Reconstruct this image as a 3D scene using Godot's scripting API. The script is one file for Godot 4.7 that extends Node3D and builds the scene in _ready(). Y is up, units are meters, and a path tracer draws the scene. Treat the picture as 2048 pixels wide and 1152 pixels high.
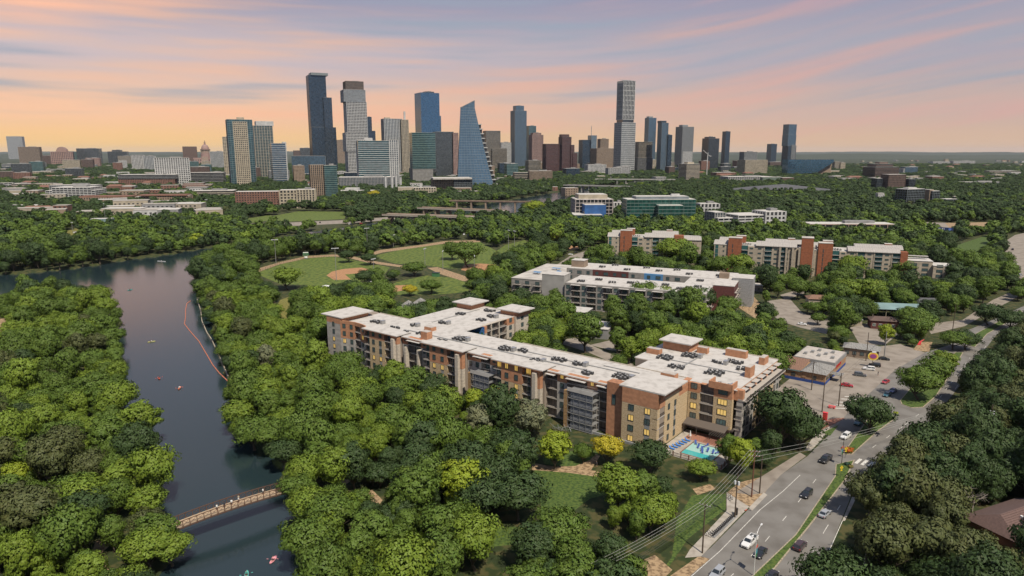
extends Node3D

# A river park with an apartment block, a road and a downtown skyline at sunset. Units are metres, y is up.

var M := {}
var used := {}
var rng := RandomNumberGenerator.new()
var tex := {}
var box_mesh: BoxMesh


# ------------------------------------------------------------------ mesh collector
class MB:
	var v := PackedVector3Array()
	var n := PackedVector3Array()
	var c := PackedColorArray()
	var uv := PackedVector2Array()
	var ix := PackedInt32Array()

	func quad(a: Vector3, b: Vector3, d: Vector3, e: Vector3) -> void:   # counter-clockwise seen from outside
		var m := (b - a).cross(e - a)
		if m.length_squared() < 1e-12:
			m = (d - b).cross(e - b)
		m = m.normalized()
		var k := v.size()
		v.append_array([a, b, d, e])
		n.append_array([m, m, m, m])
		ix.append_array([k, k + 2, k + 1, k, k + 3, k + 2])

	func tri(a: Vector3, b: Vector3, d: Vector3) -> void:
		var m := (b - a).cross(d - a).normalized()
		var k := v.size()
		v.append_array([a, b, d])
		n.append_array([m, m, m])
		ix.append_array([k, k + 2, k + 1])

	func bx(x0: float, y0: float, z0: float, x1: float, y1: float, z1: float) -> void:
		var a := Vector3(x0, y0, z0)
		var b := Vector3(x1, y0, z0)
		var d := Vector3(x1, y0, z1)
		var e := Vector3(x0, y0, z1)
		var u := Vector3(0, y1 - y0, 0)
		quad(e, d, d + u, e + u)
		quad(b, a, a + u, b + u)
		quad(d, b, b + u, d + u)
		quad(a, e, e + u, a + u)
		quad(e + u, d + u, b + u, a + u)
		quad(a, b, d, e)

	func cbx(p: Vector3, s: Vector3) -> void:
		bx(p.x - s.x / 2, p.y - s.y / 2, p.z - s.z / 2, p.x + s.x / 2, p.y + s.y / 2, p.z + s.z / 2)

	# a bar from p to q with a square section
	func bar(p: Vector3, q: Vector3, w: float, h := -1.0) -> void:
		if h < 0.0:
			h = w
		var f := (q - p).normalized()
		var s := f.cross(Vector3.UP if absf(f.y) < 0.98 else Vector3.RIGHT).normalized()
		var u := s.cross(f)
		s *= w / 2
		u *= h / 2
		var a := [p - s - u, p + s - u, p + s + u, p - s + u]
		var b := [q - s - u, q + s - u, q + s + u, q - s + u]
		for i in 4:
			var j := (i + 1) % 4
			quad(a[i], a[j], b[j], b[i])
		quad(a[3], a[2], a[1], a[0])
		quad(b[0], b[1], b[2], b[3])

	# a round tapered tube through points with radii, smooth normals
	func tube(pts: Array, radii: Array, sides := 6, cap := true) -> void:
		var rings := []
		for i in pts.size():
			var p: Vector3 = pts[i]
			var q: Vector3 = pts[mini(i + 1, pts.size() - 1)]
			var o: Vector3 = pts[maxi(i - 1, 0)]
			var f := (q - o).normalized()
			var s := f.cross(Vector3.RIGHT if absf(f.x) < 0.9 else Vector3.FORWARD).normalized()
			var u := s.cross(f)
			var k := v.size()
			rings.append(k)
			for j in sides:
				var a := TAU * j / sides
				var m := s * cos(a) + u * sin(a)
				v.append(p + m * float(radii[i]))
				n.append(m)
			if i > 0:
				var k0: int = rings[i - 1]
				for j in sides:
					var j2 := (j + 1) % sides
					ix.append_array([k0 + j, k0 + j2, k + j2, k0 + j, k + j2, k + j])
		if cap:
			for e in [0, pts.size() - 1]:
				var f: Vector3 = (pts[e] - pts[1 if e == 0 else e - 1]).normalized()
				var k := v.size()
				v.append(pts[e])
				n.append(f)
				for j in sides:
					v.append(v[rings[e] + j])
					n.append(f)
				for j in sides:
					var j2 := (j + 1) % sides
					ix.append_array([k, k + 1 + j2, k + 1 + j] if e == 0 else [k, k + 1 + j, k + 1 + j2])

	# vertical prism over a polygon given in x and z
	func prism(poly: Array, y0: float, y1: float, top := true) -> void:
		var pp := PackedVector2Array(poly)
		if Geometry2D.is_polygon_clockwise(pp):
			pp.reverse()
		for i in pp.size():
			var a := pp[i]
			var b := pp[(i + 1) % pp.size()]
			quad(Vector3(b.x, y0, b.y), Vector3(a.x, y0, a.y), Vector3(a.x, y1, a.y), Vector3(b.x, y1, b.y))
		if top:
			flat(pp, y1)

	func flat(poly, y: float) -> void:
		var pp := PackedVector2Array(poly)
		var t := Geometry2D.triangulate_polygon(pp)
		var k := v.size()
		for p in pp:
			v.append(Vector3(p.x, y, p.y))
			n.append(Vector3.UP)
		for i in range(0, t.size(), 3):
			var a := t[i]
			var b := t[i + 1]
			var d := t[i + 2]
			if (pp[b] - pp[a]).cross(pp[d] - pp[a]) < 0:
				var s := b
				b = d
				d = s
			ix.append_array([k + a, k + b, k + d])

	func mesh() -> ArrayMesh:
		var a := []
		a.resize(Mesh.ARRAY_MAX)
		a[Mesh.ARRAY_VERTEX] = v
		a[Mesh.ARRAY_NORMAL] = n
		if c.size() == v.size() and c.size() > 0:
			a[Mesh.ARRAY_COLOR] = c
		if uv.size() == v.size() and uv.size() > 0:
			a[Mesh.ARRAY_TEX_UV] = uv
		a[Mesh.ARRAY_INDEX] = ix
		var m := ArrayMesh.new()
		m.add_surface_from_arrays(Mesh.PRIMITIVE_TRIANGLES, a)
		return m


# ------------------------------------------------------------------ naming and parenting
func numbered(called: String, under: Node) -> String:
	var key := str(under.get_instance_id()) + called
	used[key] = used.get(key, -1) + 1
	return called if used[key] == 0 else "%s_%03d" % [called, used[key]]


func thing(called: String, label: String, category: String, at := Vector3.ZERO, turn := 0.0, group := "") -> Node3D:
	var o := Node3D.new()
	o.name = numbered(called, self)
	add_child(o, true)
	o.position = at
	o.rotation.y = turn
	o.set_meta("label", label)
	o.set_meta("category", category)
	if group:
		o.set_meta("group", group)
	return o


func part(parent: Node, called: String, shape, m: Material, kind := "") -> MeshInstance3D:
	var o := MeshInstance3D.new()
	o.mesh = shape.mesh() if shape is MB else shape
	o.material_override = m
	o.name = numbered(called, parent)
	parent.add_child(o, true)
	if kind:
		o.set_meta("kind", kind)
	return o


# a box shaped part that shares one unit box
func pbox(parent: Node, called: String, p: Vector3, s: Vector3, m: Material, turn := 0.0) -> MeshInstance3D:
	var o := part(parent, called, box_mesh, m)
	o.position = p
	if turn:
		o.rotation.y = turn
	o.scale = s
	return o


func struct(called: String, shape, m: Material) -> MeshInstance3D:
	var o := part(self, called, shape, m)
	o.set_meta("kind", "structure")
	return o


func copy_of(o: Node3D, called: String, at: Vector3, turn: float, label := "", group := "") -> Node3D:
	var r: Node3D = o.duplicate()
	r.name = numbered(called, self)
	add_child(r, true)
	r.position = at
	r.rotation.y = turn
	if label:
		r.set_meta("label", label)
	if group:
		r.set_meta("group", group)
	return r


func sheet(called: String, poly: Array, y: float, m: Material) -> MeshInstance3D:
	var b := MB.new()
	b.flat(poly, y)
	return struct(called, b, m)


func v3(p: Vector2, y := 0.0) -> Vector3:
	return Vector3(p.x, y, p.y)


# ------------------------------------------------------------------ materials
func mat(called: String, r: float, g: float, b: float, rough := 0.9, metal := 0.0, grain := "", scale := 0.1, in_world := false) -> StandardMaterial3D:
	var m := StandardMaterial3D.new()
	m.resource_name = called
	m.albedo_color = Color(r, g, b).linear_to_srgb()
	m.roughness = rough
	m.metallic = metal
	if grain:
		m.albedo_texture = tex[grain]
		m.uv1_triplanar = true
		m.uv1_world_triplanar = in_world
		m.uv1_scale = Vector3.ONE * scale
	M[called] = m
	return m


# a seamless noise picture that runs through a list of colours
func noise_tex(seed_: int, freq: float, oct: int, stops: Array, side := 256) -> ImageTexture:
	var f := FastNoiseLite.new()
	f.seed = seed_
	f.frequency = freq
	f.fractal_octaves = oct
	var src := f.get_seamless_image(side, side)
	var g := Gradient.new()
	var off := PackedFloat32Array()
	var cols := PackedColorArray()
	for s in stops:
		off.append(s[0])
		cols.append(Color(s[1], s[2], s[3]))
	g.offsets = off
	g.colors = cols
	var data := PackedByteArray()
	for y in side:
		for x in side:
			var q := g.sample(src.get_pixel(x, y).r)
			data.append_array([int(q.r * 255), int(q.g * 255), int(q.b * 255)])
	return ImageTexture.create_from_image(Image.create_from_data(side, side, false, Image.FORMAT_RGB8, data))


func panes_tex(seed_: int, lo: float, hi: float) -> ImageTexture:
	var r := RandomNumberGenerator.new()
	r.seed = seed_
	var im := Image.create(64, 64, false, Image.FORMAT_RGB8)
	for y in 64:
		for x in 64:
			var q := lerpf(lo, hi, pow(r.randf(), 1.6))
			im.set_pixel(x, y, Color(q, q, q))
	return ImageTexture.create_from_image(im)


func make_materials() -> void:
	tex.soft = noise_tex(1, 0.02, 4, [[0.0, 0.78, 0.78, 0.78], [0.5, 0.9, 0.9, 0.9], [1.0, 1.0, 1.0, 1.0]])
	tex.stain = noise_tex(2, 0.03, 5, [[0.0, 0.55, 0.53, 0.5], [0.38, 0.82, 0.81, 0.8], [0.55, 0.95, 0.95, 0.94], [1.0, 1.0, 1.0, 1.0]])
	tex.grass = noise_tex(3, 0.05, 5, [[0.0, 0.5, 0.58, 0.42], [0.45, 0.8, 0.86, 0.75], [0.65, 0.95, 0.97, 0.85], [1.0, 1.0, 0.86, 0.7]])
	tex.earth = noise_tex(4, 0.03, 5, [[0.0, 0.5, 0.6, 0.4], [0.45, 0.62, 0.72, 0.45], [0.55, 0.8, 0.8, 0.6], [0.7, 1.0, 0.9, 0.75], [1.0, 1.0, 0.92, 0.8]])
	tex.stone = noise_tex(5, 0.09, 3, [[0.0, 0.68, 0.64, 0.58], [0.4, 0.85, 0.8, 0.72], [0.6, 0.95, 0.92, 0.86], [1.0, 1.0, 1.0, 1.0]], 128)
	tex.suburb = noise_tex(6, 0.06, 5, [[0.0, 0.5, 0.55, 0.5], [0.5, 0.7, 0.75, 0.65], [0.62, 0.85, 0.88, 0.75], [0.66, 1.0, 1.0, 1.0], [1.0, 1.0, 0.98, 0.95]])
	tex.roofing = noise_tex(9, 0.03, 5, [[0.0, 0.80, 0.79, 0.78], [0.3, 0.92, 0.915, 0.91], [0.5, 0.97, 0.965, 0.96], [1.0, 1.0, 1.0, 1.0]])
	tex.tarmac = noise_tex(10, 0.02, 5, [[0.0, 0.80, 0.79, 0.78], [0.4, 0.9, 0.895, 0.89], [0.6, 0.95, 0.95, 0.95], [1.0, 1.0, 1.0, 1.0]])
	tex.pane = panes_tex(7, 0.72, 1.0)
	tex.pane2 = panes_tex(8, 0.86, 1.0)
	box_mesh = BoxMesh.new()
	box_mesh.size = Vector3.ONE
	# ground covers
	mat("ground", 0.062, 0.072, 0.032, 0.98, 0, "earth", 0.03, true)
	mat("far_ground", 0.045, 0.062, 0.034, 0.98, 0, "suburb", 0.0011, true)
	mat("lawn", 0.082, 0.122, 0.027, 0.97, 0, "grass", 0.07, true)
	mat("field_grass", 0.128, 0.160, 0.032, 0.97, 0, "grass", 0.02, true)
	mat("dry_grass", 0.23, 0.19, 0.06, 0.97, 0, "grass", 0.06, true)
	mat("clay", 0.42, 0.225, 0.11, 0.97, 0, "soft", 0.08, true)
	mat("path", 0.37, 0.26, 0.155, 0.97, 0, "stain", 0.09, true)
	mat("asphalt", 0.18, 0.17, 0.158, 0.93, 0, "tarmac", 0.02, true)
	mat("asphalt_old", 0.27, 0.235, 0.20, 0.94, 0, "tarmac", 0.022, true)
	mat("concrete", 0.38, 0.345, 0.30, 0.92, 0, "tarmac", 0.06, true)
	mat("kerb", 0.40, 0.345, 0.26, 0.92, 0, "stain", 0.3, true)
	mat("paint_white", 0.70, 0.69, 0.66, 0.85, 0, "stain", 0.4, true)
	mat("brick_paving", 0.35, 0.16, 0.11, 0.93, 0, "soft", 0.4, true)
	var w := mat("water", 0.016, 0.030, 0.035, 0.13)
	w.metallic_specular = 0.5
	var f := FastNoiseLite.new()
	f.seed = 12
	f.frequency = 0.06
	f.fractal_octaves = 3
	var bump := f.get_seamless_image(256, 256)
	bump.bump_map_to_normal_map(1.0)
	w.normal_enabled = true
	w.normal_texture = ImageTexture.create_from_image(bump)
	w.normal_scale = 0.22
	w.uv1_triplanar = true
	w.uv1_world_triplanar = true
	w.uv1_scale = Vector3(0.045, 0.045, 0.09)
	# plants
	var leaf := mat("leaf", 1, 1, 1, 0.62)
	leaf.vertex_color_use_as_albedo = true
	leaf.metallic_specular = 0.35
	leaf.backlight_enabled = true
	leaf.backlight = Color(0.28, 0.28, 0.28)
	for k in SPECIES:
		var t: Array = SPECIES[k]
		var lm: StandardMaterial3D = leaf.duplicate()
		lm.albedo_color = Color(t[0], t[1], t[2]).linear_to_srgb()
		lm.resource_name = "leaf_" + k
		M["leaf_" + k] = lm
	mat("bark", 0.12, 0.095, 0.07, 0.95, 0, "stain", 0.5)
	mat("bare_wood", 0.33, 0.29, 0.25, 0.9, 0, "soft", 0.5)


# base colours of the foliage, linear
const SPECIES := {
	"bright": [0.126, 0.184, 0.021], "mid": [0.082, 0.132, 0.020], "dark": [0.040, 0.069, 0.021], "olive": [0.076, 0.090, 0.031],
	"grey": [0.135, 0.148, 0.080], "yellow": [0.36, 0.31, 0.022], "lime": [0.195, 0.250, 0.020],
}


# ------------------------------------------------------------------ sky
func sky_colour(az: float, el: float, a: FastNoiseLite, b: FastNoiseLite) -> Color:
	# az in degrees from the middle of the view, el in degrees above the horizon
	var warm := exp(-pow((az + 36.0) / 46.0, 2.0))
	var away := smoothstep(60.0, 130.0, absf(az + 20.0))      # unseen sky opposite the sunset, tinted blue-grey for tower glass to reflect
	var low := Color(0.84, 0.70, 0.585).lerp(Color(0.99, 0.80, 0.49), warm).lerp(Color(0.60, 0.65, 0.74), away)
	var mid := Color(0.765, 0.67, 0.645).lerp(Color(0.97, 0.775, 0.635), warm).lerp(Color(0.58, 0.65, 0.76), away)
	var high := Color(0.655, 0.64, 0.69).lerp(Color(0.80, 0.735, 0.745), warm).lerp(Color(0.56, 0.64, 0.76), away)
	var top := Color(0.575, 0.585, 0.68)
	var zen := Color(0.45, 0.53, 0.66)  # unseen zenith, darkened to weaken ambient light and deepen contrast
	var c: Color
	if el < 3.2:
		c = low.lerp(mid, smoothstep(0.0, 3.2, el))
	elif el < 7.0:
		c = mid.lerp(high, smoothstep(3.2, 7.0, el))
	elif el < 13.0:
		c = high.lerp(top, smoothstep(7.0, 13.0, el))
	else:
		c = top.lerp(zen, smoothstep(13.0, 60.0, el))
	# long streaks of thin cloud that rise towards the right, as if from one far point
	var slope := 0.055 + 0.075 * smoothstep(-5.0, 35.0, az)
	var t := el - az * slope * smoothstep(-10.0, 30.0, az)
	var n1 := a.get_noise_2d(az * 0.8, t * 13.0)
	var n2 := b.get_noise_2d(az * 2.0, t * 36.0)
	var n3 := a.get_noise_2d(az * 0.5 + 300.0, t * 5.0)
	var d := n1 * 0.6 + n2 * 0.3 + n3 * 0.55
	var pink := smoothstep(-0.12, 0.62, d) * smoothstep(-0.5, 2.5, el) * (1.0 - smoothstep(25.0, 50.0, el))
	var rosy := Color(0.84, 0.645, 0.625).lerp(Color(1.0, 0.755, 0.59), warm)
	if el > 8.0:
		rosy = rosy.lerp(Color(0.77, 0.62, 0.68), smoothstep(8.0, 13.0, el) * (1.0 - warm * 0.6))
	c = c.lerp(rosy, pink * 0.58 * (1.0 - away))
	var blue := smoothstep(0.0, 0.6, -d) * smoothstep(1.5, 5.0, el)
	c = c.lerp(Color(0.60, 0.645, 0.71), blue * 0.75)
	# the large bright cloud high above the left bank
	var q := exp(-pow((az + 31.0) / 6.5, 2.0) - pow((el - 10.8 - 0.16 * (az + 31.0)) / 1.9, 2.0))
	c = c.lerp(Color(1.0, 0.76, 0.64), clampf(q * (0.8 + n2 * 0.9), 0.0, 1.0))
	return c


func make_sky() -> PanoramaSkyMaterial:
	var a := FastNoiseLite.new()
	a.seed = 5
	a.frequency = 0.035
	a.fractal_octaves = 4
	var b := FastNoiseLite.new()
	b.seed = 9
	b.frequency = 0.03
	b.fractal_octaves = 3
	var coarse := Image.create(512, 256, false, Image.FORMAT_RGB8)
	for y in 256:
		for x in 512:
			var el := maxf(90.0 - (y + 0.5) / 256.0 * 180.0, 0.0)
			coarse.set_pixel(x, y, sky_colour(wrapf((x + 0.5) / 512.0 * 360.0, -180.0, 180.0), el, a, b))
	coarse.resize(4096, 2048, Image.INTERPOLATE_BILINEAR)
	var fine := Image.create(1024, 170, false, Image.FORMAT_RGB8)
	for y in 170:
		for x in 1024:
			var el := (170 - y - 0.5) / 2048.0 * 180.0
			fine.set_pixel(x, y, sky_colour(((x + 0.5) / 1024.0 - 0.5) * 100.0, el, a, b))
	fine.resize(1138, 170, Image.INTERPOLATE_BILINEAR)
	# the panorama begins at the middle of the view
	coarse.blit_rect(fine, Rect2i(569, 0, 569, 170), Vector2i(0, 1024 - 170))
	coarse.blit_rect(fine, Rect2i(0, 0, 569, 170), Vector2i(4096 - 569, 1024 - 170))
	var m := PanoramaSkyMaterial.new()
	m.panorama = ImageTexture.create_from_image(coarse)
	return m


func make_view() -> void:
	var cam := Camera3D.new()
	cam.name = "camera"
	cam.position = Vector3(0, 90, 0)
	cam.rotation_degrees = Vector3(-11.19, 0, 0)
	cam.fov = 45.76
	cam.near = 1.0
	cam.far = 80000.0
	add_child(cam)
	cam.current = true
	var e := Environment.new()
	e.background_mode = Environment.BG_SKY
	e.sky = Sky.new()
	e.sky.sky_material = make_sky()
	e.background_energy_multiplier = 0.9
	e.tonemap_mode = Environment.TONE_MAPPER_LINEAR
	e.tonemap_exposure = 1.16
	e.sdfgi_enabled = true
	e.ssao_enabled = true
	e.ssil_enabled = true
	e.fog_enabled = true
	e.fog_density = 0.000012
	e.fog_light_color = Color(0.86, 0.88, 0.93)
	var we := WorldEnvironment.new()
	we.name = "environment"
	we.environment = e
	add_child(we)
	var sun := DirectionalLight3D.new()
	sun.name = "sun"
	sun.light_color = Color(1.0, 0.955, 0.88)
	sun.light_energy = 1.5
	sun.light_angular_distance = 1.2
	sun.shadow_enabled = true
	add_child(sun)
	sun.look_at_from_position(Vector3(0.25, 0.82, 0.50), Vector3.ZERO, Vector3.UP)


func _ready() -> void:
	rng.seed = 20
	make_materials()
	make_view()
	make_land()
	make_towers()
	make_mid_buildings()
	make_apartments()
	make_street()
	make_river_life()
	make_park_things()
	make_trees()


# ------------------------------------------------------------------ ground, river, roads, fields
var river: Array = [Vector2(-56.4, -90.3), Vector2(-81, -144.9), Vector2(-88.9, -158.2), Vector2(-94.8, -172.5), Vector2(-107.6, -189.3), Vector2(-119.4, -207.3), Vector2(-134.4, -224.2), Vector2(-150.6, -249.2), Vector2(-167.3, -280), Vector2(-191.7, -314.5), Vector2(-208.8, -352.6), Vector2(-233.7, -387.5), Vector2(-262.8, -420.5), Vector2(-282, -416.1), Vector2(-300.7, -416.1), Vector2(-315.2, -410.3), Vector2(-385.9, -387.5), Vector2(-481.9, -422), Vector2(-457.6, -462.9), Vector2(-387, -507.8), Vector2(-354.6, -527.8), Vector2(-333.1, -580.8), Vector2(-314.7, -613), Vector2(-294.9, -655.7), Vector2(-261.8, -704.6), Vector2(-244.8, -785.4), Vector2(-203.5, -856), Vector2(-136.8, -1016.8), Vector2(-102, -1126.7), Vector2(-13.6, -1329.5), Vector2(87.2, -1579), Vector2(207.2, -1829.9), Vector2(365.7, -2137.9), Vector2(547.1, -2469.6), Vector2(451.6, -2035.3), Vector2(291.8, -1778.6), Vector2(183.7, -1521.9), Vector2(95, -1358.1), Vector2(29.9, -1137), Vector2(-17.4, -992.6), Vector2(-81.8, -899.4), Vector2(-116.4, -862), Vector2(-177.2, -742.9), Vector2(-196.2, -692.7), Vector2(-220.1, -642), Vector2(-244.1, -595), Vector2(-255.9, -554.3), Vector2(-233.5, -491.2), Vector2(-206.2, -437.4), Vector2(-169.8, -369.3), Vector2(-138.7, -310.3), Vector2(-113.8, -263.8), Vector2(-102.9, -233.6), Vector2(-86.6, -203.5), Vector2(-73.8, -192), Vector2(-63.2, -178.8), Vector2(-57.9, -168.4), Vector2(-51.5, -153.5), Vector2(-29.9, -90.3)]
var road_area: Array = [Vector2(30, -128.3), Vector2(45.9, -143.6), Vector2(61.2, -161.7), Vector2(67.8, -169.7), Vector2(76.6, -180.4), Vector2(89.5, -192.8), Vector2(103.1, -208.5), Vector2(116.2, -224.9), Vector2(134.8, -245.9), Vector2(161.9, -276.3), Vector2(189.9, -302.1), Vector2(209.3, -314.6), Vector2(230.2, -337.8), Vector2(264, -364.4), Vector2(307, -399.4), Vector2(384, -456.8), Vector2(351.4, -416.4), Vector2(279.6, -362.1), Vector2(245.8, -334.8), Vector2(225.4, -312.1), Vector2(200.8, -284), Vector2(171, -250.4), Vector2(157.5, -235.5), Vector2(142, -219), Vector2(128.5, -202.7), Vector2(114.5, -192.8), Vector2(102.9, -183.6), Vector2(92, -170.2), Vector2(82.5, -156.3), Vector2(72, -141), Vector2(62.7, -127.4)]
var lots: Array = [
	[Vector2(96.5, -244.9), Vector2(121.2, -275), Vector2(136.7, -281.2), Vector2(162.9, -307.9), Vector2(186.4, -316.4), Vector2(189.9, -302.1), Vector2(161.9, -276.3), Vector2(134.8, -245.9), Vector2(116.2, -224.9), Vector2(103.8, -209.3), Vector2(103.9, -216.9), Vector2(107, -240.6)],
	[Vector2(158.4, -413.5), Vector2(175.3, -422.4), Vector2(166.8, -382.4), Vector2(174.3, -358.8), Vector2(159.2, -334.8), Vector2(151.4, -348), Vector2(146.3, -362.1), Vector2(148.4, -382.4)],
	[Vector2(20, -321.7), Vector2(31.2, -327.2), Vector2(48.3, -293.6), Vector2(56.2, -276.3), Vector2(50.1, -275), Vector2(35.8, -301.3)],
	[Vector2(221.6, -355.5), Vector2(247.5, -364.4), Vector2(299.9, -416.4), Vector2(327.5, -439.8), Vector2(325.9, -428.6), Vector2(284.1, -391.4), Vector2(240.2, -351.1), Vector2(212.4, -334.8)],
	[Vector2(-115.3, -431.7), Vector2(-106.5, -439.8), Vector2(-92.7, -428.6), Vector2(-90.5, -407.7), Vector2(-102.1, -407.7)],
	[Vector2(177.7, -348), Vector2(202.2, -364.4), Vector2(198.3, -337.8), Vector2(178.2, -314.6), Vector2(166.3, -314.6)],
]
var fields: Array = [
	[Vector2(-197.2, -514.1), Vector2(-192.6, -559.8), Vector2(-177.8, -590.1), Vector2(-159.6, -598.9), Vector2(-121.5, -565.1), Vector2(-97.8, -539.6), Vector2(-96.2, -501.1), Vector2(-112.6, -473.2), Vector2(-129, -462.1), Vector2(-162.5, -469.4)],
	[Vector2(-124.2, -601.9), Vector2(-105.9, -640.2), Vector2(-72.2, -679.8), Vector2(-33, -699.4), Vector2(-5.3, -601.9), Vector2(-15.5, -534.8), Vector2(-49.2, -534.8), Vector2(-71, -549.6), Vector2(-97.1, -559.8)],
	[Vector2(-86.3, -451.5), Vector2(-82.1, -477), Vector2(-64.4, -503.2), Vector2(-41.8, -492.8), Vector2(-29.4, -469.4), Vector2(-29, -441.4), Vector2(-51, -431.7), Vector2(-75.6, -431.7)],
	[Vector2(-19.5, -573.2), Vector2(-17.7, -614.2), Vector2(-7, -676), Vector2(13.7, -715.9), Vector2(18.7, -668.5), Vector2(-0.9, -595.9)],
	[Vector2(-348.8, -995.4), Vector2(-335.3, -1082.7), Vector2(-259.7, -1064), Vector2(-232.1, -949.3), Vector2(-308.5, -907.2)],
	[Vector2(62.8, -601.9), Vector2(73.8, -640.2), Vector2(96.8, -687.5), Vector2(98.6, -664.9), Vector2(73.9, -601.9)],
	[Vector2(-371.1, -949.3), Vector2(-358.1, -1011.7), Vector2(-322.5, -949.3), Vector2(-343.4, -894)],
	[Vector2(-475, -647.1), Vector2(-483.1, -676), Vector2(-465.5, -654.1), Vector2(-462.9, -633.5)],
]
var lawns: Array = [
	[Vector2(6.4, -184.2), Vector2(26, -180.1), Vector2(25.8, -169.4), Vector2(20.7, -166.9), Vector2(14.7, -159), Vector2(7.6, -158.3), Vector2(7.3, -170.8)],
	[Vector2(-8.4, -151.5), Vector2(-1.7, -153.3), Vector2(5.1, -152.4), Vector2(4.5, -145.9), Vector2(-5.1, -144.2)],
	[Vector2(32, -133.4), Vector2(36.3, -140.2), Vector2(41.2, -156.1), Vector2(48.3, -168.8), Vector2(57.6, -169.4), Vector2(55.1, -161.5), Vector2(41.8, -147.6), Vector2(33.4, -134.2)],
	[Vector2(9.1, -190.8), Vector2(14.7, -195.3), Vector2(25.8, -198.6), Vector2(26.6, -192.8), Vector2(18.4, -185.5), Vector2(9.7, -187.4)],
	[Vector2(413.8, -647.1), Vector2(532, -760.6), Vector2(503.6, -707.5), Vector2(419.1, -601.9), Vector2(386.3, -578.7)],
]
var dry: Array = [[Vector2(-134.8, -373.8), Vector2(-144.8, -416.4), Vector2(-141.8, -428.6), Vector2(-128.9, -395.3), Vector2(-123.3, -364.4)], [Vector2(-518.4, -780), Vector2(-535.1, -839), Vector2(-483.3, -760.6), Vector2(-453.1, -691.4)]]


func noisef(seed_: int, freq: float) -> FastNoiseLite:
	var f := FastNoiseLite.new()
	f.seed = seed_
	f.frequency = freq
	return f


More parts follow.
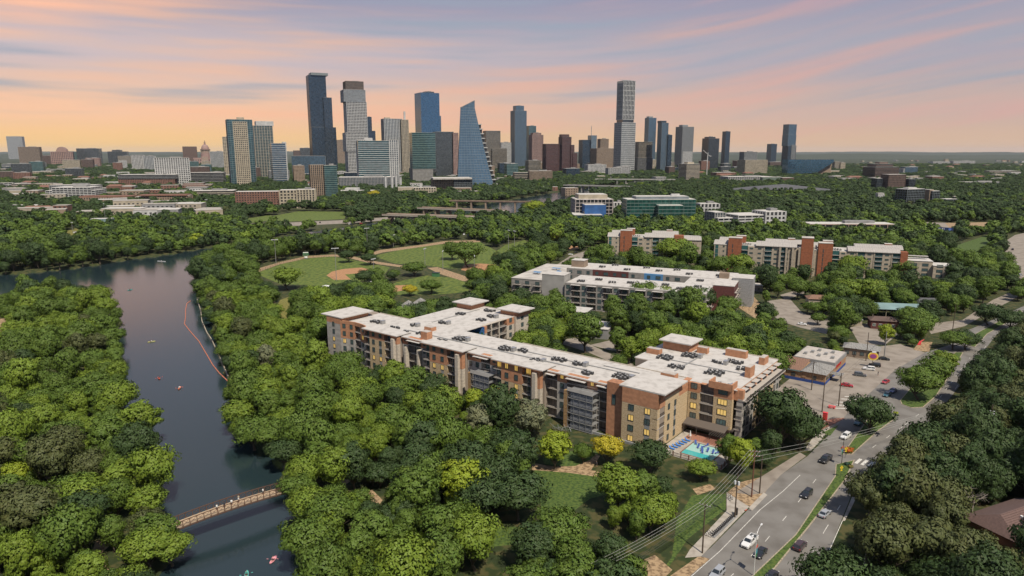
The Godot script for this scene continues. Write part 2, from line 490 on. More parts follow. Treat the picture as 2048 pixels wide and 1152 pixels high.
func make_land() -> void:
	var rp := PackedVector2Array(river)
	# near ground: a height field that dips under the river
	var b := MB.new()
	var x0 := -760.0
	var z0 := -2100.0
	var step := 8.0
	var nx := 190
	var nz := 256
	var deep := PackedByteArray()
	for j in nz + 1:
		for i in nx + 1:
			var p := Vector2(x0 + i * step, z0 + j * step)
			var inside := Geometry2D.is_point_in_polygon(p, rp)
			deep.append(1 if inside else 0)
			b.v.append(Vector3(p.x, -4.0 if inside else 0.0, p.y))
	var w := nx + 1
	for j in nz + 1:
		for i in nx + 1:
			var l := b.v[j * w + maxi(i - 1, 0)]
			var r := b.v[j * w + mini(i + 1, nx)]
			var u := b.v[maxi(j - 1, 0) * w + i]
			var d := b.v[mini(j + 1, nz) * w + i]
			b.n.append(Vector3(l.y - r.y, 2.0 * step, u.y - d.y).normalized())
	for j in nz:
		for i in nx:
			var k := j * w + i
			b.ix.append_array([k, k + 1, k + w + 1, k, k + w + 1, k + w])
	struct("ground", b, M.ground)
	# the land beyond, out to the horizon, as strips round the near ground
	var f := MB.new()
	var x1 := x0 + nx * step
	var z1 := z0 + nz * step
	var far := 45000.0
	for q in [[-far, -far, far, z0], [-far, z0, x0, z1], [x1, z0, far, z1], [-far, z1, far, 6000.0]]:
		f.quad(Vector3(q[0], -0.02, q[3]), Vector3(q[2], -0.02, q[3]), Vector3(q[2], -0.02, q[1]), Vector3(q[0], -0.02, q[1]))
	struct("terrain", f, M.far_ground)
	var rv := MB.new()
	rv.quad(Vector3(-800, -1.2, -100), Vector3(760, -1.2, -100), Vector3(760, -1.2, -2100), Vector3(-800, -1.2, -2100))
	struct("river", rv, M.water)
	# low hills on the horizon
	for k in 3:
		var h := MB.new()
		var nf := noisef(40 + k, 0.00022)
		var dist := 14000.0 + k * 7000.0
		var cols := 140
		for i in cols:
			var xa := -dist * 0.95 + dist * 1.9 * i / cols
			var xb := -dist * 0.95 + dist * 1.9 * (i + 1) / cols
			var ha := 62.0 + k * 38.0 + nf.get_noise_1d(xa) * 55.0 + nf.get_noise_1d(xa * 5.0) * 14.0
			var hb := 62.0 + k * 38.0 + nf.get_noise_1d(xb) * 55.0 + nf.get_noise_1d(xb * 5.0) * 14.0
			h.quad(Vector3(xa, -1, -dist), Vector3(xb, -1, -dist), Vector3(xb, hb, -dist - 900), Vector3(xa, ha, -dist - 900))
			h.quad(Vector3(xb, -1, -dist - 2200), Vector3(xa, -1, -dist - 2200), Vector3(xa, ha, -dist - 900), Vector3(xb, hb, -dist - 900))
		struct("hills", h, M.far_ground)
	# roads and paved lots
	sheet("road", road_area, 0.012, M.asphalt)
	for i in lots.size():
		sheet("parking_lot", lots[i], 0.008 if i else 0.02, M.asphalt_old if i != 0 else M.asphalt_old)
	var roads := [
		[Vector2(23.1, -509.7), Vector2(51.7, -601.9), Vector2(89.3, -672.2), Vector2(102.4, -654.1), Vector2(68.2, -578.7), Vector2(35.2, -492.8)],
		[Vector2(542.5, -907.2), Vector2(602.5, -887.6), Vector2(566.2, -822), Vector2(506.9, -780), Vector2(432.1, -668.5), Vector2(401.3, -601.9), Vector2(377.7, -578.7), Vector2(408.6, -640.2), Vector2(481.6, -760.6), Vector2(497.9, -833.2)],
		[Vector2(500, -691.4), Vector2(562.8, -760.6), Vector2(587.2, -780), Vector2(607.5, -760.6), Vector2(338.9, -416.4), Vector2(337.9, -441.4), Vector2(359.8, -484.8), Vector2(423.6, -578.7)],
		[Vector2(-377.3, -881.2), Vector2(-304.1, -894), Vector2(-228.7, -934.9), Vector2(-174.9, -979.5), Vector2(-155.7, -949.3), Vector2(-217.3, -887.6), Vector2(-289.6, -850.6), Vector2(-357.2, -833.2)],
		[Vector2(37.3, -314.6), Vector2(53.6, -327.2), Vector2(65.9, -314.6), Vector2(59, -302.9), Vector2(45.6, -306.2)],
		[Vector2(173.2, -431.7), Vector2(217.4, -473.2), Vector2(258.6, -484.8), Vector2(253.3, -473.2), Vector2(213.4, -460.3), Vector2(171, -416.4)],
	]
	for r in roads:
		sheet("road", r, 0.01, M.asphalt_old)
	sheet("sand_lot", [Vector2(567.5, -894), Vector2(642.2, -907.2), Vector2(603.1, -833.2), Vector2(536.7, -780), Vector2(518.1, -800.5)], 0.016, M.path)
	for p in fields:
		sheet("sports_field", p, 0.01, M.field_grass)
	for p in lawns:
		sheet("lawn", p, 0.01, M.lawn)
	for p in dry:
		sheet("dry_meadow", p, 0.01, M.dry_grass)
	for p in [
		[Vector2(-138.9, -503.2), Vector2(-139.4, -520.8), Vector2(-133.3, -532.4), Vector2(-121, -539.6), Vector2(-107.8, -525.4), Vector2(-109.1, -507.5), Vector2(-118.8, -511.9), Vector2(-126.1, -507.5), Vector2(-116.8, -486.8), Vector2(-128.6, -484.8)],
		[Vector2(-85.7, -451.5), Vector2(-81, -463.9), Vector2(-72.6, -465.8), Vector2(-67.6, -455), Vector2(-74.5, -444.7), Vector2(-81.6, -438.1)],
		[Vector2(-40, -527.7), Vector2(-39.3, -552.1), Vector2(-26.6, -559.8), Vector2(-13.2, -554.6), Vector2(-12.5, -525.4), Vector2(-28.4, -516.3)],
		[Vector2(28.9, -640.2), Vector2(40.6, -679.8), Vector2(66.4, -687.5), Vector2(65.3, -650.6), Vector2(44.5, -626.9)],
	]:
		sheet("infield_clay", p, 0.018, M.clay)
	for p in [
		[Vector2(-203.7, -523.1), Vector2(-195.3, -567.8), Vector2(-182.6, -601.9), Vector2(-162.7, -611), Vector2(-148, -608), Vector2(-121.2, -576), Vector2(-89.3, -549.6), Vector2(-87.7, -539.6), Vector2(-119.3, -562.5), Vector2(-147.3, -595.9), Vector2(-159.6, -598.9), Vector2(-177.8, -590.1), Vector2(-190.9, -557.2), Vector2(-196.4, -511.9)],
		[Vector2(-130.3, -620.5), Vector2(-124.8, -640.2), Vector2(-91.7, -676), Vector2(-69.8, -707.5), Vector2(-33.7, -715.9), Vector2(-33, -699.4), Vector2(-67.9, -687.5), Vector2(-88.8, -661.2), Vector2(-119.4, -623.7), Vector2(-124.9, -604.9)],
		[Vector2(-67.4, -537.2), Vector2(-60, -542.1), Vector2(-35.1, -501.1), Vector2(-30.1, -480.9), Vector2(-35.5, -480.9), Vector2(-54.6, -509.7)],
		[Vector2(5.9, -188.1), Vector2(12.6, -185.5), Vector2(18.5, -186.1), Vector2(23.3, -190.1), Vector2(25.6, -194.2), Vector2(26.6, -192.8), Vector2(24.5, -187.4), Vector2(22.9, -183.6), Vector2(26.9, -181), Vector2(26.2, -178.6), Vector2(16.6, -181.7), Vector2(5.8, -183.6)],
		[Vector2(-19.4, -214.3), Vector2(-17.8, -215.2), Vector2(-14.7, -209.3), Vector2(-13.9, -198.9), Vector2(-14.1, -191.5), Vector2(-16.1, -193.6), Vector2(-16.3, -204.6)],
		[Vector2(-17.8, -190.8), Vector2(-13.5, -193.6), Vector2(-11, -189.4), Vector2(-14.6, -186.8)],
		[Vector2(-52, -186.8), Vector2(-48.7, -185.2), Vector2(-45, -176.8), Vector2(-46.1, -174.4), Vector2(-49.8, -178.9)],
		[Vector2(-41.1, -170.2), Vector2(-38, -171.6), Vector2(-34.2, -166.1), Vector2(-35, -161.5), Vector2(-38.3, -163.5)],
		[Vector2(49.3, -172.2), Vector2(54.9, -175), Vector2(55.7, -172.2), Vector2(49.8, -168.8)],
		[Vector2(58.2, -170.2), Vector2(63.2, -175.9), Vector2(70.1, -178.9), Vector2(72.9, -176.8), Vector2(68.4, -170.2), Vector2(61.7, -162.5), Vector2(59.8, -166.1)],
		[Vector2(34.3, -133.1), Vector2(42.6, -140.6), Vector2(44.7, -139.4), Vector2(37.2, -131.7)],
		[Vector2(26.8, -137.1), Vector2(32.6, -141), Vector2(35.3, -135.3), Vector2(32.3, -131.7), Vector2(26.4, -131.7)],
		[Vector2(-109.2, -164.8), Vector2(-110.7, -170.2), Vector2(-107.6, -168.8), Vector2(-105.3, -163), Vector2(-104.4, -158.5)],
		[Vector2(-180.5, -279.8), Vector2(-182.2, -289.1), Vector2(-177.9, -281.2), Vector2(-177.6, -276.3)], [Vector2(-161.9, -240.6), Vector2(-156.3, -237.5), Vector2(-152.3, -231.5), Vector2(-155.5, -231.5)],
		[Vector2(-98.2, -146.1), Vector2(-97.2, -149.3), Vector2(-94.1, -146.1), Vector2(-94, -141), Vector2(-86.8, -133.4), Vector2(-88, -131.7), Vector2(-95.1, -139)],
		[Vector2(114.5, -151.5), Vector2(113.7, -141), Vector2(108.5, -135.3), Vector2(105.8, -143)], [Vector2(-330.8, -431.7), Vector2(-316.9, -434.9), Vector2(-305.6, -422.4), Vector2(-311.1, -404.9)], [Vector2(-286.8, -364.4), Vector2(-280.8, -369), Vector2(-241.8, -314.6), Vector2(-243.1, -306.2)],
		[Vector2(128.9, -465.8), Vector2(143, -484.8), Vector2(156.5, -439.8), Vector2(144.5, -364.4), Vector2(134.9, -353.3), Vector2(134.6, -402.1)],
	]:
		sheet("dirt_path", p, 0.014, M.path)
	sheet("pavement", [Vector2(39.2, -139.8), Vector2(41.1, -143), Vector2(55, -160.5), Vector2(58, -170.2), Vector2(59.8, -166.1), Vector2(61.5, -162.5), Vector2(46.2, -144.2), Vector2(42.9, -140.2)], 0.1, M.concrete)
	sheet("pavement", [Vector2(61.3, -162.2), Vector2(68, -170.2), Vector2(68.5, -168.8), Vector2(61.5, -160.5)], 0.03, M.concrete)
	sheet("pavement", [Vector2(103.5, -216), Vector2(108, -217.7), Vector2(102.8, -209.3), Vector2(92, -196.4), Vector2(90.5, -197.1)], 0.06, M.concrete)
	sheet("pavement", [Vector2(102.2, -216), Vector2(110, -222.2), Vector2(115.3, -223.1), Vector2(110.4, -218.6), Vector2(104.8, -214.3), Vector2(100.3, -211)], 0.064, M.brick_paving)
	sheet("pavement", [Vector2(124, -197.8), Vector2(133.4, -210.2), Vector2(142.4, -218.6), Vector2(157.9, -234.5), Vector2(159.7, -234.5), Vector2(143, -216.9), Vector2(132.1, -203.1), Vector2(124.8, -197.1)], 0.06, M.brick_paving)
	sheet("pavement", [Vector2(92.4, -170.2), Vector2(102.1, -182), Vector2(102, -180.4), Vector2(92.7, -168.8), Vector2(83, -155.6), Vector2(82.3, -155.6)], 0.06, M.concrete)
	sheet("verge", [Vector2(101.7, -210.2), Vector2(110.3, -216.9), Vector2(103.1, -207.7)], 0.07, M.lawn)
	sheet("driveway", [Vector2(60.3, -170.2), Vector2(70.1, -178.9), Vector2(88.2, -195.3), Vector2(89, -192.8), Vector2(76.6, -180.4), Vector2(68, -169.9), Vector2(63.9, -168.8)], 0.016, M.asphalt_old)
	# grass medians with a kerb all round
	for p in [
		[Vector2(49.8, -130.8), Vector2(68, -149.3), Vector2(91.5, -179.5), Vector2(95.3, -187.1), Vector2(102.5, -190.1), Vector2(93.6, -177.4), Vector2(73.3, -153.3), Vector2(53.8, -130.8)],
		[Vector2(100.6, -193.9), Vector2(104.4, -198.9), Vector2(117.2, -215.2), Vector2(124.9, -224.9), Vector2(133.5, -229.6), Vector2(132.7, -222.6), Vector2(121, -211.8), Vector2(103.6, -193.9)],
		[Vector2(143.8, -240.1), Vector2(142.1, -236), Vector2(143.6, -232.5), Vector2(148.3, -233), Vector2(159.8, -244.3), Vector2(180.6, -269.1), Vector2(207.6, -302.1), Vector2(203.9, -302.1), Vector2(183.1, -283.3), Vector2(161.1, -260.3)],
		[Vector2(217.7, -314.6), Vector2(234.7, -334.8), Vector2(296.9, -388.8), Vector2(293.6, -381.1), Vector2(241, -334.8), Vector2(218.4, -310.4)],
	]:
		var kerb := MB.new()
		kerb.prism(p, 0.0, 0.13)
		struct("kerb", kerb, M.kerb)
		var g := Geometry2D.offset_polygon(PackedVector2Array(p), -0.3)
		for q in g:
			if Geometry2D.triangulate_polygon(q).size() > 6:
				sheet("median_grass", Array(q), 0.17, M.lawn)
	make_markings()


# a painted stripe along a line of points, dashed when gap > 0
func stripe(pts: Array, width: float, dash := 0.0, gap := 0.0, y := 0.018) -> void:
	var b := MB.new()
	for i in pts.size() - 1:
		var a: Vector2 = pts[i]
		var c: Vector2 = pts[i + 1]
		var len := a.distance_to(c)
		var d := (c - a) / len
		var s := Vector2(-d.y, d.x) * width / 2
		var t := 0.0
		while t < len:
			var e := minf(t + dash, len) if dash > 0.0 else len
			var p := a + d * t
			var q := a + d * e
			b.flat([p - s, q - s, q + s, p + s], y)
			t = e + gap if dash > 0.0 else len
	struct("road_marking", b, M.paint_white)


func make_markings() -> void:
	stripe([Vector2(38.5, -132.6), Vector2(48, -142.6), Vector2(63.7, -161), Vector2(73.6, -171), Vector2(82.1, -180.4)], 0.16)
	stripe([Vector2(46.3, -131.7), Vector2(59.8, -146.5), Vector2(76.1, -166.1), Vector2(88, -181)], 0.16, 3.0, 9.0)
	stripe([Vector2(72, -141), Vector2(84.4, -158.5), Vector2(92.3, -168.8), Vector2(102, -180.4), Vector2(113.7, -190.1)], 0.16)
	stripe([Vector2(60.5, -130.8), Vector2(76.2, -151.5), Vector2(96.5, -177.4)], 0.16, 3.0, 9.0)
	stripe([Vector2(114.5, -190.8), Vector2(129.7, -203.8), Vector2(137.3, -213.5), Vector2(149.3, -224.9)], 0.16, 1.2, 1.2)
	stripe([Vector2(112.3, -198.9), Vector2(132.6, -216.9), Vector2(160.6, -243.2), Vector2(205.5, -294.3)], 0.16, 3.0, 8.0)
	stripe([Vector2(127, -201.5), Vector2(137.1, -216), Vector2(147.2, -224.9), Vector2(158.9, -237.5)], 0.14)
	stripe([Vector2(171.8, -252.1), Vector2(201.4, -285.4), Vector2(225.3, -312.9)], 0.14)
	# crossing bars on the far carriageway and by the car park
	stripe([Vector2(101.6, -187.8), Vector2(104.6, -190.8)], 0.9)
	stripe([Vector2(102.9, -186.8), Vector2(106.2, -190.1)], 0.9)
	stripe([Vector2(104.6, -186.1), Vector2(107.5, -188.8)], 0.9)
	for k in 5:
		var a: Vector2 = [Vector2(114.8, -232.5), Vector2(117.2, -235.5), Vector2(119.9, -238.5), Vector2(122.7, -241.7), Vector2(125.3, -244.3)][k]
		stripe([a, a + Vector2(5.5, 0.6)], 0.7, 0.0, 0.0, 0.026)
	for k in 7:
		var a: Vector2 = Vector2(132.5, -268.4)
		var d: Vector2 = (Vector2(162.9, -296.6) - a) / 7.0
		var p := a + d * k
		stripe([p, p + Vector2(4.5, 2.2)], 0.14, 0.0, 0.0, 0.026)


# ------------------------------------------------------------------ downtown
# style: [glass, frame, floor height, band height, pier spacing, pier width, how far proud, roof]
var STYLE := {
	"white_v": ["glass_grey", "white", 5.5, 0.6, 6.0, 2.2, 0.5], "tan_v": ["glass_dark", "tan", 4.0, 0.6, 3.6, 1.7, 0.4], "grey_v": ["glass_grey", "grey", 3.8, 0.6, 3.6, 1.5, 0.35],
	"pink_v": ["glass_dark", "pink", 5.4, 1.0, 6.4, 3.0, 0.7], "cream_v": ["glass_dark", "cream", 3.6, 0.8, 5.0, 2.6, 0.5], "blue_v": ["glass_blue", "steel", 3.8, 0.4, 6.0, 1.0, 0.5],
	"bronze_v": ["glass_dark", "bronze", 12.0, 0.8, 2.4, 1.2, 0.4], "concrete_v": ["concrete_wall", "grey", 12.0, 0.5, 10.0, 0.8, 0.3], "black_v": ["glass_black", "steel", 4.0, 0.4, 4.0, 0.4, 0.3],
	"brown_grid": ["glass_dark", "brown", 4.0, 1.9, 4.0, 1.9, 0.35], "brick_grid": ["glass_dark", "brick", 3.8, 1.8, 4.2, 2.2, 0.35], "white_grid": ["glass_dark", "white", 5.2, 1.9, 5.6, 2.2, 0.7],
	"cream_grid": ["glass_dark", "cream", 5.0, 2.1, 5.4, 2.4, 0.5], "pink_grid": ["glass_dark", "pink", 3.9, 1.7, 4.0, 1.8, 0.35], "tan_grid": ["glass_dark", "tan", 3.8, 1.9, 4.2, 2.2, 0.35],
	"beige_grid": ["glass_dark", "beige", 3.6, 1.8, 4.4, 2.2, 0.35], "maroon_grid": ["glass_dark", "maroon", 5.4, 2.0, 5.2, 2.0, 0.5], "tan_w": ["glass_dark", "tan", 3.9, 1.6, 5.0, 2.4, 0.4],
	"cream_f": ["glass_dark", "cream", 5.0, 1.9, 4.6, 2.2, 0.9],
	"teal_r": ["glass_teal", "greenish", 5.2, 1.5, 0.0, 0.0, 0.4], "dark_r": ["glass_black", "grey", 4.0, 1.2, 0.0, 0.0, 0.4], "beige_r": ["glass_dark", "beige", 3.8, 1.8, 0.0, 0.0, 0.3],
	"white_r": ["glass_dark", "white", 3.6, 1.6, 9.0, 0.8, 0.4], "brown_r": ["glass_black", "brown", 4.2, 2.2, 0.0, 0.0, 0.6], "greenglass_r": ["glass_teal", "greenish", 3.5, 0.9, 0.0, 0.0, 0.4],
	"green_r": ["glass_green", "greenish", 4.6, 0.7, 5.0, 0.15, 0.12], "garage": ["glass_black", "white", 3.2, 1.2, 7.0, 0.8, 0.3], "deck": ["glass_black", "pinkdeck", 6.0, 1.5, 9.0, 0.7, 0.4],
	"dark_c": ["glass_black", "steel", 4.0, 0.5, 4.0, 0.3, 0.15], "teal_c": ["glass_teal", "steel", 5.2, 0.8, 6.0, 0.5, 0.2], "navy_c": ["glass_navy", "steel_dark", 5.4, 0.7, 5.0, 0.4, 0.15],
	"blue_c": ["glass_blue", "steel", 4.0, 0.45, 3.6, 0.25, 0.12], "light_c": ["glass_light", "steel", 4.0, 0.5, 4.0, 0.3, 0.15], "black_c": ["glass_black", "steel_dark", 4.0, 0.5, 4.0, 0.4, 0.2],
	"blue_m": ["glass_mirror", "steel_dark", 4.2, 0.3, 4.0, 0.15, 0.06], "white_c": ["glass_grey", "white", 3.9, 0.9, 3.8, 0.6, 0.3], "dark_w": ["glass_black", "beige", 5.4, 1.6, 0.0, 0.0, 0.5],
	"grey_b": ["glass_teal", "beige", 5.2, 1.1, 9.0, 1.4, 1.1], "blue_b": ["glass_blue", "white", 5.4, 1.2, 0.0, 0.0, 0.9], "white_b": ["glass_dark", "white", 5.6, 2.0, 5.6, 1.3, 0.8], "navy_b": ["glass_navy", "steel", 3.6, 0.4, 0.0, 0.0, 0.6],
	"teal_w": ["glass_teal", "white", 5.2, 1.3, 0.0, 0.0, 0.6], "frame_w": ["glass_black", "whitepink", 5.0, 0.6, 5.0, 0.5, 0.6], "glass_low": ["glass_teal", "steel", 6.0, 0.6, 6.0, 0.3, 0.2],
}


func glass(called: String, r: float, g: float, b: float, rough := 0.14, spec := 0.7, grain := "pane", metal := 0.0) -> void:
	var m := mat(called, r, g, b, rough, 0.0, grain, 1.0 / 230.0)
	m.metallic_specular = spec
	m.metallic = metal
	m.texture_filter = BaseMaterial3D.TEXTURE_FILTER_NEAREST


func make_wall_materials() -> void:
	glass("glass_grey", 0.14, 0.19, 0.225, 0.16, 0.7, "pane", 0.55)
	glass("glass_dark", 0.045, 0.05, 0.055)
	glass("glass_black", 0.028, 0.034, 0.04)
	glass("glass_teal", 0.07, 0.18, 0.205, 0.16, 0.7, "pane", 0.55)
	glass("glass_green", 0.04, 0.17, 0.145, 0.16, 0.7, "pane", 0.55)
	glass("glass_blue", 0.09, 0.19, 0.29, 0.16, 0.7, "pane", 0.55)
	glass("glass_navy", 0.045, 0.085, 0.135, 0.16, 0.7, "pane", 0.55)
	glass("glass_light", 0.24, 0.34, 0.41, 0.16, 0.7, "pane", 0.55)
	glass("glass_mirror", 0.10, 0.22, 0.35, 0.07, 0.8, "pane2", 0.7)
	for c in [
		["white", 0.52, 0.52, 0.515], ["whitepink", 0.58, 0.52, 0.49], ["tan", 0.30, 0.225, 0.165], ["grey", 0.27, 0.27, 0.27], ["pink", 0.36, 0.235, 0.205], ["cream", 0.43, 0.375, 0.285], ["steel", 0.20, 0.23, 0.25],
		["steel_dark", 0.05, 0.07, 0.09], ["bronze", 0.17, 0.125, 0.10], ["brown", 0.125, 0.082, 0.068], ["brick", 0.22, 0.115, 0.085], ["beige", 0.40, 0.35, 0.28], ["maroon", 0.105, 0.046, 0.045],
		["greenish", 0.17, 0.24, 0.22], ["concrete_wall", 0.24, 0.235, 0.225], ["concrete", 0.36, 0.35, 0.33], ["roof", 0.52, 0.49, 0.45], ["tile", 0.23, 0.115, 0.08], ["redroof", 0.30, 0.08, 0.05],
		["blue", 0.03, 0.115, 0.32], ["bluegreen", 0.20, 0.30, 0.31], ["green", 0.13, 0.17, 0.14], ["black", 0.02, 0.02, 0.022], ["pinkdeck", 0.40, 0.29, 0.24],
	]:
		if not M.has("wall_" + c[0]):
			mat("wall_" + c[0], c[1], c[2], c[3], 0.85, 0.0, "soft", 0.02, true)
	M.concrete_wall = M.wall_concrete_wall
	glass("glass_mirror_pale", 0.17, 0.28, 0.36, 0.1, 0.8, "pane2", 0.65)
	mat("wall_slate", 0.10, 0.102, 0.11, 0.85, 0.0, "soft", 0.02, true)
	mat("roof_white", 0.50, 0.485, 0.46, 0.9, 0, "roofing", 0.03, true)
	mat("roof_gravel", 0.36, 0.335, 0.30, 0.95, 0, "roofing", 0.03, true)


func tower(called: String, label: String, category: String, at: Vector3, deg: float, blocks: Array) -> Node3D:
	var o := thing(called, label, category, at, deg_to_rad(deg))
	for k in blocks.size():
		var q: Array = blocks[k]
		var kind: String = q[6]
		var x0: float = q[0] - q[2] / 2.0
		var x1: float = q[0] + q[2] / 2.0
		var z0: float = q[1] - q[3] / 2.0
		var z1: float = q[1] + q[3] / 2.0
		var y0: float = q[4]
		var y1: float = q[5]
		if kind.ends_with("_plain"):
			pbox(o, "block" if q[2] > 3.0 else "mast", Vector3((x0 + x1) / 2, (y0 + y1) / 2, (z0 + z1) / 2), Vector3(x1 - x0, y1 - y0, z1 - z0), M["wall_" + kind.trim_suffix("_plain")])
			if q[2] > 8.0 and not kind.begins_with("tile") and not kind.begins_with("red"):
				pbox(o, "roof", Vector3((x0 + x1) / 2, y1 + 0.15, (z0 + z1) / 2), Vector3(x1 - x0 - 1.0, 0.3, z1 - z0 - 1.0), M.roof_white)
		else:
			var s: Array = STYLE[kind]
			var gb := MB.new()
			gb.bx(x0, y0, z0, x1, y1, z1)
			part(o, "glazing", gb, M[s[0]])
			var b := MB.new()
			var pr: float = s[6]
			var fh: float = s[2]
			var floors := maxi(1, roundi((y1 - y0) / fh))
			fh = (y1 - y0) / floors
			for i in floors + 1:
				var y := y0 + i * fh
				var t: float = minf(s[3], 0.6) if i == floors else s[3]
				b.bx(x0 - pr, y - t * (0.0 if i == 0 else 0.5), z0 - pr, x1 + pr, y + t * 0.5, z1 + pr)
			if s[4] > 0.0:
				var n := maxi(1, roundi((x1 - x0) / s[4]))
				var e: float = pr + 0.04
				for i in n + 1:
					var x := lerpf(x0, x1, float(i) / n)
					var hw: float = s[5] / 2.0
					b.bx(x - hw, y0 - 0.02, z1 - 0.1, x + hw, y1 + 0.35, z1 + e)
					b.bx(x - hw, y0 - 0.02, z0 - e, x + hw, y1 + 0.35, z0 + 0.1)
				n = maxi(1, roundi((z1 - z0) / s[4]))
				for i in n + 1:
					var z := lerpf(z0, z1, float(i) / n)
					var hw: float = s[5] / 2.0
					b.bx(x1 - 0.1, y0 - 0.03, z - hw, x1 + e + 0.01, y1 + 0.33, z + hw)
					b.bx(x0 - e - 0.01, y0 - 0.03, z - hw, x0 + 0.1, y1 + 0.33, z + hw)
			part(o, "facade_frame", b, M["wall_" + s[1]], "stuff")
			pbox(o, "roof", Vector3((x0 + x1) / 2, y1 + 0.45, (z0 + z1) / 2), Vector3(x1 - x0 - 0.8, 0.5, z1 - z0 - 0.8), M.roof_white if y1 < 60.0 else M.roof_gravel)
			if (x1 - x0) > 9.0 and (z1 - z0) > 9.0 and k == blocks.size() - 1:
				pbox(o, "plant_room", Vector3((x0 + x1) / 2 + (x1 - x0) * 0.12, y1 + 2.0, (z0 + z1) / 2), Vector3((x1 - x0) * 0.35, 3.2, (z1 - z0) * 0.35), M.wall_grey)
		if y0 < 1.0:
			var pp := []
			for c in [[x0, z0], [x1, z0], [x1, z1], [x0, z1]]:
				var w: Vector3 = o.transform * Vector3(c[0], 0, c[1])
				pp.append(Vector2(w.x, w.z))
			stop(pp, 4.0)
			see_over.append([PackedVector2Array(pp), Rect2(pp[0], Vector2.ZERO).expand(pp[1]).expand(pp[2]).expand(pp[3])])
	return o


var see_over: Array = []      # footprints that no tree right in front may hide


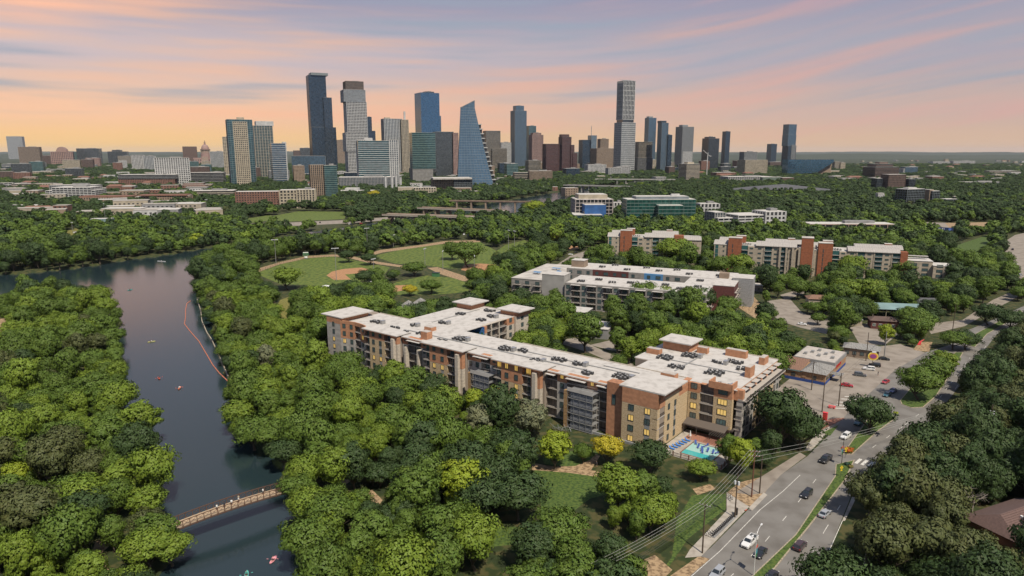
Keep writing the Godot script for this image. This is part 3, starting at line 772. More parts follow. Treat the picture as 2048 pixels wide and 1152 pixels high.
func make_towers() -> void:
	make_wall_materials()
	tower("office_tower", "white ribbed office tower alone at the west end of the skyline", "tower", Vector3(-7630.9, 0, -10732.2), 24, [[0, 0, 198.3, 158.6, 0, 338.5, "white_v"]])
	tower("office_block", "tan vertical-ribbed office block beside the white west tower", "building", Vector3(-3303.2, 0, -4771.9), 24, [[0, 0, 119.3, 83.5, 0, 130.3, "tan_v"]])
	tower("office_block", "plain red-brown block below the tan ribbed one", "building", Vector3(-3417.4, 0, -5139.4), 20, [[0, 0, 113.6, 68.2, 0, 71.9, "brown_grid"]])
	tower("office_block", "teal glass office block with a set-back glass attic", "building", Vector3(-3295.2, 0, -5372.8), 18, [[0, 0, 184.7, 92.3, 0, 97.6, "teal_r"], [30.8, 11, 151.4, 92.3, 0, 124, "dark_c"]])
	tower("office_block", "dark stepped glass block on the west skyline", "building", Vector3(-3309.7, 0, -5845.7), 18, [[0, 0, 139.9, 83.9, 0, 102.4, "dark_c"], [-5.7, -0.9, 62.7, 76.8, 0, 114.7, "dark_c"]])
	tower("city_block", "cream civic block with a lower wing among trees", "building", Vector3(-2323.6, 0, -3664.5), 22, [[0, 0, 75.7, 45.4, 0, 53.8, "cream_grid"], [-48.5, -18.6, 35, 41.7, 0, 22.6, "cream_grid"]])
	tower("city_block", "pale red-trimmed block east of the cream civic block", "building", Vector3(-2577.7, 0, -4274.1), 22, [[0, 0, 72.2, 50.5, 0, 59.8, "pink_grid"]])
	tower("city_block", "beige block with strip windows before the dark stepped glass", "building", Vector3(-2855.3, 0, -5122.6), 20, [[0, 0, 84.7, 42.3, 0, 68.3, "beige_r"]])
	tower("office_block", "white concrete pair of blocks with a dark glass face", "building", Vector3(-1810.9, 0, -3363.7), 22, [[0, 0, 53, 26.5, 0, 80.5, "white_grid"], [51.6, 21.8, 49.2, 27.2, 0, 75.8, "white_v"]])
	tower("office_block", "large white block with a grid of square dark windows", "building", Vector3(-902.5, 0, -1841.5), 26, [[0, 0, 81.7, 40.9, 0, 77, "white_grid"]])
	tower("office_block", "low red brick office with dark ribbon windows", "building", Vector3(-951.8, 0, -1814.3), 10, [[0, 0, 134.4, 47, 0, 24.3, "brick_grid"], [1.9, 0.3, 138.5, 48.5, 24.3, 34.7, "dark_r"]])
	tower("office_block", "plain dark brown slab beside the domed capitol", "building", Vector3(-2472.1, 0, -5342.4), 22, [[0, 0, 98.8, 49.4, 0, 138.9, "brown_plain"]])
	tower("office_block", "pale glass block with vertical white fins east of the capitol", "building", Vector3(-1697.5, 0, -4008.8), 24, [[0, 0, 78.9, 47.3, 0, 98.5, "white_v"]])
	tower("office_block", "low dark glass office below the pale finned block", "building", Vector3(-854.2, 0, -1942.3), 12, [[0, 0, 87.5, 35, 0, 36.3, "dark_r"], [-5.8, -0.3, 65.1, 34.8, 0, 12.7, "dark_c"]])
	tower("office_block", "brown mid-rise at the western picture edge above the white garage", "building", Vector3(-1550.5, 0, -2124.1), 22, [[0, 0, 34.2, 17.1, 0, 34.3, "brown_grid"], [43.6, 18.6, 41, 17.9, 0, 31.3, "brick_grid"]])
	tower("parking_garage", "white and grey parking structure at the western picture edge", "garage", Vector3(-1206.8, 0, -1648.5), 14, [[0, 0, 27, 10.8, 0, 19.7, "white_r"], [35.1, 9.7, 39.6, 11.5, 0, 17.4, "beige_r"]])
	tower("parking_garage", "broad pale concrete parking garage with open decks", "garage", Vector3(-833.1, 0, -1316.6), 10, [[0, 0, 85.2, 51.1, 0, 20.6, "garage"], [2.8, 1.4, 67.4, 49.9, 0, 26.3, "garage"]])
	tower("slender_tower", "slim cream tower half hidden behind the teal twin", "tower", Vector3(-1022.3, 0, -2501.3), 22, [[0, 0, 26.5, 23.9, 0, 146.2, "cream_grid"]])
	tower("residential_tower", "teal glass tower with a cream window strip and roof box", "tower", Vector3(-706.2, 0, -1813.7), 26, [[0, 0, 60.8, 45.6, 0, 173.6, "teal_c"], [0.3, 1.2, 32.9, 44.4, 0, 168.6, "cream_f"], [4, 2, 17.1, 12.8, 173.6, 179.9, "cream_plain"]])
	tower("residential_tower", "glass tower with balconies and a white slanting crown", "tower", Vector3(-864.7, 0, -2425.6), 26, [[0, 0, 60.7, 48.5, 0, 181.7, "grey_b"], [6.2, 3, 57.2, 45.7, 181.7, 196.8, "white_plain"]])
	tower("residential_tower", "blue glass tower with a bright white edge fin", "tower", Vector3(-661.9, 0, -1967.9), 28, [[0, 0, 37.3, 29.8, 0, 116.3, "blue_b"], [16.3, 9.7, 10.6, 9.6, 0, 120.4, "white_plain"]])
	tower("skyscraper", "tallest dark blue skyscraper with a stepped shoulder", "tower", Vector3(-912.2, 0, -3300.7), 26, [[0, 0, 78.4, 62.7, 0, 440.8, "navy_c"], [11.2, 5.5, 77.3, 61.8, 440.8, 452, "steel_plain"], [39.9, 20.1, 37.6, 56.9, 0, 342.1, "navy_b"], [16.4, 9.6, 113, 66.6, 0, 207.8, "navy_c"]])
	tower("office_block", "small brown office block left of the tallest skyscraper", "building", Vector3(-2043.8, 0, -6771.9), 20, [[0, 0, 158.2, 94.9, 0, 113.9, "brown_grid"], [30.4, 12, 97.1, 94.6, 0, 137.7, "dark_c"]])
	tower("office_block", "blue-grey low office with a blank concrete stair wall", "building", Vector3(-802.4, 0, -2743.7), 14, [[0, 0, 126.8, 63.4, 0, 78.4, "blue_c"], [-4.9, -0.3, 36.7, 33, 0, 74.5, "concrete_plain"]])
	tower("residential_tower", "tan brick tower peeping out between two skyscrapers", "tower", Vector3(-1309.7, 0, -5336.9), 22, [[0, 0, 64.1, 51.3, 0, 187.5, "tan_grid"]])
	tower("skyscraper", "stacked-box skyscraper with shifting white-framed blocks and a bronze crown", "tower", Vector3(-601.2, 0, -2684.9), 24, [[0, 0, 74, 62.9, 0, 95.7, "white_b"], [-1.1, -0.5, 81.8, 69.5, 95.7, 165.3, "white_b"], [2.6, 1.2, 74.7, 63.5, 165.3, 278.5, "white_b"], [-2.9, -1.3, 80.9, 68.7, 278.5, 322.6, "white_c"], [-0.4, -0.2, 66.1, 56.2, 322.6, 353.6, "bronze_v"]])
	tower("office_tower", "dark blue stepped tower behind the stacked-box skyscraper", "tower", Vector3(-886.3, 0, -4408.6), 22, [[0, 0, 43.9, 35.1, 0, 225.9, "navy_c"], [-13.2, -4.4, 31.5, 34.2, 0, 311.5, "navy_c"]])
	tower("residential_block", "white-framed teal glass slab in front of the stacked boxes", "building", Vector3(-347, 0, -1791.7), 18, [[0, 0, 100.5, 45.2, 0, 120.2, "teal_w"], [-39.2, -11.8, 22.1, 19.9, 0, 122.7, "white_v"], [39.4, 13.4, 21.6, 19.4, 0, 122.7, "white_v"], [-20.7, -6.7, 20.5, 9.2, 120.2, 127.7, "white_plain"]])
	tower("podium_block", "long grey podium at the foot of the white-framed slab", "building", Vector3(-366.8, 0, -1747.3), 12, [[0, 0, 136.7, 54.7, 0, 30.5, "grey_v"]])
	tower("residential_tower", "ribbed white tower with a slim spire at its east edge", "tower", Vector3(-479.5, 0, -2795.1), 24, [[0, 0, 72.7, 50.9, 0, 222.7, "white_v"], [42.8, 20, 27.3, 43.1, 0, 218.8, "cream_v"], [47.6, 21.2, 6.8, 4.8, 218.9, 251.7, "white_plain"], [-16.3, -7.3, 20.6, 14.5, 222.7, 228.5, "cream_plain"]])
	tower("office_tower", "tall faceted blue glass tower with a dark shaded flank", "tower", Vector3(-399.3, 0, -3312.9), 28, [[0, 0, 91.6, 82.5, 0, 363.4, "blue_m"], [6.2, 3.3, 42.5, 38.3, 363.4, 370.2, "navy_c"]])
	tower("office_tower", "narrow blue tower just behind the faceted one", "tower", Vector3(-396.9, 0, -3754.2), 24, [[0, 0, 28.3, 25.5, 0, 283.9, "blue_c"]])
	tower("office_tower", "teal banded office tower over a concrete garage base", "tower", Vector3(-262.3, 0, -2039.2), 20, [[0, 0, 68.2, 40.9, 45.2, 147.2, "teal_r"], [-4.7, -0.8, 59.7, 41.3, 0, 45.3, "concrete_v"]])
	tower("office_tower", "dark glass tower framed with a pink stone edge", "tower", Vector3(-243.5, 0, -2469.4), 20, [[0, 0, 65, 45.5, 0, 162.7, "dark_c"], [37.4, 14.6, 17.8, 35.6, 0, 159.2, "pink_grid"], [-7.5, -2.1, 50.8, 44.8, 0, 91.7, "dark_r"]])
	tower("office_tower", "beige tower with dark strip windows behind the sail", "tower", Vector3(-103.8, 0, -3564.4), 22, [[0, 0, 78.1, 46.9, 0, 199.9, "dark_w"], [29.2, 12.8, 80.6, 47.9, 0, 112.6, "dark_w"]])
	tower("residential_block", "white gridded block between the sail and the tall blue tower", "building", Vector3(-38, 0, -3764.7), 22, [[0, 0, 54.8, 38.3, 0, 145.6, "white_grid"]])
	tower("residential_tower", "tall blue tower with a curved open crown", "tower", Vector3(39.7, 0, -4283.2), 24, [[0, 0, 77.7, 66.1, 0, 340.7, "blue_v"], [-0.2, -0.1, 53, 45, 340.7, 370.2, "blue_c"]])
	tower("office_tower", "square glass tower behind the pink ribbed one", "tower", Vector3(103.8, 0, -3759.9), 22, [[0, 0, 41.4, 33.2, 0, 232.1, "teal_c"]])
	tower("residential_tower", "pink and cream ribbed apartment tower", "tower", Vector3(119.4, 0, -3462), 22, [[0, 0, 58.1, 40.7, 0, 177.4, "pink_v"], [-0.6, -0.2, 41.3, 28.9, 177.4, 187.1, "pink_v"]])
	tower("office_block", "stepped red-brown pyramid-like office tower", "building", Vector3(172.4, 0, -3052.2), 22, [[0, 0, 66.2, 39.7, 0, 128.6, "maroon_grid"], [54.4, 22.9, 42.9, 36.7, 0, 158.5, "maroon_grid"], [51.6, 20.9, 35.6, 21.4, 158.6, 169.2, "maroon_grid"], [79.9, 33.9, 15.5, 27.6, 0, 124.3, "maroon_grid"], [90.4, 37.8, 19.3, 29.6, 0, 90, "maroon_grid"]])
	tower("low_block", "dark low-rise with tan columns by the lake trees", "building", Vector3(29.2, 0, -2125.1), 14, [[0, 0, 48.9, 19.6, 0, 31.2, "dark_w"], [55, 14.6, 70.8, 20.5, 0, 35.8, "tan_v"]])
	tower("city_hall", "tan and dark stone hall with a flat overhanging roof", "building", Vector3(-158.5, 0, -1598.8), 12, [[0, 0, 53.3, 32, 0, 31, "tan_grid"], [42.4, 9.9, 42.3, 31.7, 0, 31, "dark_c"], [17.6, 3.7, 88.7, 53.2, 31, 34.4, "roof_plain"]])
	tower("power_plant", "cream streamlined old plant hall", "building", Vector3(-219.1, 0, -1446), 10, [[0, 0, 40, 20, 0, 20, "cream_plain"], [34.6, 7, 47, 20.3, 0, 19, "cream_grid"]])
	tower("office_tower", "dark blue office tower with a pale glass flank and mast", "tower", Vector3(396.9, 0, -3768.9), 22, [[0, 0, 57.8, 46.3, 0, 158.8, "navy_c"], [33.3, 14.4, 33.1, 40.5, 0, 182.5, "light_c"], [28.6, 11.5, 2.1, 1.7, 182.5, 232.4, "steel_plain"]])
	tower("office_tower", "tan stone tower with a round-shouldered crown", "tower", Vector3(395.8, 0, -3062.7), 22, [[0, 0, 81.1, 56.7, 0, 109.4, "tan_w"], [3.4, 1.4, 39.4, 27.6, 109.4, 150.2, "tan_v"]])
	tower("white_hotel", "low white hotel with a round emblem wall", "building", Vector3(350.1, 0, -2913.6), 16, [[0, 0, 80.5, 40.3, 0, 42.6, "white_grid"]])
	tower("office_block", "dark podium block with white ribs east of the lattice tower", "building", Vector3(619.5, 0, -3286.8), 18, [[0, 0, 71.8, 43.1, 0, 140.8, "dark_w"], [-0.3, 0.9, 79.1, 44.7, 0, 66.8, "dark_r"]])
	tower("residential_tower", "slim blue tower with a flat top behind the dark podium", "tower", Vector3(871.8, 0, -4415.9), 24, [[0, 0, 55.9, 44.7, 0, 305.8, "blue_c"], [-5.6, -2.5, 31.3, 25.1, 305.8, 315, "steel_plain"]])
	tower("residential_tower", "slim blue tower with a white edge strip", "tower", Vector3(689, 0, -3195.2), 24, [[0, 0, 35.2, 31.7, 0, 224, "blue_v"], [-5.6, -2.5, 29.9, 26.9, 224, 232.9, "navy_c"], [23.8, 11.2, 21.4, 27.5, 0, 170.7, "navy_c"]])
	tower("residential_tower", "grey ribbed tower with a white lattice base", "tower", Vector3(1094.1, 0, -4433.2), 24, [[0, 0, 86.8, 69.5, 0, 251.4, "grey_v"], [-8.7, -3.9, 43.2, 34.5, 251.4, 263.7, "steel_plain"], [3, 2, 73.3, 67.3, 0, 99.4, "white_grid"]])
	tower("hotel_block", "white lakeside hotel with horizontal bands", "building", Vector3(547, 0, -2137.7), 30, [[0, 0, 55.4, 33.3, 0, 56.7, "beige_r"], [-1.4, -0.8, 26.3, 15.8, 56.7, 62.8, "cream_plain"]])
	tower("office_tower", "dark brown-black tower beside the crane", "tower", Vector3(1014.8, 0, -3564.5), 22, [[0, 0, 65.5, 52.4, 0, 162.6, "black_c"], [-4.4, -1.8, 42.2, 33.7, 162.6, 170.1, "black_c"]])
	tower("residential_tower", "very slim dark blue tower east of the crane", "tower", Vector3(1507.1, 0, -4917), 22, [[0, 0, 38.4, 38.4, 0, 238.2, "navy_c"]])
	tower("brick_block", "orange brick low block under the crane", "building", Vector3(753.8, 0, -2464.6), 14, [[0, 0, 76.5, 38.2, 0, 21.9, "brick_grid"]])
	tower("residential_block", "cream slab with brown vertical balcony strips", "building", Vector3(948.2, 0, -2737.8), 18, [[0, 0, 101.9, 51, 0, 62.9, "cream_v"], [-17, -5.5, 59.3, 29.7, 62.9, 93.9, "grey_v"]])
	tower("parking_garage", "long white parking garage in front of the cream slab", "garage", Vector3(704.2, 0, -2077.8), 8, [[0, 0, 139.5, 55.8, 0, 20.7, "garage"]])
	tower("low_block", "grey-green low hall beside the arena", "building", Vector3(765.8, 0, -2059.8), 10, [[0, 0, 56.4, 28.2, 0, 19.8, "green_plain"], [49.5, 9.6, 37.7, 26.2, 0, 18.4, "brown_plain"]])
	tower("residential_tower", "short dark tower west of the leaning-top blue tower", "tower", Vector3(2514.6, 0, -6741.6), 22, [[0, 0, 67.5, 60.7, 0, 175.3, "navy_c"]])
	tower("residential_tower", "blue tower with overhanging upper blocks at the east end of the skyline", "tower", Vector3(1593.2, 0, -4004.1), 22, [[0, 0, 58.8, 47, 0, 129.4, "navy_c"], [-4.3, -1.7, 58.5, 46.8, 129.4, 191.1, "blue_c"], [-4.7, -1.9, 56.2, 45, 191.1, 249.6, "blue_c"], [9.4, 5.4, 30.1, 38.2, 0, 135, "grey_v"]])
	tower("low_block", "low brown ribbed hall under the east blue tower", "building", Vector3(1677.3, 0, -4423), 14, [[0, 0, 107.8, 53.9, 0, 33.7, "brown_grid"]])
	tower("hotel_block", "beige twin-towered block behind the wedge of blue glass", "building", Vector3(1610.5, 0, -3445.2), 14, [[0, 0, 31.2, 18.7, 0, 48.6, "beige_r"], [26.1, 7.4, 25.8, 18.1, 0, 43.7, "cream_grid"]])
	tower("office_block", "brown terraced office with horizontal bands", "building", Vector3(1246.9, 0, -2341.4), 14, [[0, 0, 94, 56.4, 0, 43.6, "brown_r"], [-3.3, -0.8, 66.5, 39.9, 43.6, 53.6, "brown_r"], [0.1, 0, 33.8, 20.3, 53.6, 60.2, "brown_plain"]])
	tower("office_block", "brown square-windowed office with black glass wings", "building", Vector3(902.8, 0, -1635.9), 14, [[0, 0, 47.4, 23.7, 0, 40.1, "brown_grid"], [-37.5, -8.4, 15.4, 17.5, 0, 30.8, "black_c"], [37.5, 10, 17.1, 17.8, 0, 29.6, "black_c"]])
	tower("office_block", "black glass office with a tan stair tower and white roof edge", "building", Vector3(665.6, 0, -1150.3), 24, [[0, 0, 42.4, 21.2, 0, 31, "black_v"], [32.2, 15.3, 17.2, 15.9, 0, 27.8, "black_v"], [26.6, 12.5, 10.2, 13.1, 0, 30.2, "tan_plain"], [-1, -0.4, 20.4, 10.2, 31, 33.5, "white_plain"]])
	tower("low_block", "small black block with a white roof beside the black glass office", "building", Vector3(752.6, 0, -1185.1), 14, [[0, 0, 24.1, 14.4, 0, 12.1, "black_v"], [9.9, 2.5, 4.5, 2.7, 12.1, 16.4, "beige_r"]])
	tower("low_block", "white garage-like block behind the brown terraced office", "building", Vector3(1585.4, 0, -2775.9), 10, [[0, 0, 56, 28, 0, 29.1, "white_grid"], [4.9, 1.8, 55.7, 28.4, 0, 35, "blue_c"]])
	tower("low_block", "flat pale pavilion roof in the eastern woods", "building", Vector3(1780.1, 0, -2969.5), 6, [[0, 0, 62, 31, 0, 10, "beige_r"]])
	tower("warehouse", "long pale warehouse among the eastern trees", "building", Vector3(1268.6, 0, -1873), -4, [[0, 0, 101.5, 20.3, 0, 12.8, "grey_v"]])
	tower("warehouse", "white low shed with a ridge in the eastern trees", "building", Vector3(847.5, 0, -1217.8), -6, [[0, 0, 32.8, 13.1, 0, 6.5, "white_plain"]])
	tower("warehouse", "white low shed at the eastern picture edge", "building", Vector3(865.5, 0, -1171.6), -6, [[0, 0, 29.8, 11.9, 0, 4.5, "white_plain"]])
	tower("warehouse", "long low glass works far out in the eastern woods", "building", Vector3(2011.6, 0, -2840.9), -4, [[0, 0, 119.6, 35.9, 0, 17.5, "beige_r"]])
	tower("distant_complex", "cluster of white apartment blocks in the far east", "building", Vector3(3288.9, 0, -5331.6), -6, [[0, 0, 121.8, 48.7, 0, 25.9, "white_grid"], [44.6, -3.8, 20.2, 18.1, 0, 44.8, "cream_grid"], [171.3, -17.4, 155.1, 50.6, 0, 29.7, "white_grid"]])
	tower("studio_block", "small grey stage block with a white roof and three letter sign", "building", Vector3(682.7, 0, -1276.3), 8, [[0, 0, 12.7, 7.6, 0, 17.2, "concrete_plain"], [10.5, 2.4, 28.9, 9.1, 0, 7.1, "white_plain"]])
	tower("apartment_block", "long cream and red-brown apartment block with bay towers", "building", Vector3(-422.8, 0, -1151.6), 12, [[0, 0, 71.3, 25, 0, 26.8, "brick_grid"], [48.9, 11.3, 28, 24.7, 0, 29.3, "cream_grid"], [76.8, 16.9, 28.7, 25.3, 0, 30.2, "cream_v"]])
	tower("residential_tower", "tan slab tower with a curved green glass half", "tower", Vector3(-369.7, 0, -1311.3), 24, [[0, 0, 25.2, 17.6, 0, 67.7, "tan_v"], [22.4, 11, 23.2, 17.7, 0, 66.8, "greenglass_r"]])
	tower("market_hall", "long low white hall roofs beside the lake park", "building", Vector3(-332.7, 0, -1503.9), 6, [[0, 0, 88.9, 31.1, 0, 9.6, "white_v"], [-15.4, -0.7, 28.6, 29.3, 0, 15.1, "white_plain"]])
	tower("low_block", "long beige flat roofed block west of the brick apartments", "building", Vector3(-574.6, 0, -1331.7), 8, [[0, 0, 74.9, 30, 0, 18.8, "beige_r"]])
	tower("apartment_block", "brown stucco apartments with a red tile roof strip", "building", Vector3(-722.2, 0, -1228.5), 8, [[0, 0, 87.9, 26.4, 0, 12.8, "tan_grid"], [1.8, 0.2, 87.8, 26.3, 12.8, 15.5, "tile_plain"]])
	tower("apartment_block", "yellowish apartments with red tile roof strip further east", "building", Vector3(-648.4, 0, -1245), 6, [[0, 0, 56.6, 17, 0, 12.7, "beige_grid"], [31.2, 4.2, 67.2, 17.7, 0, 14.6, "tan_grid"], [20.2, 2.1, 84.8, 25.4, 14.5, 16.7, "tile_plain"]])
	tower("low_block", "white boxy offices behind the tiled apartments", "building", Vector3(-652.8, 0, -1422.4), 8, [[0, 0, 21.9, 8.8, 0, 17.1, "white_v"], [-26.1, -2.8, 30.4, 9.1, 0, 11, "concrete_plain"]])
	tower("library_building", "low hall with a pale blue curved roof beside the lot", "building", Vector3(-502, 0, -836.1), 10, [[0, 0, 25.7, 12.8, 0, 7.1, "beige_grid"], [0.6, 0.1, 23.7, 11.9, 7.1, 11.3, "bluegreen_plain"]])
	tower("low_block", "tan flat roofed hall above the western woods", "building", Vector3(-519.6, 0, -975.8), 12, [[0, 0, 34, 17, 0, 8.2, "beige_plain"]])
	tower("low_block", "small two-storey tan shop row in the western trees", "building", Vector3(-648.4, 0, -1001), 10, [[0, 0, 20.1, 8, 0, 9, "tan_grid"]])
	tower("house", "red tile roofed villa in the western trees", "house", Vector3(-632, 0, -1037), 10, [[0, 0, 19.8, 13.8, 0, 1.5, "cream_plain"], [0.3, 0.1, 22, 15.4, 1.5, 4.6, "tile_plain"]])
	tower("house", "red roofed low house near the western picture edge", "house", Vector3(-854.3, 0, -1172.6), 10, [[0, 0, 19.6, 13.7, 0, 3.6, "cream_plain"], [0.6, 0.1, 21.9, 15.3, 3.6, 7.9, "tile_plain"]])
	tower("low_block", "white flat roofed shop building at the western edge", "building", Vector3(-769.8, 0, -1085), 8, [[0, 0, 44.2, 17.7, 0, 9.3, "white_plain"]])
	tower("low_block", "white long flat roof behind the western woods", "building", Vector3(-898, 0, -1419.7), 8, [[0, 0, 88.6, 26.6, 0, 25.4, "grey_v"]])
	tower("low_block", "cream villa with a columned front amid the trees", "building", Vector3(-1888, 0, -2782.2), 14, [[0, 0, 69, 34.5, 0, 17, "cream_grid"]])
	tower("office_block", "office with a white grid frame around a blue box and a flat pale roof", "building", Vector3(110, 0, -949.3), 4, [[0, 0, 50.6, 40.5, 0, 28.3, "frame_w"], [-2.1, 21.9, 28.6, 37.3, 0, 22.4, "blue_plain"], [-0.9, -0.1, 39.5, 31.6, 28.3, 34.5, "cream_plain"], [-14.3, 33.1, 39.1, 39, 0, 9.9, "glass_low"]])
	tower("office_block", "wide green glass office with a stepped lower wing", "building", Vector3(194.4, 0, -912), 3, [[0, 0, 91.3, 32, 0, 30.1, "green_r"], [8.8, 16.5, 32, 28.1, 0, 23.3, "green_r"], [2.2, 0.1, 70, 24.5, 30.1, 34, "steel_plain"], [22.1, 1.2, 11.6, 4.1, 34, 36.7, "white_plain"]])
	tower("low_block", "small white gridded block left of the green glass office", "building", Vector3(159.3, 0, -1034.8), 6, [[0, 0, 14, 11.2, 0, 16.8, "white_grid"]])
	tower("low_block", "white colonnaded block right of the green glass office", "building", Vector3(286.9, 0, -1005.1), 6, [[0, 0, 28.2, 16.9, 0, 17.4, "white_grid"]])
	tower("parking_garage", "grey apartment garage wrapped round an open white deck", "garage", Vector3(265.5, 0, -841.6), 14, [[0, 0, 43.5, 30.5, 0, 12.7, "garage"], [31, 8.7, 64.4, 33.4, 0, 16.4, "white_r"], [-15.3, -3.2, 14.1, 22.7, 0, 18.9, "grey_v"], [48.3, 13.6, 27.1, 26.8, 0, 20.2, "white_grid"]])
	tower("parking_deck", "long red-brown parking deck with white railings", "garage", Vector3(385.9, 0, -783.5), -2, [[0, 0, 95.3, 23.8, 0, 10.6, "deck"]])
	tower("pavilion", "small red-roofed pavilion in the trees behind the deck", "building", Vector3(491.1, 0, -898.7), 4, [[0, 0, 12.4, 8.7, 0, 4.1, "cream_plain"], [-0.4, -0, 13.3, 9.3, 4.1, 6.8, "redroof_plain"]])
	make_capitol(Vector2(-2335.6, -5301.2))
	make_sail()
	make_lattice_tower()
	make_arch_hall()
	make_arena()
	make_wedge()
	make_crane(Vector2(713.8, -2535.3))
	make_smokestacks()
	make_lake_bridges()
	make_infill()
	make_low_town()


# the crowd of middling blocks that fills the streets between the towers
func make_infill() -> void:
	var r := RandomNumberGenerator.new()
	r.seed = 52
	var kinds := ["dark_c", "white_grid", "tan_grid", "beige_r", "brick_grid", "teal_r", "grey_v", "cream_grid", "dark_w", "white_r", "brown_grid", "navy_c"]
	var looks := ["dark glass", "white gridded", "tan", "beige banded", "brick", "teal banded", "grey ribbed", "cream", "dark banded", "white banded", "brown", "navy glass"]
	for z in [["between the western towers", Vector2(-961.8, -2109.8), Vector2(-926.6, -3173.6), 22], ["below the tallest skyscraper", Vector2(-605.8, -1859.5), Vector2(-513.8, -3173.6), 24], ["around the sail tower", Vector2(-331.5, -2041.2), Vector2(13.8, -3173.6), 20], ["between the pink and the lattice tower", Vector2(11, -2535.3), Vector2(585.2, -3432.4), 20], ["among the eastern towers", Vector2(492.1, -2883.5), Vector2(1594, -3971.5), 20], ["in the western blocks", Vector2(-1722.7, -2346.2), Vector2(-1979, -4541.4), 30]]:
		var a: Vector2 = z[1]
		var c: Vector2 = z[2]
		for i in z[3]:
			var d := lerpf(a.y, c.y, r.randf())
			var xa := a.x / a.y * d
			var xc := c.x / c.y * d
			var p := Vector2(lerpf(minf(xa, xc), maxf(xa, xc), r.randf()), d)
			var w := r.randf_range(26, 62)
			var h := 12.0 + 46.0 * pow(r.randf(), 1.8)
			var e := r.randf_range(18, 34)
			var k := r.randi() % 12
			var deg := r.randf_range(14, 26)
			if blocked(p, tree_stop) or blocked(p + Vector2(20, 0), tree_stop) or blocked(p - Vector2(20, 0), tree_stop):
				continue
			var o := tower("city_block", "%s %s block %s" % ["low" if h < 24 else "taller", looks[k], z[0]], "building", v3(p), deg, [[0, 0, w, e, 0, h, kinds[k]]])
			o.set_meta("group", "blocks " + str(z[0]))


func dome(b: MB, at: Vector3, r: float, h: float, sides := 20, rows := 8) -> void:
	for i in rows:
		var a0 := PI / 2 * i / rows
		var a1 := PI / 2 * (i + 1) / rows
		for j in sides:
			var t0 := TAU * j / sides
			var t1 := TAU * (j + 1) / sides
			var p := [Vector3(cos(t0) * cos(a0) * r, sin(a0) * h, sin(t0) * cos(a0) * r), Vector3(cos(t1) * cos(a0) * r, sin(a0) * h, sin(t1) * cos(a0) * r), Vector3(cos(t1) * cos(a1) * r, sin(a1) * h, sin(t1) * cos(a1) * r), Vector3(cos(t0) * cos(a1) * r, sin(a1) * h, sin(t0) * cos(a1) * r)]
			b.quad(at + p[1], at + p[0], at + p[3], at + p[2])


func make_capitol(p: Vector2) -> void:
	var o := thing("capitol", "pink granite domed capitol rising behind the western blocks", "capitol", v3(p), deg_to_rad(15))
	var k := -p.y / 1365.0          # metres for one picture unit at that distance
	var m: Material = M.wall_pink
	var b := MB.new()
	b.bx(-22 * k, 0, -8 * k, 16 * k, 14 * k, 8 * k)
	b.bx(-6 * k, 0, -10 * k, 6 * k, 17 * k, 10 * k)
	part(o, "wall", b, m)
	for i in 9:
		pbox(o, "column", Vector3((-4.8 + i * 1.2) * k, 9 * k, 10.4 * k), Vector3(0.5 * k, 14 * k, 0.5 * k), M.wall_cream)
	for row in 2:
		for i in 10:
			pbox(o, "window", Vector3((-21 + i * 4.0) * k, (4.5 + row * 5.0) * k, 8.05 * k), Vector3(1.5 * k, 2.6 * k, 0.15 * k), M.glass_dark)
	var d := MB.new()
	d.tube([Vector3(0, 14 * k, 0), Vector3(0, 23 * k, 0), Vector3(0, 23.2 * k, 0), Vector3(0, 30 * k, 0)], [9 * k, 9 * k, 7.6 * k, 7.6 * k], 20)
	part(o, "drum", d, m)
	for i in 20:
		var a := TAU * i / 20.0
		var c := MB.new()
		c.tube([Vector3(cos(a) * 8.6 * k, 23 * k, sin(a) * 8.6 * k), Vector3(cos(a) * 8.6 * k, 29.5 * k, sin(a) * 8.6 * k)], [0.4 * k, 0.35 * k], 5)
		part(o, "colonnade_column", c, M.wall_cream)
	var e := MB.new()
	e.tube([Vector3(0, 29.5 * k, 0), Vector3(0, 30.6 * k, 0)], [9.2 * k, 9.2 * k], 20)
	dome(e, Vector3(0, 30.4 * k, 0), 7.4 * k, 9.5 * k)
	part(o, "dome", e, m)
	var l := MB.new()
	l.tube([Vector3(0, 39.5 * k, 0), Vector3(0, 43 * k, 0), Vector3(0, 45 * k, 0), Vector3(0, 47.5 * k, 0)], [1.9 * k, 1.6 * k, 0.8 * k, 0.3 * k], 10)
	part(o, "lantern", l, M.wall_pink)


# a tower bounded by curves: rings of points joined storey by storey
func ring_tower(o: Node3D, rings: Array, glass_m: Material, frame_m: Material, every: int, thick: float, ribs: int) -> void:
	var g := MB.new()
	var f := MB.new()
	for i in rings.size() - 1:
		var a: Array = rings[i]
		var b: Array = rings[i + 1]
		for j in a.size():
			var j2 := (j + 1) % a.size()
			g.quad(a[j], a[j2], b[j2], b[j])
			if i % every == 0:
				f.bar(a[j], a[j2], thick, thick)
	var top: Array = rings[-1]
	for j in range(1, top.size() - 1):
		g.tri(top[0], top[j], top[j + 1])
	for j in top.size():
		f.bar(top[j], top[(j + 1) % top.size()], thick * 1.6, thick * 1.6)
	for j in rings[0].size():
		for r in ribs:
			for i in rings.size() - 1:
				var t := float(r) / ribs
				var j2: int = (j + 1) % rings[0].size()
				f.bar(rings[i][j].lerp(rings[i][j2], t), rings[i + 1][j].lerp(rings[i + 1][j2], t), thick * 0.5)
	part(o, "glazing", g, glass_m)
	part(o, "facade_frame", f, frame_m, "stuff")


func sail_edge(t: float) -> float:
	return 37.0 - 36.0 * pow(t, 0.85) - 3.0 * t


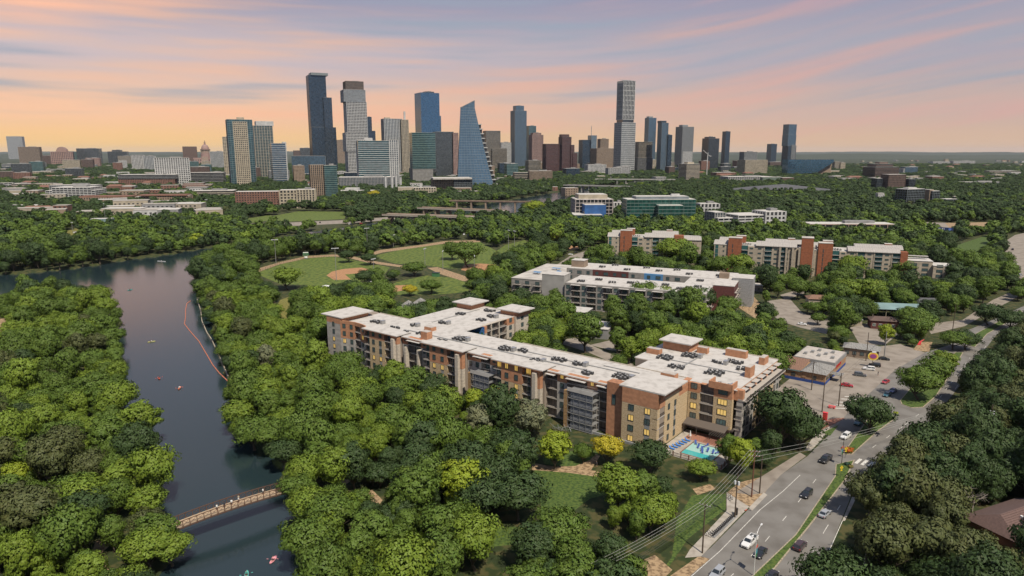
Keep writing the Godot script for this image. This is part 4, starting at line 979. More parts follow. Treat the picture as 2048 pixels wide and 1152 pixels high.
func make_sail() -> void:
	var base: Vector2 = Vector2(-90.5, -1730.9)
	var o := thing("sail_tower", "blue glass sail-shaped tower whose curved face sweeps out towards the lake", "tower", v3(base), deg_to_rad(14))
	var k := -base.y / 1365.0 * 1.02
	var rings := []
	for i in 33:
		var t := i / 32.0
		var y := 153.0 * t * k
		var left := (-38.0 + 9.0 * t) * k
		var right := sail_edge(t) * k
		var depth := (30.0 - 8.0 * t) * k
		rings.append([Vector3(left, y, depth * 0.3), Vector3(lerpf(left, right, 0.5), y, depth * 0.5), Vector3(right, y, depth * 0.25), Vector3(right - 4 * k, y, -depth * 0.6), Vector3(left + 3 * k, y, -depth * 0.6)])
	# slanting crown
	var crown := []
	for p in rings[32]:
		crown.append(p + Vector3(0, (p.x - rings[32][0].x) * 0.5, 0))
	rings.append(crown)
	ring_tower(o, rings, M.glass_mirror_pale, M.wall_steel, 1, 0.9, 5)
	# white terraces stepping down behind the curved edge
	for i in 14:
		var t := i / 14.0
		var y := (10.0 + 122.0 * t) * k
		var right := sail_edge(t * 0.86 + 0.06) * k
		pbox(o, "terrace", Vector3(right + 1.0 * k, y, -9 * k), Vector3(17 * k, 1.6 * k, 20 * k), M.wall_white)
		pbox(o, "terrace_glazing", Vector3(right + 0.0 * k, y - 5.2 * k, -10 * k), Vector3(17 * k, 8.9 * k, 17 * k), M.glass_dark)
	stop([base + Vector2(-90, 20), base + Vector2(100, 20), base + Vector2(100, -120), base + Vector2(-90, -120)])


func make_lattice_tower() -> void:
	var base: Vector2 = Vector2(511.5, -3173.6)
	var k := -base.y / 1365.0
	var o := thing("lattice_tower", "tall tower with a white honeycomb upper half and a flat angled top", "tower", v3(base), deg_to_rad(24))
	var w := 15.5 * k
	pbox(o, "lower_glazing", Vector3(0, 48 * k, 0), Vector3(w * 2, 96 * k, w * 1.7), M.glass_grey)
	var b := MB.new()
	for i in 27:
		var y := i * 96.0 / 26.0 * k
		b.cbx(Vector3(0, y, 0), Vector3(w * 2 + 1.6, 0.9 * k, w * 1.7 + 1.6))
	for i in 13:
		var x := lerpf(-w, w, i / 12.0)
		b.bx(x - 0.35 * k, 0, w * 0.85, x + 0.35 * k, 96 * k, w * 0.85 + 0.9)
		var z := lerpf(-w * 0.85, w * 0.85, i / 12.0)
		b.bx(w, 0, z - 0.35 * k, w + 0.9, 96 * k, z + 0.35 * k)
		b.bx(-w - 0.9, 0, z - 0.35 * k, -w, 96 * k, z + 0.35 * k)
	part(o, "lower_frame", b, M.wall_white, "stuff")
	pbox(o, "belt", Vector3(0, 99 * k, 0), Vector3(w * 1.6, 6 * k, w * 1.4), M.glass_dark)
	var u := w * 0.84
	pbox(o, "upper_glazing", Vector3(0, 138 * k, 0), Vector3(u * 2, 72 * k, u * 1.7), M.glass_dark)
	var c := MB.new()
	# honeycomb: slanting bars zigzag from floor to floor
	var rows := 16
	for i in rows:
		var y0 := (102.0 + i * 72.0 / rows) * k
		var y1 := (102.0 + (i + 1) * 72.0 / rows) * k
		for side in 4:
			var n := 8
			for j in n + 1:
				var sh := 0.0 if i % 2 == 0 else 0.35
				var a := (float(j) + (sh if i % 2 else 0.0)) / n
				var q0 := clampf((j + (0.18 if i % 2 == 0 else -0.18)) / n, 0.0, 1.0)
				var q1 := clampf((j + (-0.18 if i % 2 == 0 else 0.18)) / n, 0.0, 1.0)
				c.bar(lattice_point(side, q0, u, y0), lattice_point(side, q1, u, y1), 1.25 * k, 0.9 * k)
			if i % 2 == 0:
				c.bar(lattice_point(side, 0, u, y0), lattice_point(side, 1, u, y0), 0.8 * k, 0.8 * k)
	part(o, "honeycomb_frame", c, M.wall_white, "stuff")
	var t := MB.new()
	t.quad(Vector3(-u, 174 * k, u * 0.85), Vector3(u, 174 * k, u * 0.85), Vector3(u, 178 * k, -u * 0.85), Vector3(-u, 178 * k, -u * 0.85))
	t.bx(-u, 173.4 * k, -u * 0.85, u, 174.2 * k, u * 0.85)
	part(o, "roof", t, M.wall_grey)


func lattice_point(side: int, q: float, u: float, y: float) -> Vector3:
	var d := u * 0.85
	match side:
		0: return Vector3(lerpf(-u, u, q), y, d)
		1: return Vector3(u, y, lerpf(d, -d, q))
		2: return Vector3(lerpf(u, -u, q), y, -d)
	return Vector3(-u, y, lerpf(-d, d, q))


func make_arch_hall() -> void:
	var p: Vector2 = Vector2(-3288.1, -5088.5)
	var k := -p.y / 1365.0
	var o := thing("arched_office", "pink gridded office with a round vaulted top in the western blocks", "building", v3(p), deg_to_rad(20))
	pbox(o, "glazing", Vector3(0, 13 * k, 0), Vector3(36 * k, 26 * k, 14 * k), M.glass_dark)
	var b := MB.new()
	for i in 8:
		b.cbx(Vector3(0, i * 3.7 * k, 0), Vector3(36.6 * k, 1.5 * k, 14.6 * k))
	for i in 13:
		b.bx((-18 + i * 3.0 - 0.7) * k, 0, 7 * k, (-18 + i * 3.0 + 0.7) * k, 26 * k, 7.4 * k)
	part(o, "facade_frame", b, M.wall_pink, "stuff")
	var v := MB.new()
	var pts := []
	for i in 13:
		var a := PI * i / 12.0
		pts.append(Vector2(cos(a) * 9.0 * k, 26 * k + sin(a) * 10.0 * k))
	for i in 12:
		v.quad(Vector3(pts[i].x, pts[i].y, 7.6 * k), Vector3(pts[i].x, pts[i].y, -7.6 * k), Vector3(pts[i + 1].x, pts[i + 1].y, -7.6 * k), Vector3(pts[i + 1].x, pts[i + 1].y, 7.6 * k))
		v.tri(Vector3(0, 26 * k, 7.6 * k), Vector3(pts[i].x, pts[i].y, 7.6 * k), Vector3(pts[i + 1].x, pts[i + 1].y, 7.6 * k))
	part(o, "vault", v, M.wall_pink)
	stop([p + Vector2(-90, 30), p + Vector2(90, 30), p + Vector2(90, -60), p + Vector2(-90, -60)])


func make_arena() -> void:
	var p: Vector2 = Vector2(601.3, -1520.2)
	var k := -p.y / 1365.0
	var o := thing("arena", "broad low hall with a folded grey metal shell roof", "arena", v3(p), deg_to_rad(-4))
	var b := MB.new()
	b.bx(-96 * k, 0, -60 * k, 96 * k, 5 * k, 0)
	part(o, "wall", b, M.wall_grey)
	var r := MB.new()
	var apex := Vector3(10 * k, 19 * k, -38 * k)
	var rim := [Vector3(-104, 4, 4), Vector3(-30, 6, 8), Vector3(40, 6, 8), Vector3(104, 5, 2), Vector3(112, 8, -50), Vector3(40, 11, -85), Vector3(-50, 11, -85), Vector3(-100, 8, -55)]
	for i in 8:
		var a: Vector3 = rim[i] * k
		var c: Vector3 = rim[(i + 1) % 8] * k
		r.tri(apex, a, c)
		r.quad(a, a - Vector3(0, 1.4 * k, 0), c - Vector3(0, 1.4 * k, 0), c)
	part(o, "shell_roof", r, M.wall_slate)
	for i in 12:
		pbox(o, "window", Vector3((20 + i * 6.0) * k, 2.5 * k, 0.1 * k), Vector3(4 * k, 4 * k, 0.3 * k), M.glass_black)
	stop([p + Vector2(-105, 15) * k, p + Vector2(115, 15) * k, p + Vector2(115, -90) * k, p + Vector2(-105, -90) * k])
	# sandy concourse behind it
	var c: Vector2 = Vector2(856.3, -1916.4)
	sheet("concourse", [c + Vector2(-45, 12) * k, c + Vector2(40, 14) * k, c + Vector2(46, -30) * k, c + Vector2(-40, -30) * k], 0.03, M.path)
	stop([c + Vector2(-45, 12) * k, c + Vector2(40, 14) * k, c + Vector2(46, -30) * k, c + Vector2(-40, -30) * k])


func make_wedge() -> void:
	var p: Vector2 = Vector2(1163.4, -2698.3)
	var k := -p.y / 1365.0
	var o := thing("wedge_office", "long blue glass block cut by a dark slanting end", "building", v3(p), deg_to_rad(4))
	var g := MB.new()
	var d := 24 * k
	var f := [Vector3(-47, 0, 0), Vector3(2, 0, 0), Vector3(46, 28, 0), Vector3(46, 33, 0), Vector3(-47, 33, 0)]
	for i in 5:
		f[i] *= k
	g.quad(f[0], f[1], f[3], f[4])
	g.tri(f[1], f[2], f[3])
	for i in 5:
		var a: Vector3 = f[i]
		var b: Vector3 = f[(i + 1) % 5]
		if i != 1:
			g.quad(b, a, a - Vector3(0, 0, d), b - Vector3(0, 0, d))
	part(o, "glazing", g, M.glass_mirror)
	var s := MB.new()
	s.quad(f[1], f[1] - Vector3(0, 0, d), f[2] - Vector3(0, 0, d), f[2])
	part(o, "slanting_end", s, M.glass_black)
	var e := MB.new()
	e.bx(2 * k, 0, -d, 46 * k, 26 * k, -d * 0.3)
	part(o, "rear_wing", e, M.wall_tan)
	var fr := MB.new()
	for i in 8:
		fr.bx(-47 * k, (i * 4.4 + 2.0) * k, -0.1, (5 + i * 6.5 if i < 7 else 46) * k, (i * 4.4 + 2.35) * k, 0.5)
	part(o, "facade_frame", fr, M.wall_steel_dark, "stuff")
	pbox(o, "base", Vector3(12 * k, -0.2 * k + 2, 4 * k), Vector3(64 * k, 5 * k, 9 * k), M.glass_black)
	stop([p + Vector2(-55, 15) * k, p + Vector2(55, 15) * k, p + Vector2(55, -30) * k, p + Vector2(-55, -30) * k])


func make_crane(p: Vector2) -> void:
	var k := -p.y / 1365.0
	var o := thing("tower_crane", "white tower crane with a raised jib beside the dark tower", "crane", v3(p))
	pbox(o, "mast", Vector3(0, 24 * k, 0), Vector3(1.3 * k, 48 * k, 1.3 * k), M.wall_white)
	var j := MB.new()
	j.bar(Vector3(6 * k, 41 * k, 0), Vector3(-9.5 * k, 54 * k, 0), 0.9 * k)
	part(o, "jib", j, M.wall_white)
	pbox(o, "counterweight", Vector3(5.5 * k, 42.5 * k, 0), Vector3(3 * k, 2.4 * k, 2 * k), M.wall_grey)
	pbox(o, "cab", Vector3(0, 48.5 * k, 1.0 * k), Vector3(1.6 * k, 1.8 * k, 1.6 * k), M.wall_white)


func make_smokestacks() -> void:
	var i := 0
	for d in [
		[-281.9, -1539, 36],
		[-274.1, -1577.9, 36],
		[-268.3, -1598.1, 35],
		[-254.6, -1577.9, 32]]:
		var k: float = -d[1] / 1365.0
		var o := thing("smokestack", ["westernmost white smokestack of the old power plant", "second white smokestack of the old power plant", "third white smokestack of the old power plant", "easternmost white smokestack of the old power plant"][i], "chimney", Vector3(d[0], 0, d[1]), 0, "white smokestacks")
		var b := MB.new()
		b.tube([Vector3.ZERO, Vector3(0, 3 * k, 0), Vector3(0, d[2] * k, 0)], [2.9 * k, 2.4 * k, 2.1 * k], 14)
		part(o, "shaft", b, M.wall_white)
		var c := MB.new()
		c.tube([Vector3(0, (d[2] - 1.0) * k, 0), Vector3(0, d[2] * k + 0.1, 0)], [2.4 * k, 2.4 * k], 14)
		part(o, "rim", c, M.wall_grey)
		i += 1


func span_bridge(called: String, label: String, a: Vector2, c: Vector2, y: float, width: float, n: int, deck_m: Material, pier_m: Material, arch: bool) -> void:
	var d := c - a
	var len := d.length()
	var o := thing(called, label, "bridge", v3(a), -d.angle())
	pbox(o, "deck", Vector3(len / 2, y, 0), Vector3(len, 1.4, width), deck_m)
	pbox(o, "parapet", Vector3(len / 2, y + 1.2, width / 2 - 0.2), Vector3(len, 1.0, 0.35), pier_m)
	pbox(o, "parapet", Vector3(len / 2, y + 1.2, -width / 2 + 0.2), Vector3(len, 1.0, 0.35), pier_m)
	for i in n:
		var x := len * (i + 0.5) / n
		pbox(o, "pier", Vector3(x, (y - 5.0) / 2 - 0.5, 0), Vector3(2.2, y + 4.0, width * 0.8), pier_m)
		if arch:
			var b := MB.new()
			var w := len / n
			for j in 8:
				var t0 := -0.5 + j / 8.0
				var t1 := -0.5 + (j + 1) / 8.0
				b.bar(Vector3(x + w / 2 + t0 * w, y - 0.8 - t0 * t0 * (y * 2.6), width * 0.38), Vector3(x + w / 2 + t1 * w, y - 0.8 - t1 * t1 * (y * 2.6), width * 0.38), 1.2)
			if i < n - 1:
				part(o, "arch", b, pier_m)
	stop([a + d.orthogonal().normalized() * 9, c + d.orthogonal().normalized() * 9, c - d.orthogonal().normalized() * 9, a - d.orthogonal().normalized() * 9])


func make_lake_bridges() -> void:
	span_bridge("road_bridge", "arched concrete road bridge carrying traffic over the lake arm", Vector2(-166.4, -894), Vector2(-49.6, -856.6), 11.0, 16.0, 7, M.concrete, M.wall_tan, true)
	span_bridge("road_bridge", "second tan road bridge just beyond the arched one", Vector2(-131.9, -979.5), Vector2(-9.4, -920.9), 13.0, 14.0, 7, M.concrete, M.wall_tan, false)
	span_bridge("rail_bridge", "dark railway girder bridge on stone piers", Vector2(-98.9, -1092.3), Vector2(39.6, -1064), 15.0, 6.0, 6, M.wall_brown, M.wall_tan, false)
	span_bridge("road_bridge", "long pale lake bridge below the lattice tower", Vector2(128, -1661.9), Vector2(272.9, -1577.9), 14.0, 20.0, 9, M.wall_concrete, M.wall_concrete, false)
	span_bridge("road_bridge", "farthest pale bridge across the lake", Vector2(241.7, -2008.5), Vector2(467.3, -1976.8), 15.0, 20.0, 9, M.wall_concrete, M.wall_concrete, false)


# small flat and pitched roofs that show between the trees
func make_low_town() -> void:
	var r := RandomNumberGenerator.new()
	r.seed = 31
	var walls := ["wall_white", "wall_cream", "wall_beige", "wall_tan", "wall_grey", "wall_brick"]
	var names := ["white", "cream", "beige", "tan", "grey", "brick"]
	var areas := [
		["in the western low town", -1.0, Vector2(-989.7, -1340.2), Vector2(-1176, -2883.5), 90], ["near the lake woods west of downtown", -1.0, Vector2(-660, -934.9), Vector2(-559.7, -1271.7), 30],
		["on the plain east of the skyline", -1.0, Vector2(911.3, -2109.8), Vector2(2912.9, -3971.5), 34], ["below the central skyline", -1.0, Vector2(-463, -1466.6), Vector2(251.3, -2757.3), 26], ["in the far suburbs", -1.0, Vector2(1639.2, -4237.4), Vector2(5871.6, -7960.7), 34], ["under the eastern towers", -1.0, Vector2(269.1, -2109.8), Vector2(1260.9, -3255.4), 18],
	]
	for q in areas:
		var a: Vector2 = q[2]
		var c: Vector2 = q[3]
		for i in q[4]:
			var t := r.randf()
			var z := lerpf(a.y, c.y, t * t)
			var xa := a.x / a.y * z
			var xc := c.x / c.y * z
			var p := Vector2(lerpf(minf(xa, xc), maxf(xa, xc), r.randf()), z)
			var w := r.randf_range(18, 52)
			var d := r.randf_range(14, 30)
			var h := r.randf_range(9.0, 19.0)
			var turn := deg_to_rad(r.randf_range(5, 30))
			if blocked(p, tree_stop):
				continue
			var m := r.randi() % 6
			var roof_kind: int = [0, 1, 0, 1, 2, 3, 1][r.randi() % 7]
			var rn: String = ["pale roofed", "grey roofed", "tile roofed", "white roofed"][roof_kind]
			var o := thing("low_building", "small %s %s building %s" % [rn, names[m], q[0]], "building", v3(p), turn, "low buildings " + q[0])
			pbox(o, "wall", Vector3(0, h / 2, 0), Vector3(w, h, d), M[walls[m]])
			if roof_kind == 2:
				var b := MB.new()
				b.quad(Vector3(-w / 2 - 0.6, h, d / 2 + 0.6), Vector3(w / 2 + 0.6, h, d / 2 + 0.6), Vector3(w / 2 - 4, h + 4, 0), Vector3(-w / 2 + 4, h + 4, 0))
				b.quad(Vector3(w / 2 + 0.6, h, -d / 2 - 0.6), Vector3(-w / 2 - 0.6, h, -d / 2 - 0.6), Vector3(-w / 2 + 4, h + 4, 0), Vector3(w / 2 - 4, h + 4, 0))
				b.tri(Vector3(w / 2 + 0.6, h, d / 2 + 0.6), Vector3(w / 2 + 0.6, h, -d / 2 - 0.6), Vector3(w / 2 - 4, h + 4, 0))
				b.tri(Vector3(-w / 2 - 0.6, h, -d / 2 - 0.6), Vector3(-w / 2 - 0.6, h, d / 2 + 0.6), Vector3(-w / 2 + 4, h + 4, 0))
				part(o, "roof", b, M.wall_tile)
			else:
				pbox(o, "roof", Vector3(0, h + 0.2, 0), Vector3(w + 0.5, 0.4, d + 0.5), [M.wall_roof, M.roof_gravel, M.wall_tile, M.roof_white][roof_kind])
			for s in int(w / 6):
				for lv in int(h / 4):
					pbox(o, "window", Vector3(-w / 2 + 3 + s * 6, 2.2 + lv * 4, d / 2 + 0.03), Vector3(2.8, 1.9, 0.12), M.glass_dark)
			var pp := []
			for k in [[-1, -1], [1, -1], [1, 1], [-1, 1]]:
				var v: Vector3 = o.transform * Vector3(k[0] * w / 2, 0, k[1] * d / 2)
				pp.append(Vector2(v.x, v.z))
			stop(pp, 3.0)
			see_over.append([PackedVector2Array(pp), Rect2(pp[0], Vector2.ZERO).expand(pp[1]).expand(pp[2]).expand(pp[3])])


# ------------------------------------------------------------------ the brick and stone apartments by the river
var win_cache := {}
var FH := 3.4


func make_home_materials() -> void:
	mat("stucco", 0.50, 0.245, 0.135, 0.93, 0, "soft", 0.12, true)
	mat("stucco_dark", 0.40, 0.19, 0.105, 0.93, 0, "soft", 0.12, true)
	mat("stone", 0.56, 0.47, 0.345, 0.95, 0, "stone", 0.22, true)
	mat("stucco_grey", 0.43, 0.405, 0.375, 0.93, 0, "soft", 0.1, true)
	mat("panel_grey", 0.30, 0.305, 0.31, 0.9, 0, "soft", 0.2, true)
	mat("trim", 0.55, 0.49, 0.41, 0.9, 0, "soft", 0.2, true)
	mat("flat_roof", 0.48, 0.462, 0.44, 0.92, 0, "roofing", 0.035, true)
	mat("roof_grey", 0.42, 0.39, 0.36, 0.92, 0, "roofing", 0.05, true)
	mat("frame_dark", 0.045, 0.05, 0.05, 0.6)
	mat("frame_pale", 0.42, 0.42, 0.38, 0.7)
	mat("rail_dark", 0.05, 0.042, 0.038, 0.6)
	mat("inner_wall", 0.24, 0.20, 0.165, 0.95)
	mat("slab", 0.36, 0.33, 0.30, 0.9)
	var g := mat("pane", 0.06, 0.095, 0.10, 0.08)
	g.metallic_specular = 0.7
	var l := mat("pane_lit", 0.45, 0.36, 0.18, 0.3)
	l.emission_enabled = true
	l.emission = Color(1.0, 0.80, 0.38)
	l.emission_energy_multiplier = 0.4
	mat("lounger_white", 0.7, 0.7, 0.7, 0.6)
	mat("canvas", 0.10, 0.082, 0.07, 0.95)
	mat("unit_grey", 0.30, 0.30, 0.295, 0.6, 0.3)
	mat("unit_dark", 0.045, 0.045, 0.048, 0.7)
	mat("metal", 0.45, 0.46, 0.47, 0.45, 0.7)
	mat("timber", 0.40, 0.25, 0.12, 0.9, 0, "soft", 0.4, true)
	mat("mesh_sheet", 0.16, 0.17, 0.20, 0.9)


func frame_of(a: Vector3, e: Vector3) -> Dictionary:
	return {"a": a, "e": e, "n": Vector3(-e.z, 0, e.x), "turn": atan2(-e.z, e.x)}


func wbox(o: Node, called: String, f: Dictionary, s0: float, s1: float, y0: float, y1: float, d0: float, d1: float, m: Material) -> MeshInstance3D:
	return pbox(o, called, f.a + f.e * ((s0 + s1) / 2) + f.n * ((d0 + d1) / 2) + Vector3(0, (y0 + y1) / 2, 0), Vector3(s1 - s0, y1 - y0, d1 - d0), m, f.turn)


# a window: frame with glazing bars, panes as its pieces
func window(o: Node, f: Dictionary, s: float, y: float, w: float, h: float, lit: bool, leaves := 2, pale := false, door := false) -> void:
	var key := "%.2f %.2f %d" % [w, h, leaves]
	if not win_cache.has(key):
		var b := MB.new()
		var t := 0.11
		b.bx(-w / 2 - t, -h / 2 - t, 0, -w / 2, h / 2 + t, 0.14)
		b.bx(w / 2, -h / 2 - t, 0, w / 2 + t, h / 2 + t, 0.14)
		b.bx(-w / 2, h / 2, 0, w / 2, h / 2 + t, 0.135)
		b.bx(-w / 2, -h / 2 - t, 0, w / 2, -h / 2, 0.135)
		for i in range(1, leaves):
			var x := -w / 2 + w * i / leaves
			b.bx(x - 0.06, -h / 2, 0, x + 0.06, h / 2, 0.12)
		win_cache[key] = b.mesh()
	var q := part(o, "glass_door" if door else "window", win_cache[key], M.frame_pale if pale else M.frame_dark)
	q.position = f.a + f.e * s + f.n * 0.002 + Vector3(0, y, 0)
	q.rotation.y = f.turn
	for i in leaves:
		pbox(q, "pane", Vector3(-w / 2 + w * (i + 0.5) / leaves, 0, 0.035), Vector3(w / leaves - 0.02, h - 0.005, 0.05), M.pane_lit if lit else M.pane)


func railing_mesh(w: float) -> ArrayMesh:
	var key := "rail %.2f" % w
	if not win_cache.has(key):
		var b := MB.new()
		b.bx(-w / 2, 0.95, -0.04, w / 2, 1.05, 0.04)
		b.bx(-w / 2, 0.08, -0.03, w / 2, 0.16, 0.03)
		var n := int(w / 0.22)
		for i in n + 1:
			var x := -w / 2 + 0.03 + (w - 0.06) * i / n
			b.bx(x - 0.022, 0.1, -0.02, x + 0.022, 0.98, 0.02)
		win_cache[key] = b.mesh()
	return win_cache[key]


func balcony(o: Node, f: Dictionary, s0: float, s1: float, y: float, depth: float, lit: bool, out := 0.0) -> void:
	var w := s1 - s0
	wbox(o, "balcony_slab", f, s0 - (0.0 if out == 0.0 else 0.1), s1, y - 0.32, y, -depth + 0.02, 0.03 + out, M.slab)
	var r := part(o, "railing", railing_mesh(snappedf(w - 0.1, 0.1)), M.rail_dark)
	r.position = f.a + f.e * ((s0 + s1) / 2) + f.n * (out - 0.08) + Vector3(0, y, 0)
	r.rotation.y = f.turn
	var back := frame_of(f.a - f.n * depth, f.e)
	window(o, back, (s0 + s1) / 2, y + 1.2, minf(w * 0.7, 2.6), 2.2, lit, 2, false, true)


# one stretch of facade. cols: [kind, width, lower material, upper material, lit storeys, window width]
func facade(o: Node, f: Dictionary, cols: Array, top: float, depth: float, low := 0, upper := 4, floors := 5) -> void:
	var s := 0.0
	for c in cols:
		var w: float = c[1]
		var lit: Array = c[4] if c.size() > 4 else []
		if c[0] == "b":
			for k in range(low, floors):
				balcony(o, f, s, s + w, k * FH + 0.1, depth, k in lit)
			wbox(o, "lintel", f, s, s + w, floors * FH - 0.35, top, -depth + 0.02, 0.0, M[c[3]])
		else:
			var cut := upper * FH - 0.2
			wbox(o, "wall", f, s, s + w, 0.0 if low == 0 else low * FH - 0.3, cut, -depth, 0.0, M[c[2]])
			wbox(o, "wall", f, s, s + w, cut, top, -depth, 0.03, M[c[3]])
			if c[0] == "w" or c[0] == "d":
				var ww: float = c[5] if c.size() > 5 else 1.5
				for k in range(low, floors):
					var fw := frame_of(f.a + f.n * (0.03 if k >= upper else 0.0), f.e)
					if c[0] == "d" or (w > 4.2 and c.size() <= 5):
						window(o, fw, s + w * 0.27, k * FH + 1.95, ww, 1.75, k in lit)
						window(o, fw, s + w * 0.73, k * FH + 1.95, ww, 1.75, (k + 10) in lit)
						if k < upper and k > low:
							wbox(o, "spandrel_panel", f, s + w * 0.73 - ww / 2, s + w * 0.73 + ww / 2, k * FH - 0.45, k * FH + 0.85, 0.0, 0.04, M.panel_grey)
					else:
						window(o, fw, s + w / 2, k * FH + 1.95, ww, 1.75, k in lit, 3 if ww > 2.2 else 2)
		s += w


func make_apartments() -> void:
	var o := thing("apartment_building", "large orange stucco and stone apartment building with white flat roofs beside the river wood", "building", Vector3(35.58, 0, -201.73), deg_to_rad(-38))
	var E := Vector3.RIGHT
	# solid cores behind the balconies
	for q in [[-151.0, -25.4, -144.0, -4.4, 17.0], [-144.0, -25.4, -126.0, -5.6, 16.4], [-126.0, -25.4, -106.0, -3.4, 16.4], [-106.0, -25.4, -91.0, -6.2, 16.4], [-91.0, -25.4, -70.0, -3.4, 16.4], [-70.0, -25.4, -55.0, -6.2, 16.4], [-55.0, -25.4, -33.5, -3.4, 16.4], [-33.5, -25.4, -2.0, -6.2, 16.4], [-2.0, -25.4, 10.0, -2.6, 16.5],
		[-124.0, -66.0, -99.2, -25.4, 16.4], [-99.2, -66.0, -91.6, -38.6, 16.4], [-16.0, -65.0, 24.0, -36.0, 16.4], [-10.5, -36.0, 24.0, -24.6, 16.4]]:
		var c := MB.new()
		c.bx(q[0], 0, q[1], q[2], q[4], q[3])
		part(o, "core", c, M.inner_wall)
	# roofs: white sheets with a low upstand
	for q in [[-144.0, -26.0, 10.2, -4.6, 16.45], [-124.6, -66.6, -90.2, -26.0, 16.46], [-16.6, -65.6, 26.0, -26.0, 16.47]]:
		if q[0] == -16.6:
			pbox(o, "roof", Vector3(4.7, q[4], -51.0), Vector3(42.6, 0.24, 29.2), M.flat_roof)
			pbox(o, "roof", Vector3(7.6, q[4], -30.2), Vector3(36.8, 0.24, 12.4), M.flat_roof)
		else:
			pbox(o, "roof", Vector3((q[0] + q[2]) / 2, q[4], (q[1] + q[3]) / 2), Vector3(q[2] - q[0], 0.24, q[3] - q[1]), M.flat_roof)
	# bay roofs that overhang the front
	for q in [[-127.0, -9.5, -105.4, -0.9, 17.2], [-91.6, -9.5, -69.4, -0.9, 17.2], [-55.6, -9.5, -32.8, -0.9, 17.2], [-105.4, -12.0, -91.6, -3.6, 16.6], [-69.4, -12.0, -55.6, -3.6, 16.6], [-32.8, -12.0, -6.4, -3.7, 16.6]]:
		var c := MB.new()
		c.bx(q[0], q[4] - 0.32, q[1], q[2], q[4], q[3])
		part(o, "bay_roof", c, M.flat_roof)
		var d := MB.new()
		d.bx(q[0] + 0.3, q[4] - 0.5, q[3] - 0.3, q[2] - 0.3, q[4] - 0.33, q[3] + 0.04)
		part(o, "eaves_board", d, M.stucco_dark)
	# caps over the corner towers
	for q in [[-156.2, -20.4, -141.6, -2.2, 19.0, -152.6, -19.0, -143.8, -4.0], [-3.2, -17.6, 12.4, -1.0, 18.6, -2.0, -16.0, 11.2, -2.4], [-100.4, -70.8, -86.8, -58.6, 19.0, -98.8, -69.4, -88.4, -60.0], [-125.4, -68.6, -113.0, -55.6, 19.4, -123.6, -67.0, -114.6, -57.0], [-14.6, -63.0, -1.6, -52.0, 20.2, -13.4, -61.8, -2.8, -53.2]]:
		var c := MB.new()
		c.bx(q[5], 16.4, q[6], q[7], q[4] - 0.3, q[8])
		part(o, "roof_lantern", c, M.stucco)
		var d := MB.new()
		d.bx(q[0], q[4] - 0.3, q[1], q[2], q[4] + 0.12, q[3])
		part(o, "cap_roof", d, M.flat_roof)
		var e := MB.new()
		e.bx(q[0] + 0.5, q[4] - 0.42, q[1] + 0.5, q[2] - 0.5, q[4] - 0.3, q[3] - 0.5)
		part(o, "soffit", e, M.trim)
	# left end: pale wall, then the curved terrace
	var f := frame_of(Vector3(-152.5, 0, -2.4), E)
	facade(o, f, [["w", 9.5, "stucco_grey", "stucco_grey", [1, 2, 12], 1.3]], 16.4, 2.0)
	wbox(o, "parapet", f, 0, 9.5, 16.0, 18.5, -2.0, 0.06, M.stucco)
	f = frame_of(Vector3(-152.5, 0, -25.0), Vector3(0, 0, 1))
	var curve := [Vector3(-143.0, 0, -2.4), Vector3(-139.0, 0, -3.4), Vector3(-135.0, 0, -3.9), Vector3(-131.0, 0, -3.7), Vector3(-126.8, 0, -2.8)]
	for i in 4:
		var a: Vector3 = curve[i]
		var b: Vector3 = curve[i + 1]
		var ff := frame_of(a, (b - a).normalized())
		var kind := "b" if i == 2 else "w"
		facade(o, ff, [[kind, a.distance_to(b), "stucco_grey", "stucco", [2] if i == 0 else [3] if i == 3 else [], 1.4]], 16.4, 2.4, 0, 3)
		wbox(o, "terrace_parapet", ff, 0, a.distance_to(b), 16.3, 17.9, -0.4, 0.08, M.stucco)
	# the three projecting bays
	var bays := [[-126.5, [1, 10, 11], []], [-91.0, [2, 11, 12], []], [-55.0, [14, 4, 11, 12], [1, 4]]]
	for i in 3:
		var a: float = bays[i][0]
		f = frame_of(Vector3(a, 0, -1.7), E)
		var lit: Array = bays[i][1]
		facade(o, f, [["b", 3.6, "trim", "stucco", bays[i][2]], ["d", 9.4, "stone", "stucco", lit, 1.35], ["b", 3.8, "trim", "stucco", [4] if i == 2 else []], ["p", 3.9, "trim", "stucco"]], 16.9, 1.7, 0, 3 if i != 0 else 4)
		pbox(o, "pilaster", Vector3(a + 18.9, 8.0, -1.2), Vector3(1.5, 15.4, 1.6), M.trim)
	# recesses between the bays
	f = frame_of(Vector3(-105.6, 0, -4.4), E)
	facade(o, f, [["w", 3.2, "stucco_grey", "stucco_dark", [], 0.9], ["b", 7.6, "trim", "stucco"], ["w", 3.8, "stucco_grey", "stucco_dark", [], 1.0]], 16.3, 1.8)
	for x in [-102.3, -95.0]:
		pbox(o, "pillar", Vector3(x, 6.4, -3.4), Vector3(0.9, 12.8, 1.9), M.trim)
	f = frame_of(Vector3(-69.8, 0, -4.4), E)
	facade(o, f, [["w", 3.0, "stucco_grey", "stucco", [], 1.0], ["w", 3.6, "stucco_grey", "stucco", [], 1.4], ["b", 4.4, "trim", "stucco"], ["w", 3.8, "stucco_grey", "stucco", [], 1.1]], 16.3, 1.8)
	f = frame_of(Vector3(-33.4, 0, -4.5), E)
	facade(o, f, [["b", 4.4, "trim", "stucco"], ["w", 4.0, "stucco_grey", "stucco", [4], 1.2], ["b", 8.0, "trim", "stucco"], ["w", 3.9, "stucco_grey", "stucco", [1, 4], 1.1], ["b", 4.6, "trim", "stucco", [2]]], 16.3, 1.8)
